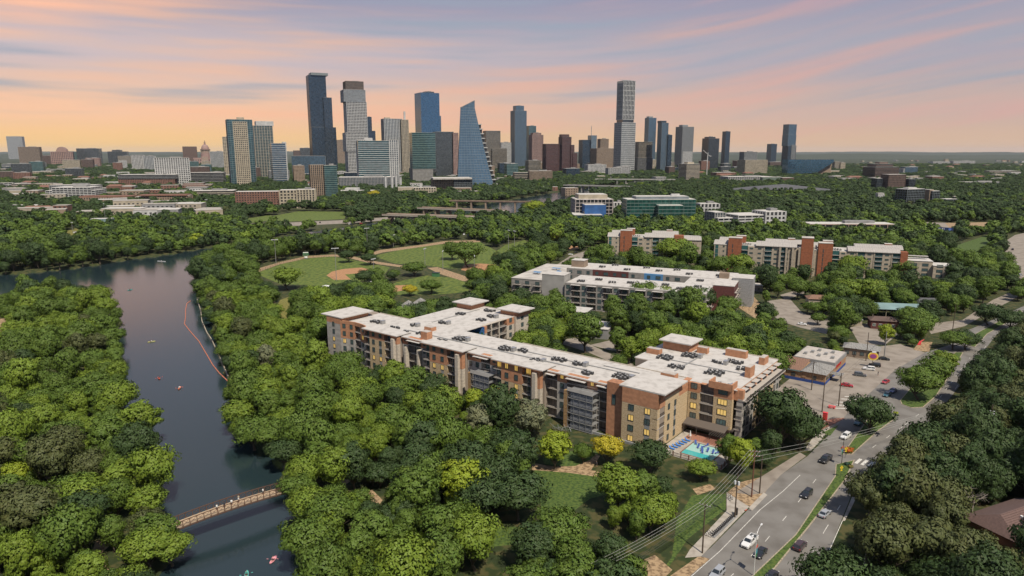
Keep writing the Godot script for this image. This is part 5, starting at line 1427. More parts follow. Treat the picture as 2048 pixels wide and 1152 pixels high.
	for q in [[-101.6, -94.4], [-66.0, -59.0], [-32.8, -29.2], [-24.6, -17.0], [-12.6, -8.8]]:
		pbox(o, "sun_shade", Vector3((q[0] + q[1]) / 2, 15.7, -3.5), Vector3(q[1] - q[0], 0.14, 1.9), M.flat_roof)
	# blind stucco strip, then the stone corner tower
	f = frame_of(Vector3(-8.4, 0, -2.6), E)
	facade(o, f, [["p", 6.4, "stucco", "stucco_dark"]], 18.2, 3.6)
	window(o, f, 2.6, 12.6, 1.1, 3.2, false, 1)
	f = frame_of(Vector3(-2.0, 0, -1.0), E)
	facade(o, f, [["d", 12.2, "stone", "stucco", [2, 0, 11, 13], 1.7]], 18.2, 1.7, 0, 4, 4)
	f = frame_of(Vector3(10.2, 0, -1.0), Vector3(0, 0, -1))
	facade(o, f, [["b", 5.2, "trim", "stucco"], ["d", 10.0, "stone", "stone", [], 1.1], ["p", 9.8, "stone", "stucco"]], 16.9, 1.7, 0, 4, 4)
	# right wing, the side that looks on the pool
	f = frame_of(Vector3(10.4, 0, -23.0), E)
	facade(o, f, [["w", 4.0, "stone", "stucco", [2], 1.9], ["b", 4.6, "trim", "stucco"], ["w", 6.0, "stone", "stucco", [2, 3], 2.9]], 16.5, 1.7, 1)
	wbox(o, "colonnade_beam", f, 0, 15.4, 2.9, 3.3, -1.6, 0.2, M.rail_dark)
	f = frame_of(Vector3(25.4, 0, -24.6), E)
	facade(o, f, [["b", 2.4, "trim", "stucco"]], 13.3, 1.7, 1)
	wbox(o, "wall", frame_of(Vector3(25.0, 0, -24.4), E), 0, 1.3, 13.2, 16.4, -1.4, 0.0, M.stucco)
	f = frame_of(Vector3(27.9, 0, -24.8), Vector3(0, 0, -1))
	var side := []
	for i in 6:
		side.append(["w", 4.0, "stone", "stone", [], 1.3])
		side.append(["b", 2.6, "trim", "trim"])
	var s := 0.0
	for c in side:
		for k in 4:
			if c[0] == "w":
				if k == 0:
					wbox(o, "wall", f, s, s + 4.0, 0, 13.1, -2.0, 0, M.stone if int(s) % 3 else M.stucco_grey)
				window(o, f, s + 2.0, k * FH + 1.9, 1.3, 1.7, false)
			else:
				balcony(o, f, s, s + 2.6, k * FH + 0.1, 1.9, false)
		s += c[1]
	wbox(o, "terrace", f, -0.2, 40.0, 13.1, 13.45, -2.8, 1.2, M.slab)
	var tf := frame_of(Vector3(29.0, 0, -24.6), Vector3(0, 0, -1))
	for i in 6:
		var r := part(o, "railing", railing_mesh(6.5), M.rail_dark)
		r.position = tf.a + tf.e * (3.3 + i * 6.6) + Vector3(0, 13.45, 0)
		r.rotation.y = tf.turn
	f = frame_of(Vector3(25.9, 0, -25.0), Vector3(0, 0, -1))
	wbox(o, "wall", f, 0, 40.0, 13.4, 16.4, -2.0, 0.0, M.stucco)
	for i in 7:
		window(o, f, 3.0 + i * 5.6, 14.7, 2.0, 2.0, false, 2, false, true)
		wbox(o, "sun_shade", f, 1.2 + i * 5.6, 5.2 + i * 5.6, 15.9, 16.0, 0.0, 1.9, M.roof_grey)
	# the wing behind: mural and right-hand face
	f = frame_of(Vector3(-99.2, 0, -37.0), E)
	facade(o, f, [["p", 10.2, "stucco_grey", "stucco"]], 16.4, 1.6)
	make_mural(o, f)
	f = frame_of(Vector3(-99.2, 0, -25.6), Vector3(0, 0, -1))
	facade(o, f, [["w", 11.4, "stucco_grey", "stucco", [], 1.4]], 16.3, 0.6)
	f = frame_of(Vector3(-89.9, 0, -37.2), Vector3(0, 0, -1))
	facade(o, f, [["b", 5.4, "trim", "trim"], ["b", 5.4, "trim", "trim"], ["b", 5.4, "trim", "trim"], ["w", 5.4, "trim", "stucco", [], 1.6]], 16.4, 1.7)
	for i in 3:
		wbox(o, "pillar", f, i * 5.4 - 0.2, i * 5.4 + 0.3, 0, 16.2, -0.6, 0.12, M.trim)
	f = frame_of(Vector3(-89.0, 0, -59.0), Vector3(0, 0, -1))
	facade(o, f, [["w", 9.6, "trim", "stucco", [], 1.6]], 17.0, 1.7, 0, 5)
	# brick boxes, walkways and ducts on the roof
	for q in [[-94.4, -7.2, 3.6, 3.0, 3.2], [-103.0, -18.0, 4.2, 3.0, 1.6], [-13.0, -45.2, 5.2, 2.6, 2.0], [24.2, -40.6, 1.8, 4.4, 3.6], [23.2, -57.8, 2.0, 4.6, 2.6], [12.6, -60.2, 7.6, 2.4, 2.6], [3.6, -22.8, 5.0, 3.0, 1.6], [1.0, -57.0, 4.0, 2.0, 2.2]]:
		pbox(o, "roof_box", Vector3(q[0], 16.5 + q[4] / 2, q[1]), Vector3(q[2], q[4], q[3]), M.stucco)
		pbox(o, "roof_box_lid", Vector3(q[0], 16.6 + q[4], q[1]), Vector3(q[2] - 0.3, 0.12, q[3] - 0.3), M.roof_grey)
	for q in [[17.4, -22.6, 25.0, -22.2], [17.4, -27.2, 17.8, -22.2], [24.6, -27.2, 25.0, -22.2]]:
		pbox(o, "roof_screen", Vector3((q[0] + q[2]) / 2, 17.5, (q[1] + q[3]) / 2), Vector3(q[2] - q[0], 2.2, q[3] - q[1]), M.stucco)
	for q in [[-110, -12.2, -20, -11.6], [-60, -17.6, 4, -17.2], [-20, -20.4, 6, -20.0], [2.0, -60.0, 2.5, -30.0], [-8.0, -41.2, 24.0, -40.8], [-112, -60, -111.6, -28]]:
		pbox(o, "roof_duct", Vector3((q[0] + q[2]) / 2, 16.72, (q[1] + q[3]) / 2), Vector3(q[2] - q[0], 0.28, q[3] - q[1]), M.unit_grey)
	for q in [[-60, -26.0, 9.9, -25.7], [-144, -26.0, -125, -25.7], [-124.6, -66.6, -90.2, -66.3], [-16.6, -65.6, 26, -65.3]]:
		pbox(o, "roof_edge", Vector3((q[0] + q[2]) / 2, 16.72, (q[1] + q[3]) / 2), Vector3(q[2] - q[0], 0.3, 0.3), M.trim)
	pbox(o, "plinth", Vector3(-1.0, 0.4, -0.6), Vector3(23.0, 0.9, 0.5), M.panel_grey)
	# pool awning and pergola
	var aw := MB.new()
	aw.quad(Vector3(10.6, 3.4, -19.4), Vector3(24.6, 3.4, -19.4), Vector3(24.6, 4.4, -22.9), Vector3(10.6, 4.4, -22.9))
	aw.quad(Vector3(10.6, 3.0, -19.4), Vector3(24.6, 3.0, -19.4), Vector3(24.6, 3.4, -19.4), Vector3(10.6, 3.4, -19.4))
	part(o, "awning", aw, M.canvas)
	for i in 4:
		pbox(o, "awning_post", Vector3(11.0 + i * 4.4, 1.5, -19.3), Vector3(0.18, 3.0, 0.18), M.rail_dark)
	for i in 9:
		pbox(o, "pergola_slat", Vector3(21.0 + i * 0.7, 3.3, -17.4), Vector3(0.12, 0.2, 3.8), M.rail_dark)
	scaffolds()
	pool_yard(o.transform)
	roof_units(o.transform)
	var tr := o.transform
	for q in [[[-154, -26], [12, -26], [12, 1.5], [-154, 1.5]], [[-126, -68], [-88, -68], [-88, -24], [-126, -24]], [[-17, -67], [31, -67], [31, 1], [-17, 1]]]:
		var pp := []
		for c in q:
			var w: Vector3 = tr * Vector3(c[0], 0, c[1])
			pp.append(Vector2(w.x, w.z))
		stop(pp, 3.5)
	# the right half of the front shows down to the ground
	var show := []
	for c in [[-36, -8], [30, -8], [30, 3], [-36, 3]]:
		var w: Vector3 = tr * Vector3(c[0], 0, c[1])
		show.append(Vector2(w.x, w.z))
	front_view = show
	for c in [[-154, -8], [-36, -8], [-36, 1], [-154, 1]]:
		var w: Vector3 = tr * Vector3(c[0], 0, c[1])
		left_view.append(Vector2(w.x, w.z))


var front_view: Array = []
var left_view: Array = []
var block_view: Array = []


func make_mural(o: Node, f: Dictionary) -> void:
	# a painted wall picture: blue sky over green hills
	var im := Image.create(128, 64, false, Image.FORMAT_RGB8)
	var n := noisef(3, 0.05)
	for y in 64:
		for x in 128:
			var c := Color(0.16, 0.36, 0.62).lerp(Color(0.40, 0.62, 0.80), clampf(n.get_noise_2d(x, y * 1.5) + 0.4, 0, 1))
			if y > 44 + n.get_noise_1d(x * 1.4) * 26.0:
				c = Color(0.16, 0.36, 0.16).lerp(Color(0.32, 0.48, 0.16), clampf(n.get_noise_2d(x * 2, y * 2) + 0.5, 0, 1))
			im.set_pixel(x, y, c)
	var m := StandardMaterial3D.new()
	m.albedo_texture = ImageTexture.create_from_image(im)
	m.roughness = 0.9
	var b := MB.new()
	b.quad(Vector3(0.1, 11.6, 0), Vector3(10.1, 11.6, 0), Vector3(10.1, 16.2, 0), Vector3(0.1, 16.2, 0))
	b.uv.append_array([Vector2(0, 1), Vector2(1, 1), Vector2(1, 0), Vector2(0, 0)])
	var q := part(o, "mural", b, m)
	q.position = f.a + f.n * 0.06
	q.rotation.y = f.turn


func scaffolds() -> void:
	var tr := Transform3D(Basis(Vector3.UP, deg_to_rad(-38)), Vector3(35.58, 0, -201.73))
	for q in [[-64.0, 8.6, 4, "steel scaffold with white sheeting on the middle bay of the apartments"], [-21.4, 9.6, 5, "taller steel scaffold wrapped in dark netting near the stone corner"]]:
		var o := thing("scaffold", q[3], "scaffold", tr * Vector3(q[0], 0, -3.9), deg_to_rad(-38))
		var w: float = q[1]
		var d := 4.4
		var lv: int = q[2]
		for i in 5:
			for z in [0.2, d]:
				pbox(o, "standard", Vector3(w * i / 4.0, lv * 1.3 + 0.2, z), Vector3(0.1, lv * 2.6 + 0.4, 0.1), M.metal)
		for k in lv + 1:
			pbox(o, "platform", Vector3(w / 2, k * 2.6 + 0.3, d / 2 + 0.1), Vector3(w, 0.1, d), M.metal)
			for z in [0.2, d]:
				pbox(o, "guard_rail", Vector3(w / 2, k * 2.6 + 1.3, z), Vector3(w, 0.07, 0.07), M.metal)
			if k < lv:
				var x := MB.new()
				for i in 4:
					x.bar(Vector3(w * i / 4.0, k * 2.6 + 0.3, d + 0.08), Vector3(w * (i + 1) / 4.0, k * 2.6 + 2.9, d + 0.08), 0.07)
				part(o, "brace", x, M.metal)
				pbox(o, "netting", Vector3(w / 2 + 0.4, k * 2.6 + 1.6, d - 0.25), Vector3(w - 1.2, 2.1, 0.03), M.mesh_sheet)
		pbox(o, "top_sheet", Vector3(w / 2, lv * 2.6 + 0.75, d + 0.14), Vector3(w + 0.3, 1.3, 0.06), M.flat_roof)
		for k in lv * 2:
			pbox(o, "rubbish_chute", Vector3(-0.9, 0.7 + k * 1.3, d - 0.6), Vector3(1.3, 1.2, 1.2), M.timber)


# x and z of the roof units in the frame of the building: cluster centre, rows, columns
func roof_units(tr: Transform3D) -> void:
	var proto: Node3D = null
	var clusters := [
		[-131, -13, 2, 4, "near the curved terrace"], [-117, -11, 1, 4, "behind the first bay"], [-114, -19, 2, 2, "at the root of the rear wing"], [-108, -9, 1, 3, "beside the first brick box"], [-101, -11, 2, 3, "between two brick boxes"],
		[-112, -47, 2, 3, "on the rear wing"], [-107, -30, 2, 3, "at the neck of the rear wing"], [-106, -60, 2, 4, "by the rear wing cap"], [-98, -52, 2, 3, "near the mural"], [-97, -44, 2, 3, "above the mural"],
		[-83, -15, 3, 4, "behind the second bay"], [-87, -8.5, 1, 4, "over the second bay"], [-60, -15, 3, 4, "past the second bay"], [-53, -17, 2, 3, "behind the third bay"],
		[-42, -10, 2, 3, "over the third bay"], [-36, -16, 2, 4, "amid the long roof"], [-28, -16, 2, 3, "towards the stone corner"], [-20, -9, 2, 3, "over the scaffolded recess"], [-9, -13, 3, 4, "beside the corner cap"],
		[-7, -42, 3, 4, "by the penthouse"], [-1, -50, 3, 4, "under the penthouse"], [1, -34, 2, 4, "on the step of the right wing"], [10, -48, 1, 3, "mid right wing"], [15, -52, 2, 4, "at the rear of the right wing"],
		[20, -46, 2, 3, "near the terrace edge"], [14, -36, 3, 4, "in the middle of the right wing"], [21, -25, 2, 3, "inside the stucco screen"],
	]
	var k := 0
	for c in clusters:
		var label := "dark rooftop condenser in the cluster %s" % c[4]
		for i in c[2]:
			for j in c[3]:
				var p := tr * Vector3(c[0] + (j - (c[3] - 1) / 2.0) * 1.45 + sin(k * 7.0 + i * 3.0 + j) * 0.25, 16.6, c[1] + (i - (c[2] - 1) / 2.0) * 1.7 + cos(k * 5.0 + j * 2.0) * 0.5)
				if proto == null:
					proto = thing("condenser", label, "air conditioner", p, deg_to_rad(-38), "condensers " + c[4])
					pbox(proto, "casing", Vector3(0, 0.48, 0), Vector3(0.95, 0.9, 0.95), M.unit_dark)
					var b := MB.new()
					b.tube([Vector3(0, 0.9, 0), Vector3(0, 1.0, 0)], [0.42, 0.4], 10)
					part(proto, "fan_guard", b, M.unit_grey)
				else:
					copy_of(proto, "condenser", p, deg_to_rad(-38), label, "condensers " + c[4])
		var q := tr * Vector3(c[0] + c[3] * 0.7 + 1.1, 16.6, c[1])
		if k % 2 == 0:
			var u := thing("roof_cabinet", "pale metal roof cabinet %s" % c[4], "roof unit", q, deg_to_rad(-38))
			pbox(u, "casing", Vector3(0, 0.75, 0), Vector3(1.3, 1.4, 2.0), M.unit_grey)
			pbox(u, "lid", Vector3(0, 1.5, 0), Vector3(1.4, 0.1, 2.1), M.metal)
		k += 1


func pool_yard(tr: Transform3D) -> void:
	var yaw := deg_to_rad(-38)
	var y := MB.new()
	y.bx(10.6, -0.3, -22.6, 31.0, 0.1, -1.0)
	var deck := struct("pool_terrace", y, M.concrete)
	deck.transform = tr
	var b2 := MB.new()
	b2.bx(13.0, 0.1, -22.4, 29.0, 0.14, -15.6)
	var brick := struct("terrace_paving", b2, M.brick_paving)
	brick.transform = tr
	var o := thing("swimming_pool", "turquoise swimming pool with a shallow lounging shelf", "pool", tr * Vector3(21.7, 0.1, -9.4), yaw)
	var rim := MB.new()
	rim.bx(-5.2, 0, -5.2, 5.2, 0.1, -4.85)
	rim.bx(-5.2, 0, 4.85, 5.2, 0.1, 5.2)
	rim.bx(-5.2, 0, -4.85, -4.85, 0.1, 4.85)
	rim.bx(4.85, 0, -4.85, 5.2, 0.1, 4.85)
	part(o, "coping", rim, M.wall_brick)
	mat("pool_shelf", 0.30, 0.50, 0.47, 0.12).metallic_specular = 0.5
	mat("pool_deep", 0.055, 0.36, 0.37, 0.08).metallic_specular = 0.5
	pbox(o, "shelf_water", Vector3(0, 0.03, -1.6), Vector3(9.7, 0.04, 6.5), M.pool_shelf)
	pbox(o, "deep_water", Vector3(0, 0.02, 3.25), Vector3(9.7, 0.04, 3.18), M.pool_deep)
	mat("lounger_blue", 0.03, 0.075, 0.26, 0.8)
	mat("sling_blue", 0.03, 0.16, 0.47, 0.8)
	# recliners on the shelf and blue loungers on the deck
	var proto: Node3D = null
	var spots := [[-4.0, -4.2, 0.5], [-0.4, -4.0, -0.4], [-2.2, -2.0, 0.2], [-0.6, -1.0, 0.3], [1.2, -1.2, 0.2], [3.0, -0.9, 0.2], [4.2, -1.6, -0.3], [0.2, 0.6, 0.4]]
	var says := ["at the inner corner of the shelf", "against the brick edge of the shelf", "second from the inner corner", "in the middle of the shelf", "just right of the shelf middle", "near the outer edge of the shelf", "at the outer edge of the shelf", "next to the deep water"]
	for i in spots.size():
		var p := tr * Vector3(21.7 + spots[i][0], 0.15, -9.4 + spots[i][1])
		var label := "blue and white recliner standing in the pool " + str(says[i])
		if proto == null:
			proto = lounger("pool_recliner", label, p, yaw + spots[i][2], M.lounger_blue, M.lounger_white)
			proto.set_meta("group", "recliners in the pool")
		else:
			copy_of(proto, "pool_recliner", p, yaw + spots[i][2], label, "recliners in the pool")
	proto = null
	for i in 6:
		var p := tr * Vector3(13.4 + i * 0.25, 0.1, -5.2 - i * 1.75)
		var label: String = ["nearest the pool fence", "second from the fence", "third from the fence", "fourth from the fence", "fifth from the fence", "nearest the building"][i]
		if proto == null:
			proto = lounger("sun_lounger", "bright blue sun lounger on the deck, " + label, p, yaw + PI / 2, M.sling_blue, M.sling_blue)
			proto.set_meta("group", "loungers on the pool deck")
		else:
			copy_of(proto, "sun_lounger", p, yaw + PI / 2, "bright blue sun lounger on the deck, " + label, "loungers on the pool deck")
	# fence round the yard
	var f := thing("pool_fence", "dark metal fence with brick posts round the pool yard", "fence", tr * Vector3(10.8, 0.1, -1.2), yaw)
	for i in 9:
		pbox(f, "post", Vector3(i * 2.5, 0.75, 0), Vector3(0.3, 1.5, 0.3), M.wall_brick)
		if i < 8:
			var r := part(f, "panel", railing_mesh(2.2), M.rail_dark)
			r.position = Vector3(i * 2.5 + 1.25, 0.1, 0)
	for i in 7:
		var r := part(f, "panel", railing_mesh(2.2), M.rail_dark)
		r.position = Vector3(20.0, 0.1, -1.3 - i * 2.5)
		r.rotation.y = PI / 2
		pbox(f, "post", Vector3(20.0, 0.75, -2.5 - i * 2.5), Vector3(0.3, 1.5, 0.3), M.wall_brick)
	for q in [[14.6, -16.4, "white folded garden parasol beside the awning", 0], [26.2, -16.0, "white folded garden parasol at the far pool corner", 1]]:
		var u := thing("parasol", q[2], "parasol", tr * Vector3(q[0], 0.1, q[1]), yaw)
		var pb := MB.new()
		pb.tube([Vector3(0, 0, 0), Vector3(0, 2.6, 0)], [0.05, 0.04], 6)
		part(u, "pole", pb, M.metal)
		var cb := MB.new()
		cb.tube([Vector3(0, 0.9, 0), Vector3(0, 1.5, 0), Vector3(0, 2.7, 0)], [0.42, 0.3, 0.05], 9)
		part(u, "canopy", cb, M.lounger_white)
		pbox(u, "foot", Vector3(0, 0.06, 0), Vector3(0.6, 0.12, 0.6), M.wall_grey)


func lounger(called: String, label: String, p: Vector3, turn: float, cloth: Material, frame: Material) -> Node3D:
	var o := thing(called, label, "lounger", p, turn)
	var b := MB.new()
	b.bx(-0.33, 0.3, -0.2, 0.33, 0.36, 1.1)
	part(o, "seat", b, cloth)
	var c := MB.new()
	c.quad(Vector3(-0.33, 0.36, -0.2), Vector3(0.33, 0.36, -0.2), Vector3(0.33, 0.95, -0.75), Vector3(-0.33, 0.95, -0.75))
	c.quad(Vector3(0.33, 0.30, -0.25), Vector3(-0.33, 0.30, -0.25), Vector3(-0.33, 0.90, -0.8), Vector3(0.33, 0.90, -0.8))
	part(o, "backrest", c, cloth)
	for s in [-1, 1]:
		for z in [-0.1, 1.0]:
			pbox(o, "leg", Vector3(s * 0.3, 0.15, z), Vector3(0.06, 0.3, 0.06), frame)
		pbox(o, "side_rail", Vector3(s * 0.36, 0.3, 0.42), Vector3(0.05, 0.07, 1.4), frame)
	return o


# ------------------------------------------------------------------ apartment blocks behind
func stop_local(o: Node3D, q: Array, margin := 3.0, clear := true) -> void:
	var pp := []
	for c in [[q[0], q[1]], [q[2], q[1]], [q[2], q[3]], [q[0], q[3]]]:
		var w: Vector3 = o.transform * Vector3(c[0], 0, c[1])
		pp.append(Vector2(w.x, w.z))
	stop(pp, margin)
	if clear:
		see_over.append([PackedVector2Array(pp), Rect2(pp[0], Vector2.ZERO).expand(pp[1]).expand(pp[2]).expand(pp[3])])


func make_mid_buildings() -> void:
	make_home_materials()
	mat("maroon_brick", 0.13, 0.042, 0.038, 0.93, 0, "soft", 0.15, true)
	mat("grey_wall", 0.30, 0.285, 0.265, 0.93, 0, "soft", 0.1, true)
	mat("blue_panel", 0.07, 0.20, 0.38, 0.85)
	mat("terracotta", 0.31, 0.108, 0.052, 0.92, 0, "soft", 0.1, true)
	mat("sand_wall", 0.43, 0.37, 0.29, 0.93, 0, "soft", 0.08, true)
	mat("barrel_roof", 0.46, 0.43, 0.40, 0.7, 0.1, "soft", 0.15, true)
	mat("teal_pane", 0.035, 0.10, 0.10, 0.1)
	mat("orange_wall", 0.40, 0.245, 0.145, 0.92, 0, "stain", 0.3, true)
	mat("deep_blue", 0.02, 0.055, 0.22, 0.85)
	mat("rust_roof", 0.26, 0.15, 0.105, 0.9, 0, "stain", 0.25, true)
	mat("tin_roof", 0.33, 0.325, 0.315, 0.65, 0.2, "stain", 0.2, true)
	grey_apartments()
	terracotta_block("terracotta and sand apartment block with a huge round tree before it", Vector2(110.1, -564.8), -12, 24.0, 21.5, 0)
	terracotta_block("middle terracotta and sand apartment block with a tall brick-red stair tower at its end", Vector2(182.8, -507.9), -22, 28.5, 22.0, 1)
	terracotta_block("terracotta and sand apartment block with a long barrel roof and lower end wing", Vector2(244.7, -492.7), -20, 34.0, 20.0, 2)
	restaurant()
	eateries()
	pavilions()
	southern_house()


func grey_apartments() -> void:
	var o := thing("apartment_building", "long grey apartment building round a courtyard with a maroon brick end and white roofs", "building", Vector3(31.0, 0, -394.4), deg_to_rad(-24.5))
	for q in [[0.0, -30.0, 80.5, -1.6, 14.6], [64.0, -50.0, 80.0, -30.0, 14.6], [-17.0, -78.0, 89.0, -51.6, 14.6]]:
		pbox(o, "core", Vector3((q[0] + q[2]) / 2, q[4] / 2, (q[1] + q[3]) / 2), Vector3(q[2] - q[0], q[4], q[3] - q[1]), M.inner_wall)
		pbox(o, "roof", Vector3((q[0] + q[2]) / 2, q[4] + 0.15, (q[1] + q[3]) / 2), Vector3(q[2] - q[0] + 0.4, 0.3, q[3] - q[1] + 0.4), M.flat_roof)
	var f := frame_of(Vector3(0, 0, 0), Vector3.RIGHT)
	var s := 0.0
	var i := 0
	while s < 79.0:
		var w := 4.4 if i % 2 == 0 else 5.2
		if i % 2 == 0:
			wbox(o, "wall", f, s, s + w, 0, 15.2, -1.6, 0, M.grey_wall)
			for k in 4:
				window(o, f, s + w / 2, k * 3.6 + 2.2, 2.0, 2.0, false)
		else:
			for k in 4:
				balcony(o, f, s, s + w, k * 3.6 + 0.3, 1.55, false, 0.7)
			wbox(o, "lintel", f, s, s + w, 14.0, 15.2, -1.6, 0.02, M.grey_wall)
			wbox(o, "sun_shade", f, s - 0.3, s + w + 0.3, 14.35, 14.5, 0.0, 1.8, M.flat_roof)
			wbox(o, "wall", f, s, s + w, 0, 0.3, -1.6, -0.02, M.grey_wall)
		s += w
		i += 1
	# courtyard face of the rear range, in coloured lengths
	f = frame_of(Vector3(-17, 0, -50.0), Vector3.RIGHT)
	s = 0.0
	for q in [[18.0, "grey_wall"], [24.0, "maroon_brick"], [10.0, "grey_wall"], [12.0, "blue_panel"], [17.0, "grey_wall"]]:
		wbox(o, "wall", f, s, s + q[0], 0, 15.2, -1.6, 0, M[q[1]])
		for k in 4:
			for j in int(q[0] / 6.0):
				window(o, f, s + 3.0 + j * 6.0, k * 3.6 + 2.3, 2.8 if j % 2 else 1.8, 1.8, false)
		s += q[0]
	# maroon end and pale grey end
	pbox(o, "maroon_end", Vector3(86.4, 7.6, -39.0), Vector3(12.0, 15.2, 21.6), M.maroon_brick)
	pbox(o, "roof", Vector3(86.4, 15.3, -39.0), Vector3(12.2, 0.3, 21.8), M.flat_roof)
	f = frame_of(Vector3(92.4, 0, -30.0), Vector3(0, 0, -1))
	for k in 4:
		for j in 3:
			balcony(o, f, 1.0 + j * 6.0, 5.0 + j * 6.0, k * 3.6 + 0.4, 0.1, false, 1.5)
	pbox(o, "grey_end", Vector3(94.8, 8.4, -55.0), Vector3(11.6, 16.8, 14.6), M.panel_grey)
	pbox(o, "roof", Vector3(94.8, 16.95, -55.0), Vector3(11.8, 0.3, 14.8), M.flat_roof)
	f = frame_of(Vector3(80.6, 0, 0.0), Vector3(0, 0, -1))
	for k in 4:
		for j in 3:
			balcony(o, f, 3.0 + j * 8.0, 8.0 + j * 8.0, k * 3.6 + 0.4, 0.1, false, 1.5)
	# stair tower and the lower stepped wing with a roof terrace
	pbox(o, "stair_tower", Vector3(-8.0, 9.5, -7.0), Vector3(14.0, 19.0, 11.0), M.wall_concrete)
	pbox(o, "roof", Vector3(-8.0, 19.1, -7.0), Vector3(14.3, 0.3, 11.3), M.flat_roof)
	pbox(o, "stair_tower", Vector3(-12.0, 9.6, -62.0), Vector3(9.0, 19.4, 8.0), M.wall_tan)
	pbox(o, "roof", Vector3(-12.0, 19.4, -62.0), Vector3(9.3, 0.3, 8.3), M.flat_roof)
	pbox(o, "low_wing", Vector3(-30.0, 5.6, -52.0), Vector3(28.0, 11.2, 62.0), M.grey_wall)
	pbox(o, "roof", Vector3(-30.0, 11.3, -52.0), Vector3(28.4, 0.3, 62.4), M.wall_roof)
	f = frame_of(Vector3(-44.0, 0, -20.9), Vector3.RIGHT)
	for k in 3:
		for j in 4:
			balcony(o, f, 1.5 + j * 7.0, 6.5 + j * 7.0, k * 3.6 + 0.4, 0.1, false, 1.6)
	for q in [[-34, -40, 5, 4], [-28, -60, 6, 3], [-22, -48, 3, 5]]:
		pbox(o, "blue_awning", Vector3(q[0], 12.8, q[1]), Vector3(q[2], 0.15, q[3]), M.blue_panel)
		pbox(o, "awning_post", Vector3(q[0], 12.1, q[1]), Vector3(0.2, 1.4, 0.2), M.rail_dark)
	pbox(o, "roof_house", Vector3(83.0, 16.4, -57.0), Vector3(5.5, 3.4, 5.5), M.wall_tan)
	var proto: Node3D = null
	for q in [[6, -9, 7], [14, -18, 6], [24, -12, 4], [34, -16, 6], [44, -9, 5], [54, -18, 6], [64, -10, 6], [72, -20, 5], [70, -40, 6], [60, -60, 5], [40, -64, 5], [20, -60, 5], [2, -64, 5], [78, -62, 5], [30, -72, 4], [50, -72, 4], [8, -74, 4]]:
		for j in q[2]:
			var p := o.transform * Vector3(q[0] + (j % 3) * 1.5, 15.05, q[1] + int(j / 3) * 1.6)
			var label := "small dark condenser on the white roof of the grey apartments"
			if proto == null:
				proto = thing("roof_condenser", label, "air conditioner", p, 0.0, "condensers on the grey apartments")
				pbox(proto, "casing", Vector3(0, 0.55, 0), Vector3(1.0, 1.0, 1.0), M.unit_dark)
				pbox(proto, "fan_guard", Vector3(0, 1.08, 0), Vector3(0.75, 0.08, 0.75), M.unit_grey)
			else:
				copy_of(proto, "roof_condenser", p, 0.0, label, "condensers on the grey apartments")
	stop_local(o, [-45, -84, 101, 3], 3.0, false)
	stop_local(o, [0, -12, 36, 2], 0.0)
	block_view.append(tree_stop[-1][0])


func barrel(o: Node, x0: float, x1: float, y: float, zf: float, depth: float, rise: float) -> void:
	var b := MB.new()
	var n := 8
	var pts := []
	for i in n + 1:
		var t := float(i) / n
		pts.append(Vector2(zf + 0.8 - t * (depth + 0.8), y + rise * sin(t * PI * 0.62 + 0.05)))
	for i in n:
		b.quad(Vector3(x0, pts[i].y, pts[i].x), Vector3(x1, pts[i].y, pts[i].x), Vector3(x1, pts[i + 1].y, pts[i + 1].x), Vector3(x0, pts[i + 1].y, pts[i + 1].x))
		for x in [x0, x1]:
			var a := Vector3(x, pts[i].y, pts[i].x)
			var c := Vector3(x, pts[i + 1].y, pts[i + 1].x)
			if x == x1:
				b.quad(Vector3(x, y - 0.2, a.z), Vector3(x, y - 0.2, c.z), c, a)
			else:
				b.quad(Vector3(x, y - 0.2, c.z), Vector3(x, y - 0.2, a.z), a, c)
	b.quad(Vector3(x0, y - 0.2, pts[0].x), Vector3(x1, y - 0.2, pts[0].x), Vector3(x1, pts[0].y, pts[0].x), Vector3(x0, pts[0].y, pts[0].x))
	b.quad(Vector3(x0, y - 0.2, pts[n].x), Vector3(x1, y - 0.2, pts[n].x), Vector3(x1, y - 0.2, pts[0].x), Vector3(x0, y - 0.2, pts[0].x))
	part(o, "barrel_roof", b, M.barrel_roof)
	var ribs := int((x1 - x0) / 1.5)
	var r := MB.new()
	for k in ribs:
		var x := lerpf(x0, x1, (k + 0.5) / ribs)
		for i in n:
			r.bar(Vector3(x, pts[i].y + 0.03, pts[i].x), Vector3(x, pts[i + 1].y + 0.03, pts[i + 1].x), 0.1, 0.12)
	part(o, "roof_seam", r, M.barrel_roof, "stuff")


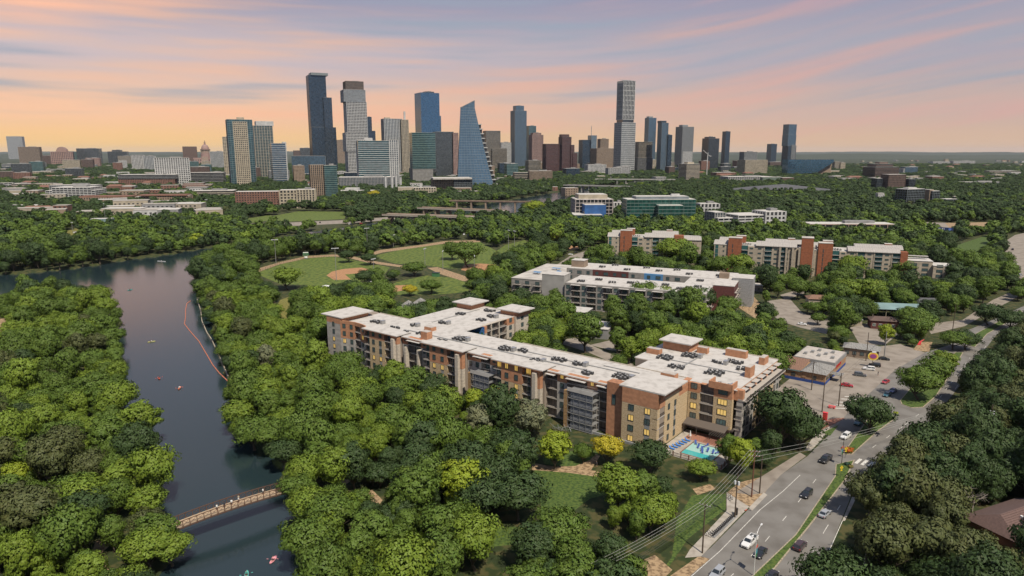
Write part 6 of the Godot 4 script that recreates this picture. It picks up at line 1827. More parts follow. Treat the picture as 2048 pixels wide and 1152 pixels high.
func terracotta_block(label: String, at: Vector2, deg: float, len: float, h: float, kind: int) -> void:
	var o := thing("apartment_block", label, "building", v3(at), deg_to_rad(deg))
	var xl := -30.0
	var xr: float = len + [22.0, 6.0, 2.0][kind]
	pbox(o, "core", Vector3((xl + xr) / 2, h / 2 - 0.5, -14.0), Vector3(xr - xl, h - 1.0, 24.0), M.sand_wall)
	pbox(o, "flat_roof", Vector3((xl + xr) / 2, h - 0.9, -14.0), Vector3(xr - xl - 0.4, 0.3, 23.6), M.wall_roof)
	barrel(o, 0, len, h, 0.0, 11.0, 2.6)
	barrel(o, 6, len + 4, h + 0.6, -15.0, 10.0, 2.4)
	barrel(o, xl - 0.5, xl + 9.5, h - 0.4, -0.5, 10.0, 2.6)
	barrel(o, xl + 2, xl + 16, h + 0.4, -15.0, 10.0, 2.4)
	# front: sand walls, teal glazed bays, small dark windows
	var f := frame_of(Vector3(0, 0, 0), Vector3.RIGHT)
	var x := 0.0
	var i := 0
	var n := int(len / 5.6)
	var w := len / n
	while i < n:
		if i % 2 == 0:
			wbox(o, "wall", f, x, x + w, 0, h - 0.25, -2.0, 0, M.sand_wall)
			for k in 6:
				window(o, f, x + w / 2, k * h / 6.2 + 2.0, 2.2, 0.9, false, 1)
		else:
			wbox(o, "wall_pier", f, x, x + 0.8, 0, h - 0.25, -2.0, 0.3, M.sand_wall)
			for k in 6:
				wbox(o, "glazed_bay", f, x + 0.8, x + w - 0.1, k * h / 6.2 + 0.5, (k + 1) * h / 6.2 + 0.2, -1.9, -0.4, M.teal_pane)
				wbox(o, "balcony_slab", f, x + 0.8, x + w, k * h / 6.2 + 0.2, k * h / 6.2 + 0.5, -1.9, 0.7, M.slab)
				var r := part(o, "railing", railing_mesh(snappedf(w - 1.0, 0.1)), M.metal)
				r.position = Vector3(x + 0.4 + w / 2, k * h / 6.2 + 0.5, 0.6)
		x += w
		i += 1
	# glazed link between barrel and stair tower
	for k in 6:
		wbox(o, "glazed_bay", f, -10.0, -5.5, k * h / 6.2 + 0.5, (k + 1) * h / 6.2 + 0.2, -1.9, -0.6, M.teal_pane)
		wbox(o, "balcony_slab", f, -10.0, -5.4, k * h / 6.2 + 0.2, k * h / 6.2 + 0.5, -1.9, 0.4, M.slab)
		window(o, f, -3.0, k * h / 6.2 + 2.0, 2.2, 0.9, false, 1)
	wbox(o, "wall", f, -5.5, 0, 0, h - 1.2, -2.0, -0.02, M.sand_wall)
	# terracotta stair tower with a slot of dark windows
	pbox(o, "stair_tower", Vector3(-15.0, (h + 5.0) / 2, -3.0), Vector3(9.6, h + 5.0, 8.4), M.terracotta)
	pbox(o, "tower_coping", Vector3(-15.0, h + 5.1, -3.0), Vector3(9.9, 0.3, 8.7), M.wall_roof)
	for k in 6:
		pbox(o, "slot_window", Vector3(-16.5, k * h / 6.2 + 3.2, 1.22), Vector3(0.7, 2.6, 0.12), M.frame_dark)
	# left end: wall with square windows and a glazed strip
	wbox(o, "wall", f, xl, xl + 10, 0, h - 0.6, -2.0, 0.05, M.sand_wall)
	for k in 6:
		window(o, frame_of(Vector3(0, 0, 0.06), Vector3.RIGHT), xl + 7.0, k * h / 6.2 + 2.4, 0.9, 0.9, false, 1)
		wbox(o, "glazed_bay", f, xl + 0.8, xl + 3.0, k * h / 6.2 + 0.6, (k + 1) * h / 6.2 + 0.3, 0.0, 0.1, M.teal_pane)
	for q in [[xl + 18, -22.0, 7.0, 6.0, 4.4], [len * 0.86, -24.0, 5.0, 5.0, 3.6]]:
		pbox(o, "lift_tower", Vector3(q[0], h - 1 + q[4] / 2, q[1]), Vector3(q[2], q[4] + 2.0, q[3]), M.terracotta)
		pbox(o, "tower_coping", Vector3(q[0], h + q[4] + 0.12, q[1]), Vector3(q[2] + 0.2, 0.25, q[3] + 0.2), M.wall_roof)
	if kind == 0:
		pbox(o, "stair_tower", Vector3(len + 4.0, (h + 2) / 2, -2.5), Vector3(7.5, h + 2.0, 7.0), M.terracotta)
		wbox(o, "wall", f, len + 8, len + 22, 0, h - 2.0, -2.0, 0.2, M.sand_wall)
		barrel(o, len + 8, len + 22, h - 1.6, 0.0, 10.0, 2.4)
	elif kind == 1:
		for j in 4:
			wbox(o, "wall_pier", f, len - 12.0 + j * 4.4, len - 10.6 + j * 4.4, 0, h - 0.6 + (0.8 if j > 2 else 0.0), -1.0, 1.4, M.sand_wall)
		pbox(o, "stair_tower", Vector3(len + 7.0, (h + 7) / 2, -6.0), Vector3(8.0, h + 7.0, 10.0), M.terracotta)
		pbox(o, "tower_coping", Vector3(len + 7.0, h + 7.1, -6.0), Vector3(8.3, 0.3, 10.3), M.wall_roof)
		pbox(o, "end_wall", Vector3(len + 11.4, h / 2 + 0.5, -10.0), Vector3(0.8, h + 1.0, 18.0), M.sand_wall)
	else:
		pbox(o, "stair_tower", Vector3(len + 2.2, (h + 1) / 2, -2.0), Vector3(4.6, h + 1.0, 6.0), M.terracotta)
		for q in [[len + 4.5, 16.0, h - 5.0, 0.0], [len + 20.5, 14.0, h - 7.5, 3.0]]:
			pbox(o, "low_wing", Vector3(q[0] + q[1] / 2, q[2] / 2, -8.0 + q[3]), Vector3(q[1], q[2], 16.0), M.sand_wall)
			pbox(o, "flat_roof", Vector3(q[0] + q[1] / 2, q[2] + 0.15, -8.0 + q[3]), Vector3(q[1] + 0.5, 0.3, 16.5), M.roof_white)
			var g := frame_of(Vector3(q[0], 0, q[3]), Vector3.RIGHT)
			for k in 4:
				for j in 2:
					window(o, g, q[1] * (0.28 + j * 0.44), k * 3.5 + 2.0, 3.6, 1.8, false, 2)
		pbox(o, "pergola", Vector3(len + 12.0, h - 2.6, -10.0), Vector3(14.0, 0.3, 4.0), M.barrel_roof)
		for j in 4:
			pbox(o, "pergola_post", Vector3(len + 6.0 + j * 4.0, h - 3.9, -8.4), Vector3(0.2, 2.4, 0.2), M.metal)
	var proto: Node3D = null
	for j in 14:
		var p := o.transform * Vector3(-11.0 + (j % 5) * 1.7, h - 0.7, -6.0 - int(j / 5) * 2.0)
		var said: String = "small grey condenser beside the stair tower of the %s terracotta block" % ["left", "middle", "right"][kind]
		if proto == null:
			proto = thing("block_condenser", said, "air conditioner", p, 0, said.replace("small grey condenser", "condensers"))
			pbox(proto, "casing", Vector3(0, 0.5, 0), Vector3(1.0, 1.0, 1.0), M.unit_grey)
			pbox(proto, "fan_guard", Vector3(0, 1.05, 0), Vector3(0.7, 0.1, 0.7), M.unit_dark)
		else:
			copy_of(proto, "block_condenser", p, 0, said, said.replace("small grey condenser", "condensers"))
	stop_local(o, [xl - 1, -27, xr + (31 if kind == 2 else 1), 1.5], 2.0)
	block_view.append(tree_stop[-1][0])


func hip_roof(o: Node, called: String, a: Vector2, c: Vector2, y: float, rise: float, over: float, inset: float, m: Material) -> void:
	var x0 := a.x - over
	var x1 := c.x + over
	var z0 := a.y - over
	var z1 := c.y + over
	var zm := (z0 + z1) / 2
	var r0 := Vector3(x0 + inset, y + rise, zm)
	var r1 := Vector3(x1 - inset, y + rise, zm)
	var b := MB.new()
	b.quad(Vector3(x0, y, z1), Vector3(x1, y, z1), r1, r0)
	b.quad(Vector3(x1, y, z0), Vector3(x0, y, z0), r0, r1)
	b.tri(Vector3(x1, y, z1), Vector3(x1, y, z0), r1)
	b.tri(Vector3(x0, y, z0), Vector3(x0, y, z1), r0)
	b.quad(Vector3(x0, y, z0), Vector3(x1, y, z0), Vector3(x1, y, z1), Vector3(x0, y, z1))
	part(o, called, b, m)


func restaurant() -> void:
	# corner towards the junction at the origin; one wall runs to the left, one up the car park
	var p: Vector2 = Vector2(123.3, -256.7)
	var o := thing("restaurant", "orange diner with a deep blue base and patched tin roofs beside the car park", "restaurant", v3(p), deg_to_rad(-38))
	# local x runs towards the apartments' front right, -z up the car park
	pbox(o, "wall", Vector3(-9.0, 2.2, -7.0), Vector3(18.0, 4.4, 14.0), M.orange_wall)
	pbox(o, "base_band", Vector3(-9.0, 0.6, -7.0), Vector3(18.12, 1.2, 14.12), M.deep_blue)
	hip_roof(o, "tin_roof", Vector2(-8.5, -13.5), Vector2(0.0, 0.0), 4.4, 2.6, 0.7, 4.2, M.tin_roof)
	var s := MB.new()
	s.quad(Vector3(-18.4, 4.42, 0.4), Vector3(-9.2, 4.42, 0.4), Vector3(-9.2, 5.6, -13.6), Vector3(-18.4, 5.6, -13.6))
	s.quad(Vector3(-18.4, 4.1, 0.4), Vector3(-9.2, 4.1, 0.4), Vector3(-9.2, 4.42, 0.4), Vector3(-18.4, 4.42, 0.4))
	s.quad(Vector3(-18.4, 4.1, -13.6), Vector3(-18.4, 4.1, 0.4), Vector3(-18.4, 4.42, 0.4), Vector3(-18.4, 5.6, -13.6))
	part(o, "rust_roof", s, M.rust_roof)
	pbox(o, "fascia", Vector3(-13.5, 4.1, 0.42), Vector3(9.8, 0.5, 0.1), M.wall_bluegreen)
	pbox(o, "rear_hall", Vector3(-8.0, 2.6, -24.0), Vector3(16.2, 5.2, 20.0), M.orange_wall)
	pbox(o, "rear_parapet", Vector3(-8.0, 4.9, -24.0), Vector3(16.4, 1.6, 20.2), M.wall_grey)
	pbox(o, "white_roof", Vector3(-8.0, 5.76, -24.0), Vector3(15.6, 0.14, 19.4), M.roof_grey)
	pbox(o, "rear_base", Vector3(-8.0, 0.6, -24.0), Vector3(16.32, 1.2, 20.12), M.deep_blue)
	for i in 7:
		pbox(o, "roof_vent", Vector3(-13.0 + i * 1.8, 6.3, -20.0 - (i % 3) * 4.2), Vector3(1.1, 1.0, 1.6), M.unit_grey)
	for i in 5:
		pbox(o, "window", Vector3(0.08, 2.3, -2.4 - i * 2.4), Vector3(0.1, 1.4, 1.5), M.pane)
	for i in 4:
		pbox(o, "window", Vector3(-16.0 + i * 4.0, 2.4, 0.08), Vector3(1.6, 1.4, 0.1), M.frame_dark if i % 2 else M.orange_wall)
	mat("sign_red", 0.42, 0.03, 0.02, 0.7)
	# six red letters on the rear wall; their exact characters cannot be made out, so plain red capitals' strokes
	for i in 6:
		var b := MB.new()
		b.bx(0.22, 2.9, -16.2 - i * 1.5, 0.34, 4.1, -15.9 - i * 1.5)
		b.bx(0.22, 2.9, -16.9 - i * 1.5, 0.34, 4.1, -16.6 - i * 1.5)
		b.bx(0.22, 3.8 if i % 2 else 3.3, -16.62 - i * 1.5, 0.335, 4.05 if i % 2 else 3.6, -16.18 - i * 1.5)
		part(o, "wall_letter", b, M.sign_red)
	for x in [0.6, 3.6]:
		pbox(o, "porch_post", Vector3(x, 1.4, -9.0), Vector3(0.25, 2.8, 0.25), M.wall_cream)
	pbox(o, "porch_roof", Vector3(2.2, 2.95, -9.0), Vector3(4.6, 0.2, 4.0), M.tin_roof)
	stop_local(o, [-20, -36, 6, 3], 1.0, false)
	# the diner's oval pole sign
	var q: Vector2 = Vector2(154, -279.8)
	var t := thing("pole_sign", "oval yellow and purple diner sign on a dark pole by the parked cars", "sign", v3(q), deg_to_rad(-20))
	var b := MB.new()
	b.tube([Vector3.ZERO, Vector3(0, 3.6, 0)], [0.14, 0.12], 8)
	part(t, "pole", b, M.rail_dark)
	mat("sign_yellow", 0.72, 0.60, 0.12, 0.6)
	mat("sign_purple", 0.24, 0.05, 0.20, 0.6)
	mat("sign_orange", 0.55, 0.22, 0.04, 0.6)
	for r in [[2.0, 1.75, 0.0, M.sign_yellow, "outer_ring"], [1.65, 1.35, 0.06, M.sign_orange, "middle_ring"], [1.2, 0.9, 0.12, M.sign_purple, "centre"]]:
		var d := MB.new()
		for i in 20:
			var a0 := TAU * i / 20
			var a1 := TAU * (i + 1) / 20
			var p0 := Vector3(cos(a0) * r[0], 5.0 + sin(a0) * r[1], 0.15 + r[2])
			var p1 := Vector3(cos(a1) * r[0], 5.0 + sin(a1) * r[1], 0.15 + r[2])
			d.tri(Vector3(0, 5.0, 0.15 + r[2]), p0, p1)
			var k := Vector3(0, 0, -0.3 - r[2] * 2)
			d.tri(Vector3(0, 5.0, 0.15 + r[2]) + k, p1 + k, p0 + k)
			d.quad(p0, p0 + k, p1 + k, p1)
		part(t, r[4], d, r[3])
	pbox(t, "top_crest", Vector3(0.2, 6.9, 0.1), Vector3(1.6, 0.5, 0.3), M.lounger_white)


func eateries() -> void:
	var rows := [
		[157.7, -296.6, "small_shop", "grey tin roofed bungalow behind the diner", 14, 8, 4.2, -30, 0],
		[184.7, -399.4, "storage_shed", "tan shed with a rusty roof beside the far car park", 15, 9, 5.0, -12, 1],
		[194.8, -348, "wooden_shop", "dark red wooden shop with white trim amid the trees", 13, 8, 4.4, -16, 2],
		[215.6, -373.8, "canopy_hall", "long pale green canopy roof over the beer garden", 28, 12, 5.0, -10, 3],
		[243.7, -392.7, "garden_bar", "dark roofed open bar beside the green canopy", 16, 10, 4.5, -8, 4],
		[183.5, -353.3, "food_stall", "small cream food stall with a yellow front", 5, 3, 3.0, -10, 5],
		[40.8, -334.8, "street_house", "grey flat roofed house behind the brick apartments", 20, 15, 5.0, -24, 6],
		[34.6, -364.4, "street_house", "white walled house hidden by the street trees", 16, 12, 6.0, -24, 6],
		[499.4, -839, "roadside_shop", "white roadside shop beyond the sandy lot", 14, 9, 5.0, 4, 6],
		[159.4, -448.1, "garden_hall", "low white pavilion roof east of the grey apartments", 16, 8, 4.0, -22, 6]]
	for q in rows:
		var o := thing(q[2], q[3], "building", Vector3(q[0], 0, q[1]), deg_to_rad(q[7]))
		var w: float = q[4]
		var d: float = q[5]
		var h: float = q[6]
		var k: int = q[8]
		var wall: Material = [M.wall_tan, M.wall_beige, M.maroon_brick, M.wall_cream, M.rail_dark, M.wall_cream, M.wall_grey][k]
		var roof: Material = [M.tin_roof, M.rust_roof, M.wall_brown, M.wall_bluegreen, M.wall_slate, M.wall_white, M.flat_roof][k]
		if k == 3 or k == 4:
			for i in 5:
				for z in [-d / 2 + 0.4, d / 2 - 0.4]:
					pbox(o, "post", Vector3(-w / 2 + 0.5 + (w - 1) * i / 4.0, h / 2, z), Vector3(0.25, h, 0.25), wall)
		else:
			pbox(o, "wall", Vector3(0, h / 2, 0), Vector3(w, h, d), wall)
			for i in int(w / 3):
				window(o, frame_of(Vector3(-w / 2, 0, d / 2), Vector3.RIGHT), 1.5 + i * 3.0, h * 0.5, 1.3, 1.3, false, 2, k == 2)
		if k == 6 or k == 5:
			pbox(o, "roof", Vector3(0, h + 0.15, 0), Vector3(w + 0.6, 0.3, d + 0.6), roof)
		else:
			hip_roof(o, "roof", Vector2(-w / 2, -d / 2), Vector2(w / 2, d / 2), h, d * 0.2, 0.6, d * 0.35 if k != 3 else 0.6, roof)
		stop_local(o, [-w / 2, -d / 2, w / 2, d / 2], 2.5)
	# red play sculpture of leaning tubes
	var r := thing("play_sculpture", "leaning bright red tube sculpture in the play yard", "sculpture", v3(Vector2(194.5, -314.6)))
	r.scale = Vector3.ONE * 0.5
	mat("play_red", 0.60, 0.05, 0.06, 0.5)
	for i in 4:
		var b := MB.new()
		b.tube([Vector3(i * 0.9 - 1.5, 0, 0), Vector3(i * 0.7 - 0.4, 2.4 + i * 0.4, 0), Vector3(i * 1.3 + 0.6, 3.8 + i * 0.5, -0.5)], [0.35, 0.4, 0.3], 8)
		part(r, "tube", b, M.play_red)
	var pb := sheet("play_yard", [Vector2(186.8, -306.2), Vector2(197.6, -319.9), Vector2(204.1, -319.9), Vector2(192.2, -302.9)], 0.03, M.path)
	stop([Vector2(179.9, -296.6), Vector2(196.6, -319.9), Vector2(205.3, -319.9), Vector2(189.8, -296.6)])
	var rr := thing("red_booth", "tall red booth at the corner of the junction", "booth", v3(Vector2(107.5, -221.3)), deg_to_rad(-38))
	pbox(rr, "body", Vector3(0, 1.3, 0), Vector3(1.4, 2.6, 1.0), M.play_red)
	pbox(rr, "roof", Vector3(0, 2.68, 0), Vector3(1.6, 0.16, 1.2), M.play_red)
	pbox(rr, "door", Vector3(0, 1.1, 0.53), Vector3(0.8, 2.0, 0.06), M.sign_red)
	var rb := thing("red_bench", "red picnic bench on the concrete corner", "bench", v3(Vector2(115.1, -232.5)), deg_to_rad(-30))
	pbox(rb, "table_top", Vector3(0, 0.78, 0), Vector3(2.4, 0.08, 0.9), M.play_red)
	for z in [-0.9, 0.9]:
		pbox(rb, "seat", Vector3(0, 0.46, z), Vector3(2.4, 0.07, 0.35), M.play_red)
	for x in [-0.8, 0.8]:
		pbox(rb, "leg", Vector3(x, 0.38, 0), Vector3(0.1, 0.76, 1.9), M.play_red)
	# billboard
	var bp: Vector2 = Vector2(457.1, -724.4)
	var bb := thing("billboard", "dark blue roadside billboard with white headline", "billboard", v3(bp), deg_to_rad(-22))
	var k := -bp.y / 1365.0
	mat("board_blue", 0.012, 0.03, 0.10, 0.5)
	mat("board_teal", 0.03, 0.22, 0.30, 0.5)
	mat("board_logo", 0.09, 0.15, 0.42, 0.5)
	pbox(bb, "panel", Vector3(0, 18 * k, 0), Vector3(40 * k, 11 * k, 0.8), M.board_blue)
	pbox(bb, "post", Vector3(0, 6.4 * k, -0.5), Vector3(1.6 * k, 12.8 * k, 1.2), M.rail_dark)
	for q in [["TEXAS' #1", Vector3(-5 * k, 20.4 * k, 0.45), 3.6 * k, M.lounger_white], ["PERSONAL INJURY FIRM", Vector3(-2 * k, 16.2 * k, 0.45), 2.3 * k, M.board_teal]]:
		var tm := TextMesh.new()
		tm.text = q[0]
		tm.font = SystemFont.new()
		tm.font.font_names = ["Droid Sans"]
		tm.font_size = 32
		tm.pixel_size = q[2] / 24.0
		tm.depth = 0.1
		var tn := part(bb, "headline", tm, q[3])
		tn.position = q[1]
	var lg := MB.new()
	lg.tube([Vector3(14 * k, 20 * k, 0.4), Vector3(14 * k, 20 * k, 0.55)], [2.6 * k, 2.6 * k], 16)
	part(bb, "round_emblem", lg, M.board_logo)
	stop([bp + Vector2(-12, 30), bp + Vector2(14, 30), bp + Vector2(14, -4), bp + Vector2(-12, -4)])
	# three white letters on the studio block
	var hp: Vector2 = Vector2(676.1, -1258.8)
	var hb := thing("letter_sign", "three big white block letters reading HBO on a studio wall", "sign", v3(hp), deg_to_rad(4))
	var hk := -hp.y / 1365.0
	var ht := TextMesh.new()
	ht.text = "HBO"
	ht.font = SystemFont.new()
	ht.font.font_names = ["Droid Sans"]
	ht.font_size = 32
	ht.pixel_size = 5.0 * hk / 24.0
	ht.depth = 0.4
	var hn := part(hb, "letters", ht, M.lounger_white)
	hn.position = Vector3(0, 14 * hk, 1.0)
	pbox(hb, "backing", Vector3(0, 14 * hk, 0.4), Vector3(13 * hk, 6 * hk, 0.4), M.wall_grey)
	pbox(hb, "support", Vector3(0, 6 * hk, 0.3), Vector3(4 * hk, 12 * hk, 0.4), M.wall_grey)


func pavilions() -> void:
	# brick park pavilions with pyramid roofs
	var i := 0
	for q in [
		[-56.6, -364.4, 9.5, 7.2],
		[-51.9, -378.6, 8.0, 6.2]]:
		var s: float = q[2]
		var o := thing("pavilion", ["larger red brick pavilion with a grey pyramid roof and skylight", "smaller red brick pavilion with a grey pyramid roof"][i], "pavilion", Vector3(q[0], 0, q[1]), deg_to_rad(-30), "brick park pavilions")
		pbox(o, "wall", Vector3(0, q[3] / 2, 0), Vector3(s * 0.74, q[3], s * 0.74), M.wall_brick)
		var b := MB.new()
		var h := s / 2
		var top := Vector3(0, q[3] + s * 0.42, 0)
		var c := [Vector3(-h, q[3], h), Vector3(h, q[3], h), Vector3(h, q[3], -h), Vector3(-h, q[3], -h)]
		for k in 4:
			b.tri(c[k], c[(k + 1) % 4], top)
		b.quad(c[3], c[2], c[1], c[0])
		part(o, "roof", b, M.tin_roof)
		pbox(o, "door", Vector3(0, 1.2, s * 0.37 + 0.05), Vector3(1.4, 2.4, 0.1), M.frame_dark)
		if i == 0:
			var sk := pbox(o, "skylight", Vector3(1.5, q[3] + s * 0.25, s * 0.20), Vector3(0.7, 0.1, 1.6), M.frame_dark)
			sk.rotation.x = deg_to_rad(40)
		stop_local(o, [-h, -h, h, h], 2.0)
		stop([Vector2(q[0], q[1]) * 0.95 + Vector2(-6, 4), Vector2(q[0], q[1]) * 0.95 + Vector2(6, 4), Vector2(q[0] + 6, q[1]), Vector2(q[0] - 6, q[1])])
		i += 1


func southern_house() -> void:
	var p: Vector2 = Vector2(119.7, -146.1)
	var o := thing("house", "house with a ribbed brown tile roof in the wood south of the road", "house", v3(p), deg_to_rad(24))
	pbox(o, "wall", Vector3(4, 1.6, -3), Vector3(20, 3.2, 12), M.wall_brick)
	var b := MB.new()
	b.quad(Vector3(-7, 3.2, 4), Vector3(15, 3.2, 4), Vector3(15, 6.6, -3), Vector3(-4, 6.6, -3))
	b.quad(Vector3(15, 3.2, -10), Vector3(-7, 3.2, -10), Vector3(-4, 6.6, -3), Vector3(15, 6.6, -3))
	b.tri(Vector3(-7, 3.2, -10), Vector3(-7, 3.2, 4), Vector3(-4, 6.6, -3))
	b.tri(Vector3(15, 3.2, 4), Vector3(15, 3.2, -10), Vector3(15, 6.6, -3))
	b.quad(Vector3(-7, 3.1, -10), Vector3(15, 3.1, -10), Vector3(15, 3.1, 4), Vector3(-7, 3.1, 4))
	mat("brown_tile", 0.155, 0.098, 0.088, 0.9, 0, "soft", 0.3, true)
	part(o, "roof", b, M.brown_tile)
	# tile courses as thin proud strips
	for i in 15:
		var t := (i + 0.5) / 15.0
		var c := MB.new()
		c.bar(Vector3(-7 + 3 * t, 3.26 + 3.4 * t, 4 - 7 * t), Vector3(15, 3.26 + 3.4 * t, 4 - 7 * t), 0.14, 0.1)
		part(o, "tile_course", c, M.brown_tile)
	pbox(o, "roof_vent", Vector3(1.0, 5.6, -1.0), Vector3(0.5, 1.0, 0.5), M.lounger_white)
	stop_local(o, [-8, -11, 16, 5], 2.0)
	stop([Vector2(117.5, -151.5), Vector2(126.1, -151.5), Vector2(122.4, -139), Vector2(116.7, -131.7), Vector2(112.5, -141)])


# ------------------------------------------------------------------ cars, poles, wires, signs
func car_paint(called: String, r: float, g: float, b: float) -> StandardMaterial3D:
	if not M.has(called):
		var m := mat(called, r, g, b, 0.32, 0.15)
		m.clearcoat_enabled = true
		m.clearcoat = 0.7
		m.clearcoat_roughness = 0.08
	return M[called]


# body from a side profile: [z, y] points of the lower shell, cabin above; the front looks to +z
func car(label: String, at: Vector2, turn: float, kind: String, paint: Material) -> Node3D:
	var dims: Dictionary = {
		"sedan": {"l": 4.7, "w": 1.82, "h": 1.45, "hood": 0.92, "belt": 0.95, "c0": -1.75, "c1": 1.05, "r0": -1.05, "r1": 0.25},
		"suv": {"l": 4.8, "w": 1.92, "h": 1.75, "hood": 1.08, "belt": 1.12, "c0": -2.25, "c1": 1.05, "r0": -2.0, "r1": 0.4},
		"pickup": {"l": 5.8, "w": 2.02, "h": 1.9, "hood": 1.2, "belt": 1.22, "c0": -0.75, "c1": 1.5, "r0": -0.5, "r1": 0.85},
	}[kind]
	var o := thing("pickup_truck" if kind == "pickup" else "car", label, "truck" if kind == "pickup" else "car", v3(at, 0.02), turn)
	var L: float = dims.l / 2
	var W: float = dims.w / 2
	var b := MB.new()
	# cross-sections along the length: [z, half width, bottom, top]
	var secs := [[-L, W * 0.82, 0.42, dims.belt * 0.82], [-L + 0.18, W * 0.97, 0.3, dims.belt], [-L * 0.5, W, 0.26, dims.belt], [0.0, W, 0.26, dims.belt], [dims.c1, W, 0.26, dims.belt], [L - 0.55, W * 0.97, 0.28, dims.hood * 0.93], [L - 0.12, W * 0.9, 0.34, dims.hood * 0.8], [L, W * 0.76, 0.42, dims.hood * 0.66]]
	var prev := []
	for s in secs:
		var z: float = s[0]
		var w: float = s[1]
		var r := [Vector3(-w * 0.94, s[2], z), Vector3(-w, lerpf(s[2], s[3], 0.5), z), Vector3(-w * 0.93, s[3] - 0.04, z), Vector3(-w * 0.82, s[3], z), Vector3(w * 0.82, s[3], z), Vector3(w * 0.93, s[3] - 0.04, z), Vector3(w, lerpf(s[2], s[3], 0.5), z), Vector3(w * 0.94, s[2], z)]
		if prev.size():
			for i in 8:
				var j := (i + 1) % 8
				b.quad(prev[i], r[i], r[j], prev[j])
		else:
			for i in range(1, 7):
				b.tri(r[0], r[i], r[i + 1])
		prev = r
	for i in range(1, 7):
		b.tri(prev[0], prev[i + 1], prev[i])
	part(o, "body", b, paint)
	# cabin glass and roof
	var g := MB.new()
	var y0: float = dims.belt - 0.01
	var y1: float = dims.h - 0.1
	var wb := W * 0.88
	var wt := W * 0.72
	var lo := [Vector3(-wb, y0, dims.c0), Vector3(wb, y0, dims.c0), Vector3(wb, y0, dims.c1), Vector3(-wb, y0, dims.c1)]
	var hi := [Vector3(-wt, y1, dims.r0), Vector3(wt, y1, dims.r0), Vector3(wt, y1, dims.r1), Vector3(-wt, y1, dims.r1)]
	for i in 4:
		var j := (i + 1) % 4
		g.quad(lo[j], lo[i], hi[i], hi[j])
	part(o, "windows", g, M.car_glass)
	var r := MB.new()
	var top := []
	for v in hi:
		top.append(Vector3(v.x * 0.9, dims.h, v.z * 0.94 + 0.0))
	for i in 4:
		var j := (i + 1) % 4
		r.quad(hi[j] * Vector3(1.02, 1, 1.02), hi[i] * Vector3(1.02, 1, 1.02), top[i], top[j])
	r.quad(top[3], top[2], top[1], top[0])
	for i in 4:
		r.bar(lo[i], hi[i], 0.09)
	r.bar((lo[0] + lo[3]) / 2, (hi[0] + hi[3]) / 2, 0.1)
	r.bar((lo[1] + lo[2]) / 2, (hi[1] + hi[2]) / 2, 0.1)
	part(o, "roof", r, paint)
	if kind == "pickup":
		pbox(o, "cargo_bed", Vector3(0, dims.belt + 0.01, -1.85), Vector3(W * 1.6, 0.05, 1.9), M.frame_dark)
		for s in [-1, 1]:
			pbox(o, "bed_side", Vector3(s * W * 0.88, dims.belt + 0.06, -1.85), Vector3(0.14, 0.16, 2.0), paint)
		pbox(o, "tailgate", Vector3(0, dims.belt + 0.06, -L + 0.1), Vector3(W * 1.7, 0.16, 0.12), paint)
	for s in [-1, 1]:
		for z in [-L * 0.6, L * 0.62]:
			var t := MB.new()
			t.tube([Vector3(s * (W - 0.2), 0.33, z), Vector3(s * (W + 0.015), 0.33, z)], [0.34, 0.34], 14)
			var wheel := part(o, "wheel", t, M.tyre)
			var rm := MB.new()
			rm.tube([Vector3(s * (W - 0.05), 0.33, z), Vector3(s * (W + 0.03), 0.33, z)], [0.2, 0.19], 10)
			part(wheel, "rim", rm, M.metal)
		pbox(o, "headlight", Vector3(s * W * 0.66, dims.hood * 0.7, L - 0.07), Vector3(0.34, 0.16, 0.14), M.lounger_white)
		pbox(o, "tail_light", Vector3(s * W * 0.74, dims.belt * 0.78, -L + 0.04), Vector3(0.26, 0.2, 0.12), M.tail_red)
		pbox(o, "mirror", Vector3(s * (W + 0.08), dims.belt + 0.06, dims.c1 - 0.35), Vector3(0.18, 0.14, 0.12), paint)
	pbox(o, "grille", Vector3(0, dims.hood * 0.52, L - 0.02), Vector3(W * 1.0, 0.2, 0.08), M.frame_dark)
	return o


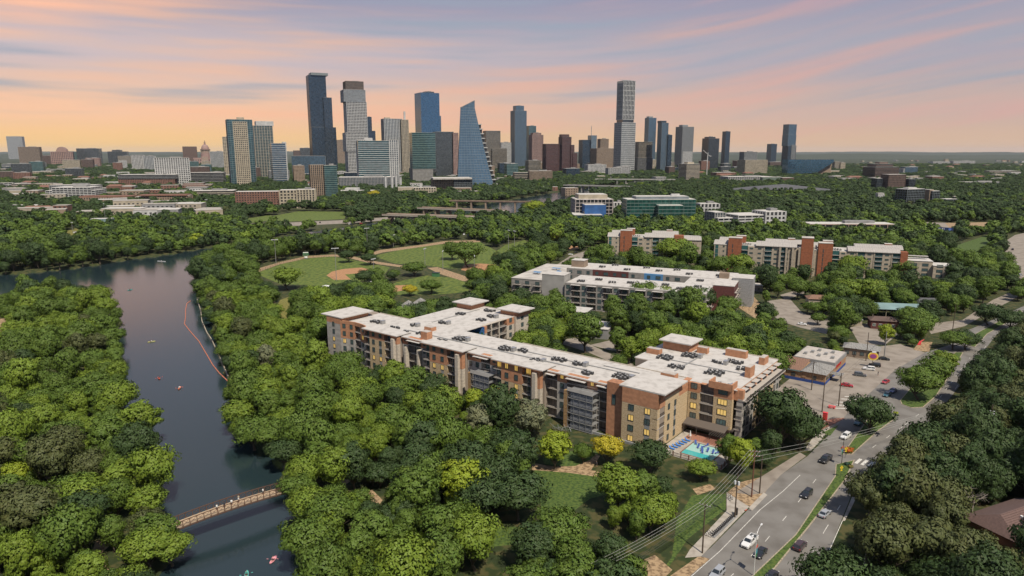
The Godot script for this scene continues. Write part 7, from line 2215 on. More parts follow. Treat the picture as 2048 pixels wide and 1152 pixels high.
func make_street() -> void:
	mat("car_glass", 0.02, 0.025, 0.028, 0.06).metallic_specular = 0.7
	mat("tyre", 0.02, 0.02, 0.02, 0.9)
	mat("tail_red", 0.35, 0.015, 0.015, 0.3)
	mat("pole_wood", 0.10, 0.072, 0.05, 0.95, 0, "soft", 0.5)
	mat("pole_red", 0.17, 0.07, 0.045, 0.95, 0, "soft", 0.5)
	mat("wire", 0.30, 0.30, 0.28, 0.5)
	mat("wire_dark", 0.04, 0.04, 0.04, 0.6)
	mat("porcelain", 0.55, 0.57, 0.58, 0.4)
	mat("lamp_white", 0.72, 0.72, 0.70, 0.4, 0.3)
	var white := car_paint("paint_car_white", 0.72, 0.72, 0.71)
	var black := car_paint("paint_car_black", 0.018, 0.018, 0.02)
	var silver := car_paint("paint_car_silver", 0.34, 0.36, 0.39)
	var slate := car_paint("paint_car_slate", 0.075, 0.095, 0.115)
	var brown := car_paint("paint_car_plum", 0.055, 0.032, 0.036)
	var red := car_paint("paint_car_red", 0.36, 0.02, 0.025)
	var teal := car_paint("paint_car_teal", 0.02, 0.10, 0.13)
	var blue := car_paint("paint_car_blue", 0.02, 0.045, 0.16)
	var grey := car_paint("paint_car_grey", 0.10, 0.11, 0.12)
	# heading of the near carriageway, towards the camera
	var d: Vector2 = Vector2(49.2, -141) - Vector2(89.8, -185.2)
	var down := atan2(d.x, d.y)
	var up := down + PI
	car("white crew-cab pickup truck beside the street lamp", Vector2(55.7, -145.4), down, "pickup", white)
	car("black coupe behind the hanging street banner", Vector2(56.7, -141), down + 0.04, "sedan", black)
	car("blue-grey station wagon entering at the bottom of the road", Vector2(44.5, -133.1), down, "suv", silver)
	car("dark sedan on the right carriageway at the lower edge", Vector2(56, -132.4), up, "sedan", black)
	car("dark plum SUV driving away beside the roadside bush", Vector2(66.9, -143.8), up, "suv", brown)
	car("silver sedan driving away along the grass median", Vector2(79.1, -158.3), up - 0.05, "sedan", silver)
	car("black SUV with a sunroof coming down the middle lane", Vector2(78.8, -168.3), down, "suv", black)
	car("black pickup truck in the shade of the driveway tree", Vector2(93.4, -189.4), down - 0.05, "pickup", black)
	car("white SUV coming down past the junction", Vector2(107.4, -206.2), down - 0.08, "suv", white)
	car("teal pickup half hidden under the median tree", Vector2(117.6, -217.7), down - 0.1, "pickup", teal)
	car("dark blue sedan waiting above the median tree", Vector2(146.2, -249.3), down - 0.05, "sedan", blue)
	car("green-grey car beside the waiting blue sedan", Vector2(141.6, -244.9), down - 0.05, "sedan", teal)
	car("small red car rolling down the frontage lane", Vector2(149, -259.7), down - 0.1, "sedan", red)
	var lotdir: Vector2 = Vector2(140.1, -260.3) - Vector2(127.9, -266.5)
	var park := atan2(lotdir.x, lotdir.y)
	car("dark red sedan parked nearest the diner corner", Vector2(131.6, -255.6), park, "sedan", red)
	car("grey wagon parked before the diner letters", Vector2(143.2, -268.4), park, "suv", grey)
	car("white SUV parked in front of the diner", Vector2(150.9, -276.3), park + PI, "suv", white)
	car("black SUV parked behind the white one", Vector2(155.8, -281.2), park + PI, "suv", black)
	car("black sedan parked by the oval sign", Vector2(164.9, -290.6), park, "sedan", black)
	car("dark green car parked behind the apartments", Vector2(111.6, -273.6), park, "sedan", slate)
	car("dark car parked at the west end of the far car park", Vector2(149.7, -381.1), 1.2, "sedan", black)
	car("dark car parked beside the small tree of the far car park", Vector2(170.8, -364.4), 1.2, "sedan", black)
	car("white car parked at the bottom of the far car park", Vector2(154.7, -353.3), 1.2, "sedan", white)
	car("black car on the path below the scaffold", Vector2(-17, -216.9), 0.3, "suv", black)
	car("dark car at the service road below the third bay", Vector2(-3.5, -211), 0.9, "sedan", black)
	car("white van shape at the upper junction", Vector2(220, -316.4), down - 0.2, "suv", white)
	var i := 0
	var far_says := ["white car nearest the ball field road bend", "dark car second on the ball field road", "silver car third on the ball field road", "white car parked at the head of the ball field road", "dark car farthest up the ball field road"]
	for q in [
		[52.6, -608],
		[58.7, -620.5],
		[80.1, -630.2],
		[91.3, -650.6],
		[87.8, -664.9]]:
		car(far_says[i], Vector2(q[0], q[1]), 1.3 + i * 0.2, "sedan", [white, black, silver, white, black][i])
		i += 1
	var more := ["white car at the far crossing", "silver car on the far sandy lot road", "dark car below the billboard", "white car on the lane under the billboard", "white car further along the far lane", "white car on the eastern road", "silver car on the eastern road lower down", "dark car at the head of the eastern road"]
	i = 0
	for q in [
		[529.4, -868.7],
		[530.8, -811.1],
		[494.7, -765.4],
		[452, -703.4],
		[411, -640.2],
		[412, -552.1],
		[378.9, -501.1],
		[473.4, -640.2]]:
		car(more[i], Vector2(q[0], q[1]), 0.4 + i * 0.3, "suv", [white, silver, black, white, white, white, silver, black][i])
		i += 1
	make_poles()
	make_signs()
	make_bikes()


func utility_pole(label: String, p: Vector2, h: float, m: Material, arms: int, turn: float, cans: int) -> Node3D:
	var o := thing("utility_pole", label, "utility pole", v3(p), turn)
	var b := MB.new()
	b.tube([Vector3(0, -0.2, 0), Vector3(0, h, 0)], [0.2, 0.13], 8)
	part(o, "pole", b, m)
	for k in arms:
		pbox(o, "crossarm", Vector3(0, h - 0.5 - k * 1.3, 0.14), Vector3(2.8, 0.14, 0.12), m)
		for x in [-1.2, -0.5, 0.5, 1.2]:
			pbox(o, "insulator", Vector3(x, h - 0.33 - k * 1.3, 0.14), Vector3(0.12, 0.22, 0.12), M.porcelain)
	for k in cans:
		var c := MB.new()
		var x := -0.45 + k * 0.9 if cans > 1 else 0.45
		c.tube([Vector3(x, h - 2.9, 0.1), Vector3(x, h - 2.0, 0.1)], [0.27, 0.27], 10)
		part(o, "transformer", c, M.porcelain)
	return o


func wire(label: String, a: Vector3, b: Vector3, sag: float, m: Material, r := 0.035) -> void:
	var pts := []
	var rad := []
	for i in 13:
		var t := i / 12.0
		pts.append(a.lerp(b, t) - Vector3(0, sag * 4.0 * t * (1.0 - t), 0) - a)
		rad.append(r)
	var o := thing("overhead_wire", label, "wire", a, 0, "overhead wires along the road")
	var k := MB.new()
	k.tube(pts, rad, 4, false)
	part(o, "cable", k, m)


func make_poles() -> void:
	var d: Vector2 = Vector2(43.6, -141.6) - Vector2(63.9, -167.8)
	var turn := atan2(d.x, d.y)
	var p1: Vector2 = Vector2(43.6, -141.6)
	var p2: Vector2 = Vector2(56, -157.1)
	var p3: Vector2 = Vector2(63.9, -167.8)
	utility_pole("utility pole on the pavement beside the bike rack", p1, 12.5, M.pole_wood, 1, turn, 0)
	utility_pole("utility pole with two white transformers at the end of the bike rack", p2, 12.0, M.pole_wood, 0, turn, 2)
	utility_pole("stout red-brown utility pole by the driveway mouth", p3, 13.5, M.pole_red, 2, turn + 0.5, 0)
	utility_pole("short dark pole just behind the red-brown utility pole", Vector2(66.7, -169.7), 11.0, M.pole_wood, 0, turn, 0)
	utility_pole("utility pole with a transformer before the diner wall", Vector2(115.9, -251.5), 11.5, M.pole_wood, 1, 0.4, 1)
	utility_pole("tall bare pole at the crossing by the diner", Vector2(118.4, -234.5), 12.5, M.pole_wood, 0, 0.4, 0)
	utility_pole("bare pole behind the junction booth", Vector2(109.8, -228.6), 11.0, M.pole_wood, 0, 0.4, 0)
	utility_pole("utility pole on the brick corner south of the junction", Vector2(132.7, -203.8), 10.5, M.pole_wood, 1, -0.4, 0)
	utility_pole("pale utility pole further up the south side", Vector2(168, -242.2), 11.0, M.wall_grey, 1, -0.4, 0)
	utility_pole("dark utility pole standing in the southern wood", Vector2(145.2, -195.3), 15.5, M.pole_wood, 0, -0.4, 2)
	utility_pole("pole behind the diner beside the bungalow", Vector2(156.1, -289.1), 13.0, M.pole_wood, 0, 0.3, 0)
	utility_pole("slim pole in front of the tin roofed bungalow", Vector2(166.9, -294.3), 12.0, M.wall_grey, 0, 0.3, 0)
	utility_pole("pole at the corner of the beer garden", Vector2(226.4, -339.8), 15.0, M.pole_wood, 0, 0.3, 0)
	# wires run down the road and off towards the lower edge
	var side := Vector2(d.y, -d.x).normalized()
	var low: Vector2 = Vector2(16.3, -118.9)
	var says := ["uppermost", "second", "third", "fourth"]
	for i in 4:
		var o := -1.2 + i * 0.8
		var a := v3(p1 + side * o, 12.4)
		wire("%s conductor from the bike rack pole to the red-brown pole" % says[i], v3(p3 + side * o, 13.3), a, 0.5, M.wire)
		wire("%s conductor running from the bike rack pole to the lower edge" % says[i], a, v3(low + side * o, 11.8), 0.7, M.wire)
	for i in 3:
		wire("%s dark phone cable below the conductors" % says[i], v3(p2, 8.6 - i * 0.5), v3(low, 8.2 - i * 0.6), 0.8, M.wire_dark, 0.05)
		wire("%s wire crossing the road from the red-brown pole" % says[i], v3(p3, 12.8 - i * 1.3), v3(Vector2(132.7, -203.8), 10.2 - i * 0.5), 1.2, M.wire)
	wire("cable from the diner pole to the crossing pole", v3(Vector2(115.9, -251.5), 10.6), v3(Vector2(118.4, -234.5), 11.8), 0.5, M.wire_dark)
	wire("cable up the lane behind the diner", v3(Vector2(118.4, -234.5), 12.0), v3(Vector2(166.9, -294.3), 11.4), 0.9, M.wire_dark)
	# double-armed street lamp on the median
	var lp: Vector2 = Vector2(52.4, -133.1)
	var o := thing("street_lamp", "white double-armed street lamp carrying a coloured banner on the median", "street lamp", v3(lp), turn + PI / 2)
	var b := MB.new()
	b.tube([Vector3.ZERO, Vector3(0, 10.5, 0)], [0.12, 0.07], 8)
	part(o, "pole", b, M.lamp_white)
	for s in [-1, 1]:
		var a := MB.new()
		a.tube([Vector3(0, 9.9, 0), Vector3(s * 1.1, 10.7, 0), Vector3(s * 2.6, 10.9, 0)], [0.07, 0.06, 0.05], 6)
		part(o, "arm", a, M.lamp_white)
		pbox(o, "lamp_head", Vector3(s * 2.9, 10.88, 0), Vector3(0.8, 0.16, 0.34), M.lamp_white)
	mat("banner_green", 0.03, 0.16, 0.06, 0.85)
	mat("banner_teal", 0.05, 0.25, 0.30, 0.85)
	mat("banner_red", 0.50, 0.07, 0.04, 0.85)
	for q in [[4.2, 5.0, M.banner_green], [5.0, 6.3, M.banner_teal], [6.3, 6.9, M.banner_red]]:
		pbox(o, "banner", Vector3(0.75, (q[0] + q[1]) / 2, 0), Vector3(1.2, q[1] - q[0], 0.05), q[2])
	var l2: Vector2 = Vector2(97.2, -187.4)
	var o2 := thing("banner_pole", "dark pole with a teal street banner between the medians", "pole", v3(l2), turn + PI / 2)
	var b2 := MB.new()
	b2.tube([Vector3.ZERO, Vector3(0, 8.5, 0)], [0.1, 0.07], 8)
	part(o2, "pole", b2, M.rail_dark)
	for q in [[3.4, 4.2, M.banner_green], [4.2, 5.4, M.banner_teal], [5.4, 5.9, M.banner_red]]:
		pbox(o2, "banner", Vector3(-0.8, (q[0] + q[1]) / 2, 0), Vector3(1.2, q[1] - q[0], 0.05), q[2])
	for q in [[Vector2(12.3, -306.2), "white cobra-head street lamp behind the rear wing of the apartments"], [Vector2(179.5, -272.3), "white cobra-head street lamp over the upper median"]]:
		var s := thing("cobra_lamp", q[1], "street lamp", v3(q[0]), 0.5)
		var t := MB.new()
		t.tube([Vector3.ZERO, Vector3(0, 8.0, 0), Vector3(-0.4, 8.8, 0), Vector3(-2.0, 9.2, 0)], [0.1, 0.08, 0.06, 0.05], 7)
		part(s, "pole", t, M.lamp_white)
		pbox(s, "lamp_head", Vector3(-2.3, 9.18, 0), Vector3(0.8, 0.15, 0.3), M.lamp_white)


func make_signs() -> void:
	mat("warning_yellow", 0.72, 0.52, 0.02, 0.5)
	var i := 0
	for q in [
		[92.9, -178.9],
		[100.2, -191.5]]:
		var o := thing("pedestrian_sign", ["yellow diamond pedestrian sign on the lower median tip", "yellow diamond pedestrian sign by the flower bed"][i], "road sign", Vector3(q[0], 0.15, q[1]), 0.35)
		var b := MB.new()
		b.tube([Vector3.ZERO, Vector3(0, 2.5, 0)], [0.05, 0.05], 6)
		part(o, "post", b, M.rail_dark)
		var p := part(o, "diamond", box_mesh, M.warning_yellow)
		p.position = Vector3(0, 2.9, 0.06)
		p.rotation.z = PI / 4
		p.scale = Vector3(0.85, 0.85, 0.04)
		pbox(o, "arrow_plate", Vector3(0, 2.05, 0.06), Vector3(0.6, 0.36, 0.04), M.warning_yellow)
		pbox(o, "walking_figure", Vector3(0, 2.92, 0.09), Vector3(0.16, 0.55, 0.02), M.frame_dark)
		i += 1
	# orange flower bed and shrubs on the median tips
	for q in [
		[102.9, -195, 0.50, 0.13, 0.02, 3.6, "clump of orange flowers on the median tip"],
		[98.3, -186.4, 0.03, 0.07, 0.05, 1.6, "dark blue-green shrub on the lower median tip"],
		[98.6, -184.8, 0.20, 0.17, 0.05, 1.5, "yellowish shrub beside the blue-green one"],
		[134.6, -226.3, 0.30, 0.34, 0.03, 1.8, "yellow-green shrub at the tip of the tree median"]]:
		var o := thing("flower_clump" if q[2] > 0.4 else "shrub", q[6], "shrub", Vector3(q[0], 0.17, q[1]))
		var m: StandardMaterial3D = M.leaf.duplicate()
		m.albedo_color = Color(q[2], q[3], q[4]).linear_to_srgb()
		var s: float = q[5]
		part(o, "foliage", crown_mesh(int(q[0] * 10), s * 0.6, 0.0, s * 0.5, 12, 60, 0.16, 0), m)


func make_bikes() -> void:
	# the bike share dock: a long grey base with docks; three bicycles remain at the near end
	var a: Vector2 = Vector2(47.8, -148)
	var c: Vector2 = Vector2(56.5, -158)
	var d := c - a
	var turn := -d.angle()
	var o := thing("bike_dock", "long grey bike share rack on the pavement beside the kerb", "bike rack", v3(a, 0.1), turn)
	var n := 17
	pbox(o, "base_rail", Vector3(d.length() / 2, 0.06, 0), Vector3(d.length(), 0.12, 1.0), M.wall_grey)
	for i in n:
		var b := MB.new()
		var x := d.length() * (i + 0.5) / n
		b.bx(x - 0.12, 0.1, -0.25, x + 0.12, 0.85, 0.1)
		b.bx(x - 0.08, 0.75, -0.5, x + 0.08, 0.95, -0.2)
		part(o, "dock", b, M.unit_dark)
	pbox(o, "terminal", Vector3(d.length() + 0.5, 0.95, 0), Vector3(0.5, 1.9, 0.5), M.rail_dark)
	for i in 3:
		var q: Vector2 = a + d.normalized() * (-0.3 + i * 0.9) + d.orthogonal().normalized() * 1.1
		bicycle(["parked bicycle at the near end of the bike rack", "second parked bicycle of the bike rack", "third parked bicycle of the bike rack"][i], q, turn + PI / 2, "bicycles in the rack")
	for i in 2:
		bicycle(["bicycle leaning by the path above the rack", "second bicycle by the path above the rack"][i], [Vector2(57.4, -165.9), Vector2(58.2, -166.7)][i], turn + 0.8, "bicycles by the path")
	# toppled orange scooter and a small ground cover near the kerb
	var s := thing("scooter", "orange scooter lying on the pavement corner", "scooter", v3(Vector2(60, -160.7), 0.06), 0.6)
	pbox(s, "deck", Vector3(0, 0.08, 0), Vector3(1.0, 0.08, 0.18), M.banner_red)
	var st := MB.new()
	st.bar(Vector3(0.5, 0.1, 0), Vector3(0.9, 0.12, 0.9), 0.06)
	st.bar(Vector3(0.7, 0.12, 0.95), Vector3(1.1, 0.12, 0.8), 0.05)
	part(s, "steering_column", st, M.rail_dark)
	for x in [-0.55, 0.55]:
		var w := MB.new()
		w.tube([Vector3(x, 0.06, -0.02), Vector3(x, 0.14, 0.02)], [0.12, 0.12], 10)
		part(s, "wheel", w, M.tyre)


func ring(b: MB, at: Vector3, r: float, t: float, sides := 16) -> void:
	var pts := []
	var rad := []
	for i in sides + 1:
		var a := TAU * i / sides
		pts.append(at + Vector3(cos(a) * r, sin(a) * r, 0))
		rad.append(t)
	b.tube(pts, rad, 4, false)


func bicycle(label: String, p: Vector2, turn: float, group: String) -> void:
	var o := thing("bicycle", label, "bicycle", v3(p, 0.1), turn, group)
	for x in [-0.55, 0.55]:
		var w := MB.new()
		ring(w, Vector3(x, 0.36, 0), 0.33, 0.045)
		part(o, "wheel", w, M.tyre)
	var f := MB.new()
	f.bar(Vector3(-0.55, 0.36, 0), Vector3(-0.1, 0.4, 0), 0.06)
	f.bar(Vector3(-0.1, 0.4, 0), Vector3(0.4, 0.8, 0), 0.07)
	f.bar(Vector3(-0.1, 0.4, 0), Vector3(-0.25, 0.85, 0), 0.06)
	f.bar(Vector3(0.4, 0.95, 0), Vector3(0.55, 0.36, 0), 0.06)
	part(o, "frame", f, M.lounger_white)
	pbox(o, "saddle", Vector3(-0.27, 0.9, 0), Vector3(0.26, 0.07, 0.16), M.tyre)
	pbox(o, "handlebar", Vector3(0.38, 1.02, 0), Vector3(0.06, 0.05, 0.58), M.tyre)


# ------------------------------------------------------------------ footbridge, boats, people
# one closed surface round a set of tapered bones, meshed as surface nets
func body_mesh(bones: Array, cell: float, blend := 0.04) -> ArrayMesh:
	var lo := Vector3(1e9, 1e9, 1e9)
	var hi := -lo
	for q in bones:
		for k in 2:
			var r: float = q[2 + k] + cell * 2.5
			lo = lo.min(q[k] - Vector3.ONE * r)
			hi = hi.max(q[k] + Vector3.ONE * r)
	var n := Vector3i(((hi - lo) / cell).ceil()) + Vector3i.ONE
	var val := PackedFloat32Array()
	val.resize(n.x * n.y * n.z)
	for z in n.z:
		for y in n.y:
			for x in n.x:
				var p := lo + Vector3(x, y, z) * cell
				var d := 1e9
				for q in bones:
					var a: Vector3 = q[0]
					var ab: Vector3 = q[1] - a
					var t := clampf((p - a).dot(ab) / maxf(ab.length_squared(), 1e-9), 0.0, 1.0)
					var e := p.distance_to(a + ab * t) - lerpf(q[2], q[3], t)
					var h := clampf(0.5 + 0.5 * (d - e) / blend, 0.0, 1.0)
					d = lerpf(d, e, h) - blend * h * (1.0 - h) if d < 1e8 else e
				val[x + n.x * (y + n.y * z)] = d
	var b := MB.new()
	var at := {}
	for z in n.z - 1:
		for y in n.y - 1:
			for x in n.x - 1:
				var s := Vector3.ZERO
				var c := 0
				for e in [[0, 0, 0, 1, 0, 0], [0, 1, 0, 1, 1, 0], [0, 0, 1, 1, 0, 1], [0, 1, 1, 1, 1, 1], [0, 0, 0, 0, 1, 0], [1, 0, 0, 1, 1, 0], [0, 0, 1, 0, 1, 1], [1, 0, 1, 1, 1, 1], [0, 0, 0, 0, 0, 1], [1, 0, 0, 1, 0, 1], [0, 1, 0, 0, 1, 1], [1, 1, 0, 1, 1, 1]]:
					var u := val[x + e[0] + n.x * (y + e[1] + n.y * (z + e[2]))]
					var w := val[x + e[3] + n.x * (y + e[4] + n.y * (z + e[5]))]
					if (u < 0.0) != (w < 0.0):
						s += Vector3(e[0], e[1], e[2]).lerp(Vector3(e[3], e[4], e[5]), u / (u - w))
						c += 1
				if c:
					at[Vector3i(x, y, z)] = b.v.size()
					b.v.append(lo + (Vector3(x, y, z) + s / c) * cell)
					var k := x + n.x * (y + n.y * z)
					b.n.append(Vector3(val[k + 1] - val[k], val[k + n.x] - val[k], val[k + n.x * n.y] - val[k]).normalized())
	for q in at:
		var k: int = q.x + n.x * (q.y + n.y * q.z)
		for ax in 3:
			var st: int = [1, n.x, n.x * n.y][ax]
			var o1: Vector3i = [Vector3i(0, 1, 0), Vector3i(0, 0, 1), Vector3i(1, 0, 0)][ax]
			var o2: Vector3i = [Vector3i(0, 0, 1), Vector3i(1, 0, 0), Vector3i(0, 1, 0)][ax]
			if (val[k] < 0.0) == (val[k + st] < 0.0) or not (at.has(q - o1) and at.has(q - o2) and at.has(q - o1 - o2)):
				continue
			var i := [at[q], at[q - o1], at[q - o1 - o2], at[q - o2]]
			if val[k] < 0.0:
				b.ix.append_array([i[0], i[2], i[1], i[0], i[3], i[2]])
			else:
				b.ix.append_array([i[0], i[1], i[2], i[0], i[2], i[3]])
	return b.mesh()


func standing_bones(step := 0.12) -> Array:
	return [[Vector3(0, 0.95, 0), Vector3(0, 1.36, 0.01), 0.145, 0.165], [Vector3(0, 1.36, 0.01), Vector3(0, 1.52, 0.02), 0.1, 0.055],
		[Vector3(-0.1, 0.92, 0), Vector3(-0.11, 0.5, step * 0.6), 0.095, 0.065], [Vector3(-0.11, 0.5, step * 0.6), Vector3(-0.11, 0.08, step), 0.062, 0.045], [Vector3(-0.11, 0.05, step), Vector3(-0.12, 0.04, step + 0.16), 0.05, 0.04],
		[Vector3(0.1, 0.92, 0), Vector3(0.11, 0.5, -step * 0.4), 0.095, 0.065], [Vector3(0.11, 0.5, -step * 0.4), Vector3(0.11, 0.08, -step), 0.062, 0.045], [Vector3(0.11, 0.05, -step), Vector3(0.12, 0.04, -step + 0.16), 0.05, 0.04],
		[Vector3(-0.18, 1.4, 0), Vector3(-0.25, 1.1, -0.03), 0.06, 0.045], [Vector3(-0.25, 1.1, -0.03), Vector3(-0.25, 0.84, 0.08), 0.043, 0.035], [Vector3(0.18, 1.4, 0), Vector3(0.25, 1.1, 0.03), 0.06, 0.045], [Vector3(0.25, 1.1, 0.03), Vector3(0.24, 0.84, 0.12), 0.043, 0.035]]


func sitting_bones() -> Array:
	return [[Vector3(0, 0.16, 0), Vector3(0, 0.58, -0.05), 0.15, 0.165], [Vector3(0, 0.58, -0.05), Vector3(0, 0.74, -0.03), 0.1, 0.055],
		[Vector3(-0.1, 0.14, 0.05), Vector3(-0.13, 0.32, 0.45), 0.095, 0.065], [Vector3(-0.13, 0.32, 0.45), Vector3(-0.12, 0.08, 0.85), 0.062, 0.045], [Vector3(0.1, 0.14, 0.05), Vector3(0.13, 0.32, 0.45), 0.095, 0.065], [Vector3(0.13, 0.32, 0.45), Vector3(0.12, 0.08, 0.85), 0.062, 0.045],
		[Vector3(-0.18, 0.62, -0.05), Vector3(-0.3, 0.4, 0.14), 0.06, 0.045], [Vector3(-0.3, 0.4, 0.14), Vector3(-0.2, 0.42, 0.38), 0.043, 0.035], [Vector3(0.18, 0.62, -0.05), Vector3(0.3, 0.4, 0.14), 0.06, 0.045], [Vector3(0.3, 0.4, 0.14), Vector3(0.2, 0.42, 0.38), 0.043, 0.035]]


var people_mesh := {}


func person(label: String, at: Vector3, turn: float, pose: String, shirt: Material, trousers: Material, hair: Material) -> Node3D:
	if people_mesh.is_empty():
		for k in ["stand", "sit"]:
			var bones: Array = standing_bones() if k == "stand" else sitting_bones()
			var y := 1.52 if k == "stand" else 0.74
			var z := 0.02 if k == "stand" else -0.03
			var skin := bones.duplicate()
			skin.append([Vector3(0, y, z), Vector3(0, y + 0.08, z + 0.01), 0.055, 0.06])
			skin.append([Vector3(0, y + 0.13, z + 0.02), Vector3(0, y + 0.2, z), 0.085, 0.1])
			skin.append([Vector3(0, y + 0.13, z + 0.1), Vector3(0, y + 0.15, z + 0.115), 0.02, 0.014])
			people_mesh[k] = body_mesh(skin, 0.035)
			people_mesh[k + "_shirt"] = body_mesh([[bones[0][0], bones[0][1], bones[0][2] + 0.02, bones[0][3] + 0.018], [bones[8 if k == "stand" else 6][0], bones[8 if k == "stand" else 6][1], 0.08, 0.06], [bones[10 if k == "stand" else 8][0], bones[10 if k == "stand" else 8][1], 0.08, 0.06]], 0.04)
			var a := 2
			people_mesh[k + "_shorts"] = body_mesh([[bones[0][0] - Vector3(0, 0.04, 0), bones[0][0] + Vector3(0, 0.06, 0), 0.165, 0.16], [bones[2][0], bones[2][1], 0.115, 0.095], [bones[5 if k == "stand" else 4][0], bones[5 if k == "stand" else 4][1], 0.115, 0.095]], 0.04)
			people_mesh[k + "_hair"] = body_mesh([[Vector3(0, y + 0.2, z - 0.02), Vector3(0, y + 0.23, z - 0.01), 0.105, 0.095], [Vector3(0, y + 0.2, z - 0.04), Vector3(0, y + 0.08, z - 0.06), 0.09, 0.06]], 0.03)
	var o := thing("person", label, "person", at, turn)
	part(o, "body", people_mesh[pose], M.skin)
	part(o, "shirt", people_mesh[pose + "_shirt"], shirt)
	part(o, "shorts", people_mesh[pose + "_shorts"], trousers)
	part(o, "hair", people_mesh[pose + "_hair"], hair)
	return o


func hull(b: MB, length: float, width: float, height: float) -> void:
	var prev := []
	var n := 10
	for i in n + 1:
		var t := -1.0 + 2.0 * i / n
		var w := width / 2 * sqrt(maxf(1.0 - t * t, 0.0)) + 0.02
		var lift := 0.12 * t * t
		var r := [Vector3(-w, height + lift, t * length / 2), Vector3(-w * 0.7, lift * 0.7, t * length / 2), Vector3(w * 0.7, lift * 0.7, t * length / 2), Vector3(w, height + lift, t * length / 2), Vector3(w * 0.6, height + lift - 0.05, t * length / 2), Vector3(-w * 0.6, height + lift - 0.05, t * length / 2)]
		if prev.size():
			for j in 6:
				var k := (j + 1) % 6
				b.quad(prev[j], prev[k], r[k], r[j])
		prev = r


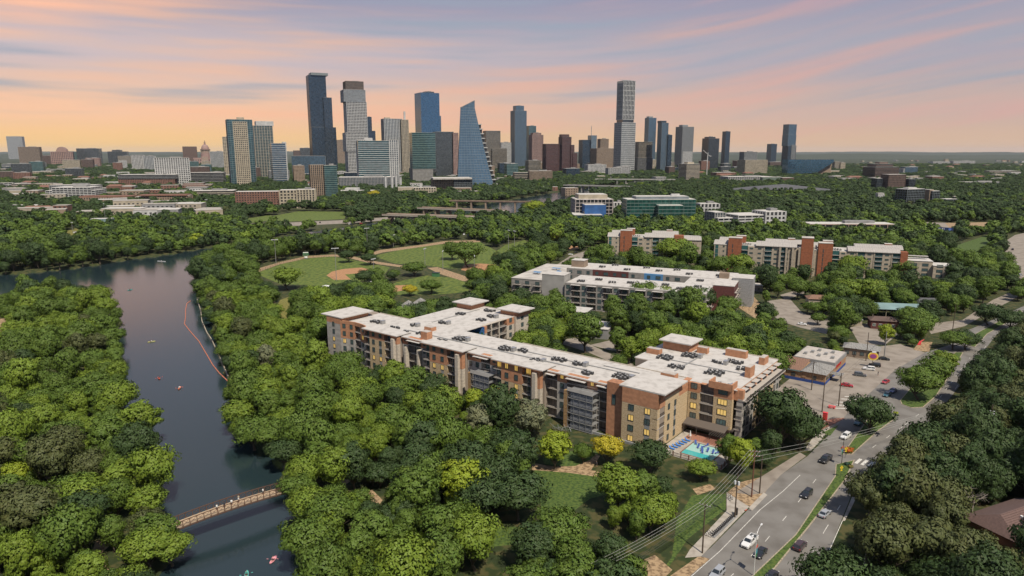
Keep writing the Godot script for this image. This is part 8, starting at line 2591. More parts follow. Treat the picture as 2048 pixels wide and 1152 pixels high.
func make_river_life() -> void:
	mat("bridge_rust", 0.105, 0.052, 0.032, 0.8, 0.2)
	mat("bridge_deck", 0.47, 0.35, 0.235, 0.92, 0, "soft", 0.3, true)
	mat("skin", 0.42, 0.24, 0.165, 0.6)
	mat("cloth_white", 0.66, 0.66, 0.65, 0.9)
	mat("cloth_dark", 0.03, 0.03, 0.04, 0.9)
	mat("cloth_green", 0.04, 0.22, 0.18, 0.9)
	mat("hair_dark", 0.03, 0.02, 0.015, 0.8)
	mat("hat_straw", 0.62, 0.52, 0.36, 0.9)
	mat("boat_red", 0.62, 0.075, 0.04, 0.4)
	mat("boat_orange", 0.66, 0.16, 0.07, 0.4)
	mat("boat_pink", 0.70, 0.30, 0.34, 0.4)
	mat("boat_teal", 0.10, 0.42, 0.38, 0.4)
	mat("boat_yellow", 0.5, 0.47, 0.18, 0.4)
	mat("boom_orange", 0.50, 0.17, 0.10, 0.6)
	# footbridge: the deck rises slightly to the middle
	var a: Vector2 = Vector2(-81.9, -144.3)
	var c: Vector2 = Vector2(-55.4, -167.5)
	var d := c - a
	var len := d.length()
	var o := thing("footbridge", "rusty steel footbridge with cross-braced railings and a pale deck over the creek", "bridge", v3(a), -d.angle())
	var n := 22
	var w := 1.6
	var rise := func(t: float) -> float: return 3.6 + 0.9 * 4.0 * t * (1.0 - t)
	for i in n:
		var t0 := float(i) / n
		var t1 := float(i + 1) / n
		var p0 := Vector3(len * t0, rise.call(t0), 0)
		var p1 := Vector3(len * t1, rise.call(t1), 0)
		var b := MB.new()
		b.bar(p0, p1, w * 2, 0.16)
		part(o, "deck_plank", b, M.bridge_deck)
		for s in [-1, 1]:
			var side := Vector3(0, 0, s * (w + 0.08))
			var up := Vector3(0, 1.45, 0)
			var r := MB.new()
			r.bar(p0 + side + up, p1 + side + up, 0.16, 0.14)
			part(o, "top_rail", r, M.bridge_rust)
			var q := MB.new()
			q.bar(p0 + side - Vector3(0, 0.28, 0), p1 + side - Vector3(0, 0.28, 0), 0.18, 0.2)
			part(o, "bottom_chord", q, M.bridge_rust)
			var e := MB.new()
			e.bar(p0 + side - Vector3(0, 0.55, 0), p0 + side + up, 0.14)
			part(o, "post", e, M.bridge_rust)
			var x := MB.new()
			x.bar(p0 + side + Vector3(0, 0.1, 0), p1 + side + up, 0.055)
			x.bar(p0 + side + up, p1 + side + Vector3(0, 0.1, 0), 0.055)
			part(o, "brace", x, M.bridge_rust)
	for t in [0.02, 0.98]:
		pbox(o, "abutment", Vector3(len * t, 0.9, 0), Vector3(1.6, 4.8, 3.4), M.wall_tan)
	# people on the bridge
	var on := func(t: float, z: float) -> Vector3: return v3(a) + Vector3(d.x, 0, d.y) * t + Vector3(-d.y, 0, d.x).normalized() * z + Vector3(0, rise.call(t) + 0.08, 0)
	var yaw := atan2(d.x, d.y)
	person("person in a white shirt walking alone towards the east end of the footbridge", on.call(0.70, -0.3), yaw, "stand", M.cloth_white, M.cloth_dark, M.hair_dark)
	var lady := person("person with a broad pale straw hat in the group on the footbridge", on.call(0.52, 0.3), yaw + 2.8, "stand", M.cloth_white, M.cloth_dark, M.hair_dark)
	var hat := MB.new()
	hat.tube([Vector3(0, 1.78, 0), Vector3(0, 1.8, 0), Vector3(0, 1.81, 0), Vector3(0, 1.95, 0)], [0.3, 0.3, 0.14, 0.1], 14)
	part(lady, "hat", hat, M.hat_straw)
	person("person in a pale top at the left of the group on the footbridge", on.call(0.47, 0.4), yaw + 1.6, "stand", M.cloth_white, M.cloth_dark, M.hair_dark)
	person("person in black clothes beside the rail of the footbridge", on.call(0.42, 0.5), yaw + 1.8, "stand", M.cloth_dark, M.cloth_dark, M.hair_dark)
	person("westernmost person in a white shirt on the footbridge", on.call(0.37, 0.4), yaw + 2.2, "stand", M.cloth_white, M.cloth_dark, M.hair_dark)
	person("person in black crossing the diner car park", v3(Vector2(150.9, -269.1), 0.03), 1.0, "stand", M.cloth_dark, M.cloth_dark, M.hair_dark)
	person("person in dark clothes on the sandy path by the golden tree", v3(Vector2(24.7, -185.5), 0.03), -0.8, "stand", M.cloth_dark, M.cloth_dark, M.hair_dark)
	# boats with their paddlers
	var boats := [
		[-143.6, -265.2, "boat_red", 0.6, "red kayak nearest the west bank in midstream", "kayak", 1],
		[-129.5, -253.2, "boat_orange", 0.2, "orange-red kayak drifting east of the red one", "kayak", 1],
		[-175, -319.9, "boat_yellow", -0.9, "pale yellow kayak upstream in midstream", "kayak", 1],
		[-255.8, -448.1, "boat_teal", -0.5, "small dark canoe near the creek mouth", "canoe", 1],
		[-53.8, -139, "boat_pink", -0.12, "pink paddleboard with a kneeling rider south of the footbridge", "paddleboard", 1],
		[-57.7, -133.4, "boat_teal", 0.3, "teal paddleboard at the lower edge of the creek", "paddleboard", 1]]
	var who := ["paddler in a dark vest sitting in the red kayak", "paddler in a white shirt sitting in the orange-red kayak", "paddler in the pale yellow kayak", "paddler in the small dark canoe", "rider sitting on the pink paddleboard", "rider in green sitting on the teal paddleboard"]
	var i := 0
	for q in boats:
		var p := Vector3(q[0], -1.2, q[1]) * (91.2 / 90.0)
		p.y = -1.26
		var board: bool = q[5] == "paddleboard"
		var bt := thing(q[5], q[4], "boat", p, q[3])
		var h := MB.new()
		hull(h, 3.4, 0.85, 0.14 if board else 0.32)
		part(bt, "hull", h, M[q[2]])
		pbox(bt, "seat", Vector3(0, 0.16 if board else 0.2, -0.1), Vector3(0.5, 0.08, 0.6), M.frame_dark)
		person(who[i], p + Vector3(0, 0.12 if board else 0.16, 0), q[3], "sit", [M.cloth_dark, M.cloth_white, M.cloth_white, M.cloth_dark, M.boat_pink, M.cloth_green][i], M.cloth_dark, M.hair_dark)
		var pd := thing("paddle", ["paddle of the red kayak", "paddle of the orange-red kayak", "paddle of the pale yellow kayak", "paddle of the small dark canoe", "paddle of the pink paddleboard", "paddle of the teal paddleboard"][i] + " held across the rider's lap", "paddle", p + Vector3(0, 0.58, 0).rotated(Vector3.UP, q[3]) + Vector3(0, 0, 0.34).rotated(Vector3.UP, q[3]), q[3])
		var s := MB.new()
		s.bar(Vector3(-1.1, -0.1, 0), Vector3(1.1, 0.1, 0), 0.035)
		part(pd, "shaft", s, M.frame_dark)
		for e in [-1, 1]:
			pbox(pd, "blade", Vector3(e * 1.2, e * 0.11, 0), Vector3(0.4, 0.16, 0.03), M[q[2]])
		i += 1
	# long white rowing shell far out
	var sp: Vector2 = Vector2(-300.3, -578.1)
	var sh := thing("rowing_shell", "long white rowing shell on the lake beyond the peninsula", "boat", v3(sp, -1.24), 1.25)
	var hb := MB.new()
	hull(hb, 9.0, 0.8, 0.35)
	part(sh, "hull", hb, M.cloth_white)
	person("rower in the long white shell", v3(sp, -1.05), 1.25, "sit", M.cloth_white, M.cloth_dark, M.hair_dark)
	# floating boom
	var line: Array = [Vector2(-201.9, -419), Vector2(-200.8, -411.7), Vector2(-193.3, -393.9), Vector2(-184, -374), Vector2(-178.1, -360.2), Vector2(-169.7, -347.4), Vector2(-162.2, -336.4), Vector2(-154.4, -325.1), Vector2(-146.9, -312.8), Vector2(-138.5, -299), Vector2(-131.3, -287.1), Vector2(-123.8, -276), Vector2(-116, -265.6)]
	var boom := thing("floating_boom", "orange floating boom strung along the east bank of the creek", "boom", v3(line[0], -1.2))
	for k in line.size() - 1:
		var u: Vector2 = line[k]
		var e: Vector2 = line[k + 1]
		var m := maxi(1, int(u.distance_to(e) / 4.0))
		for j in m:
			var s0 := v3(u.lerp(e, float(j) / m) - line[0], 0.08)
			var s1 := v3(u.lerp(e, (j + 0.93) / m) - line[0], 0.08)
			var b := MB.new()
			b.tube([s0, s0.lerp(s1, 0.08), s0.lerp(s1, 0.92), s1], [0.1, 0.22, 0.22, 0.1], 8)
			part(boom, "float", b, M.boom_orange)
	# stone edging of the little beach behind the boom
	var edge: Array = [Vector2(-197.9, -419.4), Vector2(-182, -388.8), Vector2(-169.3, -362.1), Vector2(-155.9, -337.8), Vector2(-147.2, -323.5), Vector2(-134.9, -301.3), Vector2(-125.7, -284.7), Vector2(-116.8, -268.4)]
	var wall := thing("bank_wall", "low pale stone wall edging the bank behind the boom", "wall", v3(edge[0]))
	for k in edge.size() - 1:
		var u: Vector2 = edge[k]
		var e: Vector2 = edge[k + 1]
		var m := maxi(2, int(u.distance_to(e) / 2.2))
		for j in m:
			var b := MB.new()
			b.bar(v3(u.lerp(e, float(j) / m) - line[0] + line[0] - edge[0], -0.6 + 0.06 * (j % 3)), v3(u.lerp(e, (j + 0.94) / m) - edge[0], -0.6 + 0.06 * (j % 3)), 0.4, 1.3)
			part(wall, "stone", b, M.wall_cream if (j + k) % 3 else M.wall_beige)


# ------------------------------------------------------------------ ball fields and the rest
func make_park_things() -> void:
	var i := 0
	var says := ["tall floodlight mast behind the left outfield", "floodlight mast beside the infield clay of the large diamond", "tall floodlight mast at the outfield path", "floodlight mast beyond the second field", "floodlight mast at the backstop of the large diamond", "floodlight mast by the third field", "floodlight mast between the diamonds", "floodlight mast at the clay of the far diamond", "floodlight mast beside the far field", "farthest floodlight mast near the bridge road", "floodlight mast in the western woods", "floodlight mast near the pale blue roof", "floodlight mast by the western lot"]
	for q in [
		[-195.9, -559.8, 17],
		[-126.3, -482.8, 20],
		[-138.1, -647.1, 17],
		[-115.7, -661.2, 10],
		[-101.3, -492.8, 12],
		[-70.6, -547, 12],
		[-53.9, -525.4, 13],
		[-27.1, -484.8, 15],
		[-3.3, -640.2, 16],
		[2.4, -654.1, 14],
		[-510.2, -856.6, 24],
		[-476.1, -737.6, 14],
		[-429.8, -964.2, 22]]:
		var o := thing("floodlight_mast", says[i], "floodlight", Vector3(q[0], 0, q[1]), 0.3 + i * 0.2, "ball field floodlights")
		var h: float = q[2] * 1.15
		var b := MB.new()
		b.tube([Vector3.ZERO, Vector3(0, h, 0)], [0.24, 0.13], 8)
		part(o, "mast", b, M.wall_grey)
		pbox(o, "crossbar", Vector3(0, h, 0), Vector3(5.4, 0.2, 0.2), M.wall_grey)
		for x in [-2.3, -1.4, -0.5, 0.5, 1.4, 2.3]:
			pbox(o, "lamp", Vector3(x, h + 0.35, 0.15), Vector3(0.6, 0.55, 0.35), M.porcelain)
		i += 1
	# scoreboard
	var s := thing("scoreboard", "green and white scoreboard at the outfield fence", "scoreboard", v3(Vector2(-178.3, -584.4)), 0.3)
	mat("board_green", 0.05, 0.16, 0.07, 0.7)
	for x in [-1.4, 1.4]:
		pbox(s, "post", Vector3(x, 2.4, 0), Vector3(0.25, 4.8, 0.25), M.wall_grey)
	pbox(s, "panel", Vector3(0, 4.6, 0), Vector3(4.6, 3.0, 0.3), M.board_green)
	pbox(s, "header", Vector3(0, 5.7, 0.18), Vector3(4.3, 0.7, 0.05), M.cloth_white)
	for x in [-1.2, 0.0, 1.2]:
		pbox(s, "score_window", Vector3(x, 4.3, 0.18), Vector3(0.9, 0.8, 0.05), M.frame_dark)
	pbox(s, "lower_sign", Vector3(0, 1.6, 0.1), Vector3(2.4, 1.6, 0.15), M.cloth_white)
	# backstops and shade roofs
	i = 0
	for q in [
		[-105.2, -501.1, 9, "pale shade roof behind home plate of the large diamond"],
		[-93.8, -462.1, 7, "white dugout roof beside the small diamond"],
		[-56.5, -499, 5, "dark green shed by the clay path"],
		[-122.8, -446.4, 6, "white equipment box at the rim of the outfield"],
		[-46.2, -795.3, 6, "white bench roof by the far field"]]:
		var o := thing("dugout", q[3], "shelter", Vector3(q[0], 0, q[1]), -0.4)
		var w: float = q[2]
		if i == 2 or i == 3:
			pbox(o, "wall", Vector3(0, 1.5, 0), Vector3(w, 3.0, 3.0), M.board_green if i == 2 else M.cloth_white)
			pbox(o, "roof", Vector3(0, 3.1, 0), Vector3(w + 0.5, 0.2, 3.5), M.frame_dark if i == 2 else M.cloth_white)
		else:
			for x in [-w / 2 + 0.3, w / 2 - 0.3]:
				for z in [-1.3, 1.3]:
					pbox(o, "post", Vector3(x, 1.5, z), Vector3(0.15, 3.0, 0.15), M.wall_grey)
			pbox(o, "roof", Vector3(0, 3.1, 0), Vector3(w, 0.16, 3.6), M.cloth_white)
			pbox(o, "bench", Vector3(0, 0.45, -1.0), Vector3(w - 1, 0.08, 0.4), M.wall_grey)
		i += 1
	# backstop fences
	for q in [[[Vector2(-114.8, -475.1), Vector2(-107.6, -462.1), Vector2(-100.4, -465.8), Vector2(-95, -492.8)], "curved chain-link backstop of the large diamond"], [[Vector2(-84.4, -444.7), Vector2(-78.8, -431.7), Vector2(-71.9, -428.6)], "chain-link backstop of the small diamond"], [[Vector2(-195.9, -507.5), Vector2(-190.9, -554.6), Vector2(-177.4, -587.2), Vector2(-160.6, -595.9)], "low dark outfield fence of the large diamond"]]:
		var pts: Array = q[0]
		var o := thing("ball_fence", q[1], "fence", v3(pts[0]))
		for k in pts.size() - 1:
			var a := v3(pts[k] - pts[0])
			var c := v3(pts[k + 1] - pts[0])
			var n := maxi(2, int(a.distance_to(c) / 4.0))
			for j in n:
				var p := a.lerp(c, float(j) / n)
				var e := a.lerp(c, float(j + 1) / n)
				pbox(o, "post", p + Vector3(0, 1.0, 0), Vector3(0.1, 2.0, 0.1), M.rail_dark)
				var b := MB.new()
				for y in [0.2, 0.7, 1.2, 1.9]:
					b.bar(p + Vector3(0, y, 0), e + Vector3(0, y, 0), 0.05)
				part(o, "rail", b, M.rail_dark)
	# cars glimpsed on the lots far to the left and on the bridges
	var cars := [
		[-501.1, -780, 0],
		[-486.5, -770.2, 1],
		[-483.9, -780, 2],
		[-480.8, -790.1, 3],
		[-491.3, -822, 0],
		[-501.2, -760.6, 4],
		[-414.6, -956.7, 1],
		[-405.9, -949.3, 0],
		[-407.9, -964.2, 4],
		[-53.7, -760.6, 0],
		[-47.5, -751.2, 1],
		[-63.4, -770.2, 2],
		[-207.9, -874.9, 0],
		[-195.1, -881.2, 4],
		[-251.6, -894, 2],
		[-7.6, -733.1, 0]]
	var paints := ["paint_car_white", "paint_car_silver", "paint_car_black", "paint_car_blue", "paint_car_red"]
	var words := ["white", "silver", "black", "blue", "red"]
	var spots := ["first on the western lot", "second on the western lot", "third on the western lot", "fourth on the western lot", "at the east end of the western lot", "at the west end of the western lot", "beside the western mast", "behind the western mast", "before the western mast", "in the ball field lot", "at the end of the ball field lot", "at the head of the ball field lot", "on the parkway", "further along the parkway", "at the start of the parkway", "by the far field"]
	i = 0
	for q in cars:
		car("tiny %s car %s" % [words[q[2]], spots[i]], Vector2(q[0], q[1]), i * 0.7, "suv", M[paints[q[2]]])
		stop([Vector2(q[0] - 4, q[1] + 30), Vector2(q[0] + 4, q[1] + 30), Vector2(q[0] + 4, q[1] - 4), Vector2(q[0] - 4, q[1] - 4)])
		i += 1
	# bare, pale dead trees in the wood south of the road
	i = 0
	for q in [
		[113.7, -154.9, 9.5, "tall bare pale tree beside the brown tiled roof"],
		[104.2, -151.5, 7.5, "bare grey tree in the middle of the southern wood"],
		[89.9, -139.4, 6.5, "leaning bare tree low in the southern wood"],
		[78.8, -137.5, 6.0, "small bare tree near the road in the southern wood"]]:
		var o := thing("bare_tree", q[3], "tree", Vector3(q[0], 0, q[1]))
		var r := RandomNumberGenerator.new()
		r.seed = 60 + i
		var t := MB.new()
		var h: float = q[2]
		t.tube([Vector3(0, -0.2, 0), Vector3(0.1, h * 0.5, 0), Vector3(0.3, h * 0.75, 0.1)], [0.28, 0.2, 0.12], 7)
		part(o, "trunk", t, M.bare_wood)
		for k in 16:
			var b := MB.new()
			var a := r.randf() * TAU
			var y := h * r.randf_range(0.45, 0.75)
			var dir := Vector3(cos(a), r.randf_range(0.4, 1.2), sin(a)).normalized()
			var p := Vector3(0.15, y, 0.05)
			var e := p + dir * h * r.randf_range(0.25, 0.45)
			b.tube([p, p.lerp(e, 0.5) + Vector3(r.randfn(), 0, r.randfn()) * 0.2, e], [0.1, 0.07, 0.025], 5, false)
			for m in 4:
				var s0 := p.lerp(e, r.randf_range(0.4, 0.9))
				b.tube([s0, s0 + (dir + Vector3(r.randfn(), r.randfn(), r.randfn()) * 0.7).normalized() * h * 0.14], [0.04, 0.015], 4, false)
			part(o, "branch", b, M.bare_wood)
		stop([Vector2(q[0] - 2.5, q[1] + 5), Vector2(q[0] + 2.5, q[1] + 5), Vector2(q[0] + 2.5, q[1] - 2), Vector2(q[0] - 2.5, q[1] - 2)])
		i += 1
	# hanging weir mast and debris under the scaffold
	var rub := thing("steel_debris", "tangle of broken scaffold tubes at the foot of the netted scaffold", "debris", v3(Vector2(17, -211.8)))
	var r := RandomNumberGenerator.new()
	r.seed = 8
	for k in 26:
		var b := MB.new()
		var p := Vector3(r.randf_range(-3.5, 3.5), 0.1 + r.randf() * 0.3, r.randf_range(-1.5, 1.5))
		b.bar(p, p + Vector3(r.randf_range(-2.4, 2.4), r.randf_range(0.2, 1.8), r.randf_range(-1.2, 1.2)), 0.08)
		part(rub, "tube", b, M.metal)


# ------------------------------------------------------------------ trees
var tree_stop: Array = []      # polygons where no tree of the scatter stands
var facade_view: Array = []
var road_view: Array = []
var open_view: Array = []      # ground that shows: no tree right before it
var crowns := []
var trunks := []
var far_crowns := []


func crown_mesh(seed_: int, radius: float, base: float, height: float, lobes: int, per: int, size: float, shape: int) -> ArrayMesh:
	var r := RandomNumberGenerator.new()
	r.seed = seed_
	var b := MB.new()
	var mid := base + height * 0.5
	for k in lobes:
		var y := 1.0 - 2.0 * (k + 0.5) / lobes
		var a := k * 2.39996 + r.randf() * 0.7
		var ring := sqrt(maxf(1.0 - y * y, 0.0))
		var d := Vector3(cos(a) * ring, y, sin(a) * ring)
		if shape == 0:
			d.y = d.y * 0.75 + 0.12
		elif shape == 2:
			d.x *= 0.75
			d.z *= 0.75
		var reach := r.randf_range(0.42, 0.88)
		var lc := Vector3(d.x * radius * reach, mid + d.y * height * 0.5 * reach, d.z * radius * reach)
		var lr := radius * r.randf_range(0.16, 0.36)
		var tone := r.randf_range(0.84, 1.15)
		var hue := r.randf_range(-0.06, 0.06)
		for i in per:
			var e := Vector3(r.randfn(), r.randfn() * 0.8 + 0.25, r.randfn()).normalized()
			var p := lc + Vector3(e.x, e.y * 0.72, e.z) * lr * (0.55 + 0.5 * sqrt(r.randf()))
			var nn := (e * 0.8 + d * 0.35 + Vector3(r.randfn(), r.randfn(), r.randfn()) * 0.33).normalized()
			var t := nn.cross(Vector3(r.randfn(), r.randfn(), r.randfn())).normalized()
			var s := nn.cross(t)
			var l := size * r.randf_range(0.6, 1.25)
			var q := tone * r.randf_range(0.86, 1.16)
			var col := Color(q * (1.0 + hue + r.randf_range(-0.05, 0.08)), q, q * (1.0 - hue * 1.5))
			var v0 := b.v.size()
			b.v.append_array([p - t * l, p - s * l * 0.55, p + t * l, p + s * l * 0.55])
			var sn := (nn * 0.5 + e * 0.4 + d * 0.3).normalized()
			b.n.append_array([sn, sn, sn, sn])
			b.c.append_array([col, col, col, col])
			if (b.v[v0 + 1] - b.v[v0]).cross(b.v[v0 + 2] - b.v[v0]).dot(sn) > 0.0:
				b.ix.append_array([v0, v0 + 2, v0 + 1, v0, v0 + 3, v0 + 2])
			else:
				b.ix.append_array([v0, v0 + 1, v0 + 2, v0, v0 + 2, v0 + 3])
	return b.mesh()


func trunk_mesh(seed_: int, base: float, height: float, radius: float) -> ArrayMesh:
	var r := RandomNumberGenerator.new()
	r.seed = seed_
	var b := MB.new()
	var bend := Vector3(r.randfn() * 0.25, 0, r.randfn() * 0.25)
	b.tube([Vector3(0, -0.3, 0), Vector3(0, 0.4, 0), Vector3(0, base * 0.7, 0) + bend, Vector3(0, base + height * 0.35, 0) + bend * 1.5, Vector3(0, base + height * 0.7, 0) + bend], [0.42, 0.3, 0.25, 0.14, 0.04], 7)
	for k in 6:
		var a := TAU * k / 6.0 + r.randf()
		var d := Vector3(cos(a), 0, sin(a))
		var y := base * r.randf_range(0.6, 1.0)
		b.tube([Vector3(0, y, 0) + bend, Vector3(0, y + height * 0.2, 0) + d * radius * 0.32, Vector3(0, y + height * 0.42, 0) + d * radius * 0.7], [0.14, 0.09, 0.03], 5, false)
	return b.mesh()


const TREE_FORMS := [[5.4, 2.0, 8.6, 0], [5.0, 2.2, 9.6, 1], [5.8, 1.7, 7.6, 0], [4.4, 2.0, 10.2, 1], [5.2, 1.9, 8.2, 0], [4.6, 1.8, 9.0, 2]]


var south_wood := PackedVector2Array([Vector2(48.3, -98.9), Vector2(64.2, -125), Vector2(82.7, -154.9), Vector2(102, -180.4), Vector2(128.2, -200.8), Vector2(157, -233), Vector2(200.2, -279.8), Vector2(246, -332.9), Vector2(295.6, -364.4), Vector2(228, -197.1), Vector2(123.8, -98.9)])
var creek_view: Array = [Vector2(-68.9, -129.9), Vector2(-83.1, -153.8), Vector2(-95.2, -177.4), Vector2(-108, -197.1), Vector2(-98.5, -216.9), Vector2(-86.3, -197.1), Vector2(-69.9, -185.2), Vector2(-61.3, -166.1), Vector2(-52.8, -151.5), Vector2(-45, -129.9)]
var pool_view: Array = [Vector2(48.7, -200), Vector2(58.3, -206.9), Vector2(66.3, -197.8), Vector2(59.2, -186.1), Vector2(48.9, -190.8)]


func species_at(p: Vector2, f: FastNoiseLite, r: RandomNumberGenerator) -> String:
	var w: Array
	if p.y < -900.0:
		w = [0.03, 0.22, 0.68, 0.07, 0.0, 0.0]
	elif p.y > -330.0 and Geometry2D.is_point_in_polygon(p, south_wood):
		w = [0.02, 0.14, 0.44, 0.37, 0.03, 0.0]          # wood south of the road: cloud shadow put into colour by darker species
	elif p.x < -55.0 and p.y > -400.0 and p.x < -75.0:
		w = [0.42, 0.30, 0.06, 0.17, 0.02, 0.03]
	elif p.y > -330.0:
		w = [0.36, 0.28, 0.28, 0.06, 0.01, 0.01]
	else:
		w = [0.16, 0.42, 0.36, 0.05, 0.0, 0.01]
	var t := clampf(r.randf() * 0.55 + (f.get_noise_2d(p.x, p.y) * 1.1 + 0.5) * 0.45, 0.0, 0.999)
	var names := ["bright", "mid", "dark", "olive", "grey", "lime"]
	for i in 6:
		t -= w[i]
		if t < 0.0:
			return names[i]
	return "mid"


func blocked(p: Vector2, polys: Array) -> bool:
	for q in polys:
		if q[1].has_point(p) and Geometry2D.is_point_in_polygon(p, q[0]):
			return true
	return false


func stop(poly, margin := 0.0) -> void:
	var pp := PackedVector2Array(poly)
	if margin != 0.0:
		var g := Geometry2D.offset_polygon(pp, margin)
		if g.is_empty():
			return
		pp = g[0]
	var box := Rect2(pp[0], Vector2.ZERO)
	for p in pp:
		box = box.expand(p)
	tree_stop.append([pp, box])


func tree_node(called: String, label: String, form: int, species: String, at: Vector3, turn: float, size: Vector3, group: String) -> Node3D:
	var o := thing(called, label, "tree", at, turn, group)
	o.scale = size
	part(o, "trunk", trunks[form], M.bark)
	part(o, "crown", crowns[form], M["leaf_" + species])
	return o


const LOOK := {"bright": "bright green", "mid": "mid green", "dark": "dark green", "olive": "olive green", "grey": "grey green", "yellow": "golden", "lime": "yellow-green"}
const ORDER := ["", ", second row", ", third row", ", fourth row", ", fifth row", ", sixth row", ", seventh row", ", eighth row", ", ninth row", ", tenth row"]


func landmark(p: Vector2) -> String:
	var best := ""
	var dist := 1e9
	for m in MARKS:
		var d: float = p.distance_to(m[0])
		if d < dist:
			dist = d
			best = m[1]
	return best


var MARKS := [
	[Vector2(-82.6, -151.5), "by the west end of the footbridge"], [Vector2(-59.1, -171.6), "by the east end of the footbridge"], [Vector2(-107.3, -137.1), "at the lower corner of the west bank wood"],
	[Vector2(-87.2, -139), "on the west bank downstream of the footbridge"], [Vector2(-123, -171.6), "deep in the west bank wood"], [Vector2(-119.5, -197.1), "on the west bank across from the river bend"],
	[Vector2(-162.9, -212.6), "at the edge of the west bank wood"], [Vector2(-166.5, -263.4), "on the west bank facing the orange boom"], [Vector2(-213.6, -290.6), "in the middle of the west bank wood"],
	[Vector2(-222.4, -353.3), "near the tip of the wooded peninsula"], [Vector2(-126.7, -306.2), "on the east bank behind the orange boom"], [Vector2(-182.2, -416.4), "on the point where the creek meets the lake"],
	[Vector2(-85, -216.9), "on the east bank at the river bend"], [Vector2(-75, -240.6), "in front of the far end of the brick apartments"], [Vector2(-45.4, -221.3), "below the middle of the brick apartments"],
	[Vector2(-46.2, -180.4), "beside the dirt trail on the east bank"], [Vector2(-39.8, -143), "on the east bank south of the footbridge"], [Vector2(-20.1, -143), "in the wood beside the lower lawn"],
	[Vector2(-27.2, -177.4), "in the wood between the trail and the park lawn"], [Vector2(-3.2, -166.1), "at the west edge of the park lawn"], [Vector2(15.1, -149.3), "at the south edge of the park lawn"],
	[Vector2(35.2, -166.1), "between the park lawn and the road"], [Vector2(25.8, -141), "beside the power lines near the road"], [Vector2(55.5, -177.4), "below the swimming pool"],
	[Vector2(92.1, -212.6), "at the road corner of the brick apartments"], [Vector2(-9.9, -197.1), "by the path below the scaffold"], [Vector2(99.9, -166.1), "on the south verge of the road"],
	[Vector2(81.8, -139), "in the dusky wood south of the road"], [Vector2(115.8, -166.1), "in the thick of the wood south of the road"], [Vector2(104.4, -139), "by the brown tiled roof south of the road"],
	[Vector2(152.8, -204.6), "in the southern wood beside the utility pole"], [Vector2(189.2, -263.4), "along the upper bend of the road"], [Vector2(-96.5, -314.6), "between the ball field and the brick apartments"],
	[Vector2(36.3, -306.2), "on the street behind the brick apartments"], [Vector2(86.9, -353.3), "between the brick and the grey apartments"], [Vector2(134.1, -306.2), "behind the restaurant"],
]


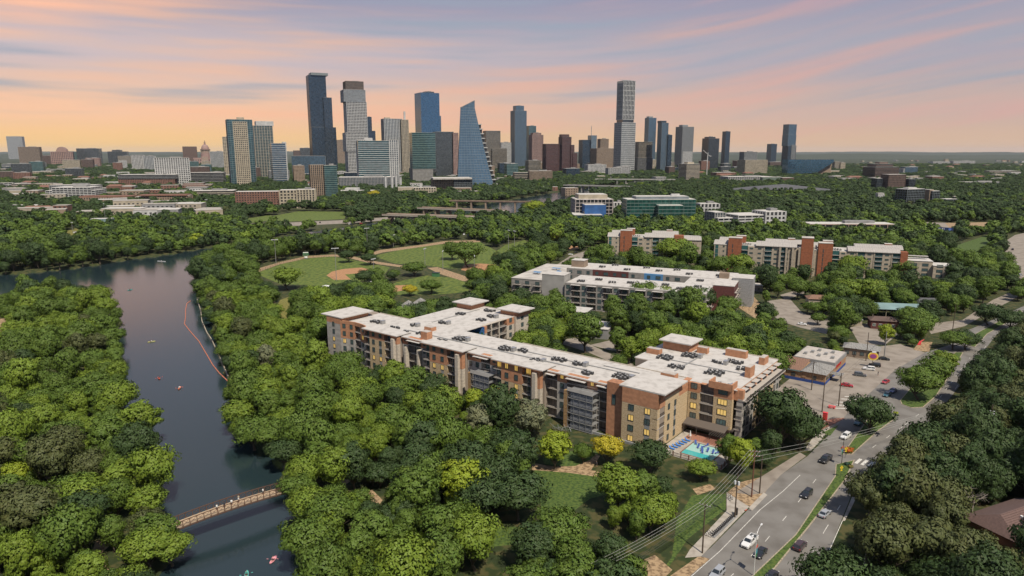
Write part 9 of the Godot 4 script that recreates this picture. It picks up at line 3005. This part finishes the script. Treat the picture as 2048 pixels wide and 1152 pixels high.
func make_trees() -> void:
	for i in TREE_FORMS.size():
		var t: Array = TREE_FORMS[i]
		crowns.append(crown_mesh(100 + i, t[0], t[1], t[2], 72, 96, 0.31, t[3]))
		trunks.append(trunk_mesh(200 + i, t[1], t[2], t[0]))
		if i < 4:
			far_crowns.append(crown_mesh(300 + i, t[0], t[1] * 0.6, t[2], 24, 40, 0.85, t[3]))
	stop(river)
	stop(road_area, 4.0)
	for p in lots:
		stop(p, 1.0)
	for p in fields:
		stop(p, 1.0)
	for p in lawns:
		stop(p, 2.0)
	for p in dry:
		stop(p, 2.0)
	for o in get_children():
		if o is MeshInstance3D and (o.name.begins_with("dirt_path") or o.name.begins_with("driveway") or o.name.begins_with("road") or o.name.begins_with("pavement") or o.name.begins_with("sand_lot") or o.name.begins_with("infield")) and not o.name.begins_with("road_marking"):
			var a: Array = o.mesh.surface_get_arrays(0)
			var pp := PackedVector2Array()
			for v in a[Mesh.ARRAY_VERTEX]:
				pp.append(Vector2(v.x, v.z))
			stop(pp, 2.0)
	var kept := tree_stop
	tree_stop = []
	stop([Vector2(37.8, -1298.2), Vector2(198.8, -1755.2), Vector2(179, -1539), Vector2(61.2, -1271.7)])
	stop([Vector2(-23.2, -1326), Vector2(20.3, -1326), Vector2(16.1, -1046), Vector2(-15, -1028.6)])
	for p in fields + lawns + dry + [lots[1], lots[2], lots[3], lots[5]]:
		stop(p)
	if front_view.size():
		stop(front_view)
	open_view = tree_stop
	tree_stop = []
	stop(road_area, 2.0)
	stop(lots[0])
	stop(creek_view)
	stop(pool_view)
	stop([Vector2(24.4, -193.6), Vector2(34.3, -193.6), Vector2(32.9, -182.9), Vector2(23.2, -182.9)])
	road_view = tree_stop
	tree_stop = []
	stop(left_view)
	for q in block_view:
		stop(q)
	facade_view = tree_stop
	tree_stop = kept
	# placed trees that the photograph lets one pick out
	var k := 0
	for h in HERO:
		var form: int = h[3]
		var s: float = h[4] / (TREE_FORMS[form][1] + TREE_FORMS[form][2])
		var sw: float = h[5] / TREE_FORMS[form][0]
		tree_node("tree", h[6], form, h[2], Vector3(h[0], 0, h[1]), k * 1.3, Vector3(sw, s, sw), "")
		var c := PackedVector2Array()
		for q in 8:
			c.append(Vector2(h[0], h[1]) + Vector2.from_angle(q * TAU / 8) * (h[5] * 0.75 + 1.5))
		stop(c)
		k += 1
	# everything between: a jittered grid
	var f := noisef(77, 0.018)
	var gap := noisef(78, 0.02)
	var r := RandomNumberGenerator.new()
	r.seed = 4
	var list := []
	var rings := [[-106.0, -340.0, 6.6], [-104.0, -330.0, 9.5], [-108.0, -460.0, 8.3], [-460.0, -1000.0, 9.0], [-1000.0, -2300.0, 13.0], [-2300.0, -5200.0, 24.0]]
	for q in rings:
		var st: float = q[2]
		var z: float = q[0]
		while z > q[1]:
			var half := -z * 0.80 + 45.0
			var x := -half
			while x < half:
				var p := Vector2(x + r.randf_range(-0.42, 0.42) * st, z + r.randf_range(-0.42, 0.42) * st)
				x += st
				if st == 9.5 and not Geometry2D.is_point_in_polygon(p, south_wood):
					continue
				var keep := r.randf()
				var g := gap.get_noise_2d(p.x, p.y)
				if q[0] < -900.0 and (g * 0.6 + keep * 0.5 < 0.12):
					continue
				if q[0] > -500.0 and keep < 0.04:
					continue
				if p.y < -3000.0 and keep < 0.3:
					continue
				if blocked(p, tree_stop) or blocked(p * 1.05, open_view) or blocked(p * 1.1, open_view) or blocked(p * 1.14, open_view) or blocked(p * 1.04, road_view) or blocked(p * 1.08, road_view) or blocked(p * 1.115, road_view) or blocked(p * 1.03, facade_view) or blocked(p * 1.055, facade_view) or blocked(p * 1.014, see_over) or blocked(p * 1.028, see_over):
					continue
				var size := (0.78 + 0.95 * pow(r.randf(), 2.2) + 0.22 * clampf(f.get_noise_2d(p.x * 2.0 + 500.0, p.y * 2.0), -0.4, 1.0)) * (st / 8.0 if st > 12.0 else 1.0)
				if st == 6.6:
					size = r.randf_range(0.42, 0.7)
				if q[0] > -200.0:
					size = minf(size, 1.32)
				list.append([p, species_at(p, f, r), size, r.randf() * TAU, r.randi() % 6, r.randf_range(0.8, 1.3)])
			z -= st
	list.sort_custom(func(a, b): return a[0].length_squared() < b[0].length_squared())
	var seen_n := 0
	var told := {}
	var piles := {}
	for t in list:
		var p: Vector2 = t[0]
		var in_view: bool = absf(p.x) < -p.y * 0.77 + 4.0 and p.y < -122.0
		var size: float = t[2]
		if in_view and size > 0.7 and seen_n < 300:
			seen_n += 1
			var tall := "tall " if size > 1.08 else "low " if size < 0.84 else ""
			var where := landmark(p)
			var said: String = tall + LOOK[t[1]] + " tree " + where
			told[said] = told.get(said, -1) + 1
			tree_node("tree", said + str(ORDER[mini(told[said], 9)]), t[4], t[1], v3(p), t[3], Vector3(size, size * t[5], size), "woodland trees " + where)
			continue
		var near: bool = -p.y < 620.0
		var key := ("n%d" % t[4]) if near else ("f%d" % (t[4] % 4))
		if not piles.has(key):
			piles[key] = PackedFloat32Array()
		var basis := Basis(Vector3.UP, t[3]).scaled(Vector3(size, size * t[5] * (1.0 if near else minf(1.0, 14.0 / (size * 10.5))), size))
		var c: Array = SPECIES[t[1]]
		var tint := r.randf_range(0.85, 1.15)
		piles[key].append_array([basis.x.x, basis.y.x, basis.z.x, p.x, basis.x.y, basis.y.y, basis.z.y, 0.0, basis.x.z, basis.y.z, basis.z.z, p.y, c[0] * tint, c[1] * tint, c[2] * tint, 1.0])
	var wood := Node3D.new()
	wood.name = "woodland"
	add_child(wood)
	wood.set_meta("kind", "stuff")
	wood.set_meta("label", "massed green tree crowns that cover the land out to the horizon")
	wood.set_meta("category", "woodland")
	for key in piles:
		for layer in ["crown", "trunk"]:
			if layer == "trunk" and key.begins_with("f"):
				continue
			var n := int(key.substr(1))
			var mm := MultiMesh.new()
			mm.transform_format = MultiMesh.TRANSFORM_3D
			mm.use_colors = layer == "crown"
			mm.mesh = (far_crowns[n] if key.begins_with("f") else crowns[n]) if layer == "crown" else trunks[n]
			var buf: PackedFloat32Array = piles[key]
			var count := buf.size() / 16
			mm.instance_count = count
			if layer == "crown":
				mm.buffer = buf
			else:
				var bare := PackedFloat32Array()
				for i in count:
					bare.append_array(buf.slice(i * 16, i * 16 + 12))
				mm.buffer = bare
			var mi := MultiMeshInstance3D.new()
			mi.multimesh = mm
			mi.material_override = M.leaf if layer == "crown" else M.bark
			mi.name = numbered(layer, wood)
			wood.add_child(mi, true)
			mi.set_meta("kind", "stuff")


# x, z, species, form, height, radius, label
var HERO: Array = [
		[12.2, -184.2, "lime", 3, 12.5, 5.2, "tall yellow-green tree beside the sandy path of the park lawn"],
		[28.2, -186.8, "yellow", 4, 9.5, 5.0, "golden yellow round tree by the foot of the stone corner"],
		[21.1, -188.4, "mid", 2, 6.0, 3.4, "small green tree between the lime and the golden tree"],
		[-2.7, -216.9, "lime", 3, 12.0, 4.0, "slim yellow-green tree against the scaffolded facade"],
		[-12.8, -223.5, "lime", 5, 11.0, 4.2, "pale yellow-green tree left of the scaffold"],
		[5.8, -204.6, "grey", 1, 14.0, 7.0, "large grey green tree below the scaffold"],
		[-10.1, -200.8, "grey", 3, 14.5, 5.0, "slender grey-leaved tree beside the bending sandy trail"],
		[-0.6, -186.8, "dark", 0, 12.0, 7.0, "broad dark oak above the park lawn"],
		[1.4, -156.1, "dark", 0, 13.0, 8.0, "broad dark oak at the west rim of the lawn"],
		[-6.8, -156.1, "dark", 2, 12.0, 7.5, "dark oak beside the lower lawn"],
		[10.4, -141, "mid", 2, 11.0, 7.5, "wide mid green tree south of the lawn"],
		[52.9, -176.8, "bright", 4, 6.5, 4.4, "round light green tree in front of the swimming pool"],
		[39.6, -182, "dark", 0, 10.0, 6.5, "dark oak against the stone corner of the apartments"],
		[65, -180.4, "lime", 3, 12.0, 4.0, "yellow-green tree between pool and utility pole"],
		[62.9, -185.2, "mid", 3, 11.0, 3.6, "slim green tree at the pool fence"],
		[83.5, -198.9, "dark", 0, 20.0, 9.0, "very large dark tree covering the road corner of the apartments"],
		[89, -197.1, "dark", 2, 14.0, 7.5, "dark spreading tree leaning over the driveway"],
		[116.7, -210.2, "dark", 2, 13.0, 8.2, "wide dark tree on the grass median at the junction"],
		[150.6, -240.6, "mid", 0, 13.5, 8.5, "large round tree on the upper median"],
		[165.5, -254.4, "mid", 1, 13.0, 7.0, "round tree behind the large median tree"],
		[177.9, -269.7, "bright", 1, 11.0, 6.0, "light green tree further up the median"],
		[211, -306.2, "dark", 2, 9.5, 7.0, "spreading tree at the narrow end of the median"],
		[205.1, -306.2, "mid", 0, 9.5, 7.0, "green tree between frontage road and main road"],
		[253.6, -353.3, "dark", 0, 12.0, 9.0, "dark round tree where the two roads meet"],
		[258.1, -342.8, "dark", 2, 11.0, 9.0, "dark tree on the far verge beyond the bend"],
		[33.6, -302.1, "mid", 1, 20.0, 9.0, "tall spreading tree on the street behind the apartments"],
		[50.9, -284.7, "bright", 3, 13.0, 5.0, "bright upright tree beside the white roof step"],
		[130.3, -547, "bright", 0, 24.0, 17.0, "huge round tree before the terracotta apartment block"],
		[-5.4, -516.3, "dark", 0, 16.0, 11.0, "dark oak by the clay infield"],
		[-35.7, -539.6, "mid", 0, 22.0, 14.0, "big cottonwood by the ball fields"],
		[-51, -578.7, "mid", 1, 17.0, 9.0, "tall tree beside the big cottonwood"],
		[-137.8, -565.1, "dark", 0, 11.0, 8.0, "dark tree on the path behind the outfield"],
		[-116.3, -552.1, "dark", 2, 10.0, 8.0, "second dark tree on the outfield path"],
		[-73.1, -501.1, "mid", 2, 11.0, 10.0, "low round tree beside the second diamond"],
		[-102.2, -465.8, "dark", 2, 11.0, 8.0, "tree at the backstop of the large diamond"],
		[-97.5, -480.9, "mid", 0, 10.0, 7.0, "tree behind home plate"],
		[-65.4, -428.6, "yellow", 2, 7.5, 5.5, "yellowish round tree at the corner of the small diamond"],
		[-52.7, -434.9, "mid", 2, 10.0, 8.0, "green tree beside the yellowish one"],
		[-101.1, -416.4, "dark", 0, 13.0, 8.0, "dark tree shading the small car park"],
		[-150.3, -448.1, "bright", 0, 16.0, 11.0, "bright broad tree at the near rim of the outfield"],
		[-71.5, -358.8, "bright", 0, 17.0, 10.0, "bright round tree beside the pyramid-roofed pavilions"],
		[34, -1011.7, "lime", 0, 22.0, 17.0, "pale yellow-green tree near the lake bridge"],
		[-364.5, -1142.7, "mid", 0, 16.0, 13.0, "lone round tree on the roadside green"],
		[-275.2, -1369.8, "yellow", 0, 18.0, 14.0, "bright yellow tree near the white low hall"],
		[201, -402.1, "bright", 1, 17.0, 10.0, "tall bright tree behind the car park"],
		[213.2, -399.4, "bright", 1, 18.0, 10.0, "big open-trunked tree behind the eateries"],
		[206.3, -342.8, "mid", 0, 13.0, 9.0, "round tree over the beer garden"],
		[143.1, -364.4, "mid", 2, 6.0, 3.5, "little tree in the car park island"],
		[162.9, -353.3, "mid", 2, 7.0, 4.5, "small tree beside the parked cars"],
		[76.5, -382.4, "mid", 0, 19.0, 9.5, "broad tree hiding the middle of the grey apartments"],
		[87.2, -378.6, "bright", 0, 17.0, 8.0, "bright tree before the grey apartments, next to the broad one"],
		[96.4, -364.4, "mid", 1, 20.0, 9.0, "tall tree before the right part of the grey apartments"],
		[107.2, -373.8, "dark", 0, 17.0, 8.0, "dark tree beside the maroon brick end"],
		[118.4, -364.4, "mid", 0, 14.0, 8.0, "round tree to the right of the maroon brick end"],
		[164.7, -484.8, "bright", 0, 20.0, 11.0, "bright crowned tree before the middle terracotta block"],
		[172.6, -456.8, "dark", 0, 17.0, 10.0, "dark crown below the middle terracotta block"],
		[244.2, -484.8, "bright", 0, 19.0, 11.0, "bright crown before the right terracotta block"],
		[280.3, -484.8, "mid", 0, 17.0, 11.0, "green crown below the low wing of the right terracotta block"],
		[-55.7, -170.2, "bright", 4, 11.0, 6.0, "bright tree leaning over the east end of the footbridge"],
		[-55.1, -163, "mid", 0, 9.0, 5.5, "green tree just south of the east end of the footbridge"],
		[-49.6, -153.8, "bright", 0, 10.5, 6.0, "bright tree over the water south of the footbridge"],
		[-86.1, -146.7, "olive", 4, 8.0, 5.0, "olive tree below the west end of the footbridge"],
		[-90.4, -154.9, "bright", 1, 10.0, 5.0, "bright tree beside the west end of the footbridge"],
		[-75.6, -137.1, "bright", 0, 8.0, 5.0, "bright tree on the bare bank below the west end of the footbridge"],
		[-80.6, -141, "mid", 1, 10.5, 5.5, "mid green tree behind the bare bank below the footbridge"],
		[-79.6, -135.3, "bright", 4, 10.0, 6.0, "bright tree at the lower edge of the west bank"],
		[-74.1, -195.3, "mid", 0, 11.0, 6.5, "green tree over the bend above the footbridge"],
		[-66.2, -185.2, "dark", 4, 9.0, 6.0, "dark tree above the east end of the footbridge"],
		[-89.8, -211.8, "bright", 1, 11.0, 6.0, "bright tree leaning over the river bend"],
		[178.2, -314.6, "lime", 3, 11.0, 4.0, "feathery pale tree over the red play sculpture"]]
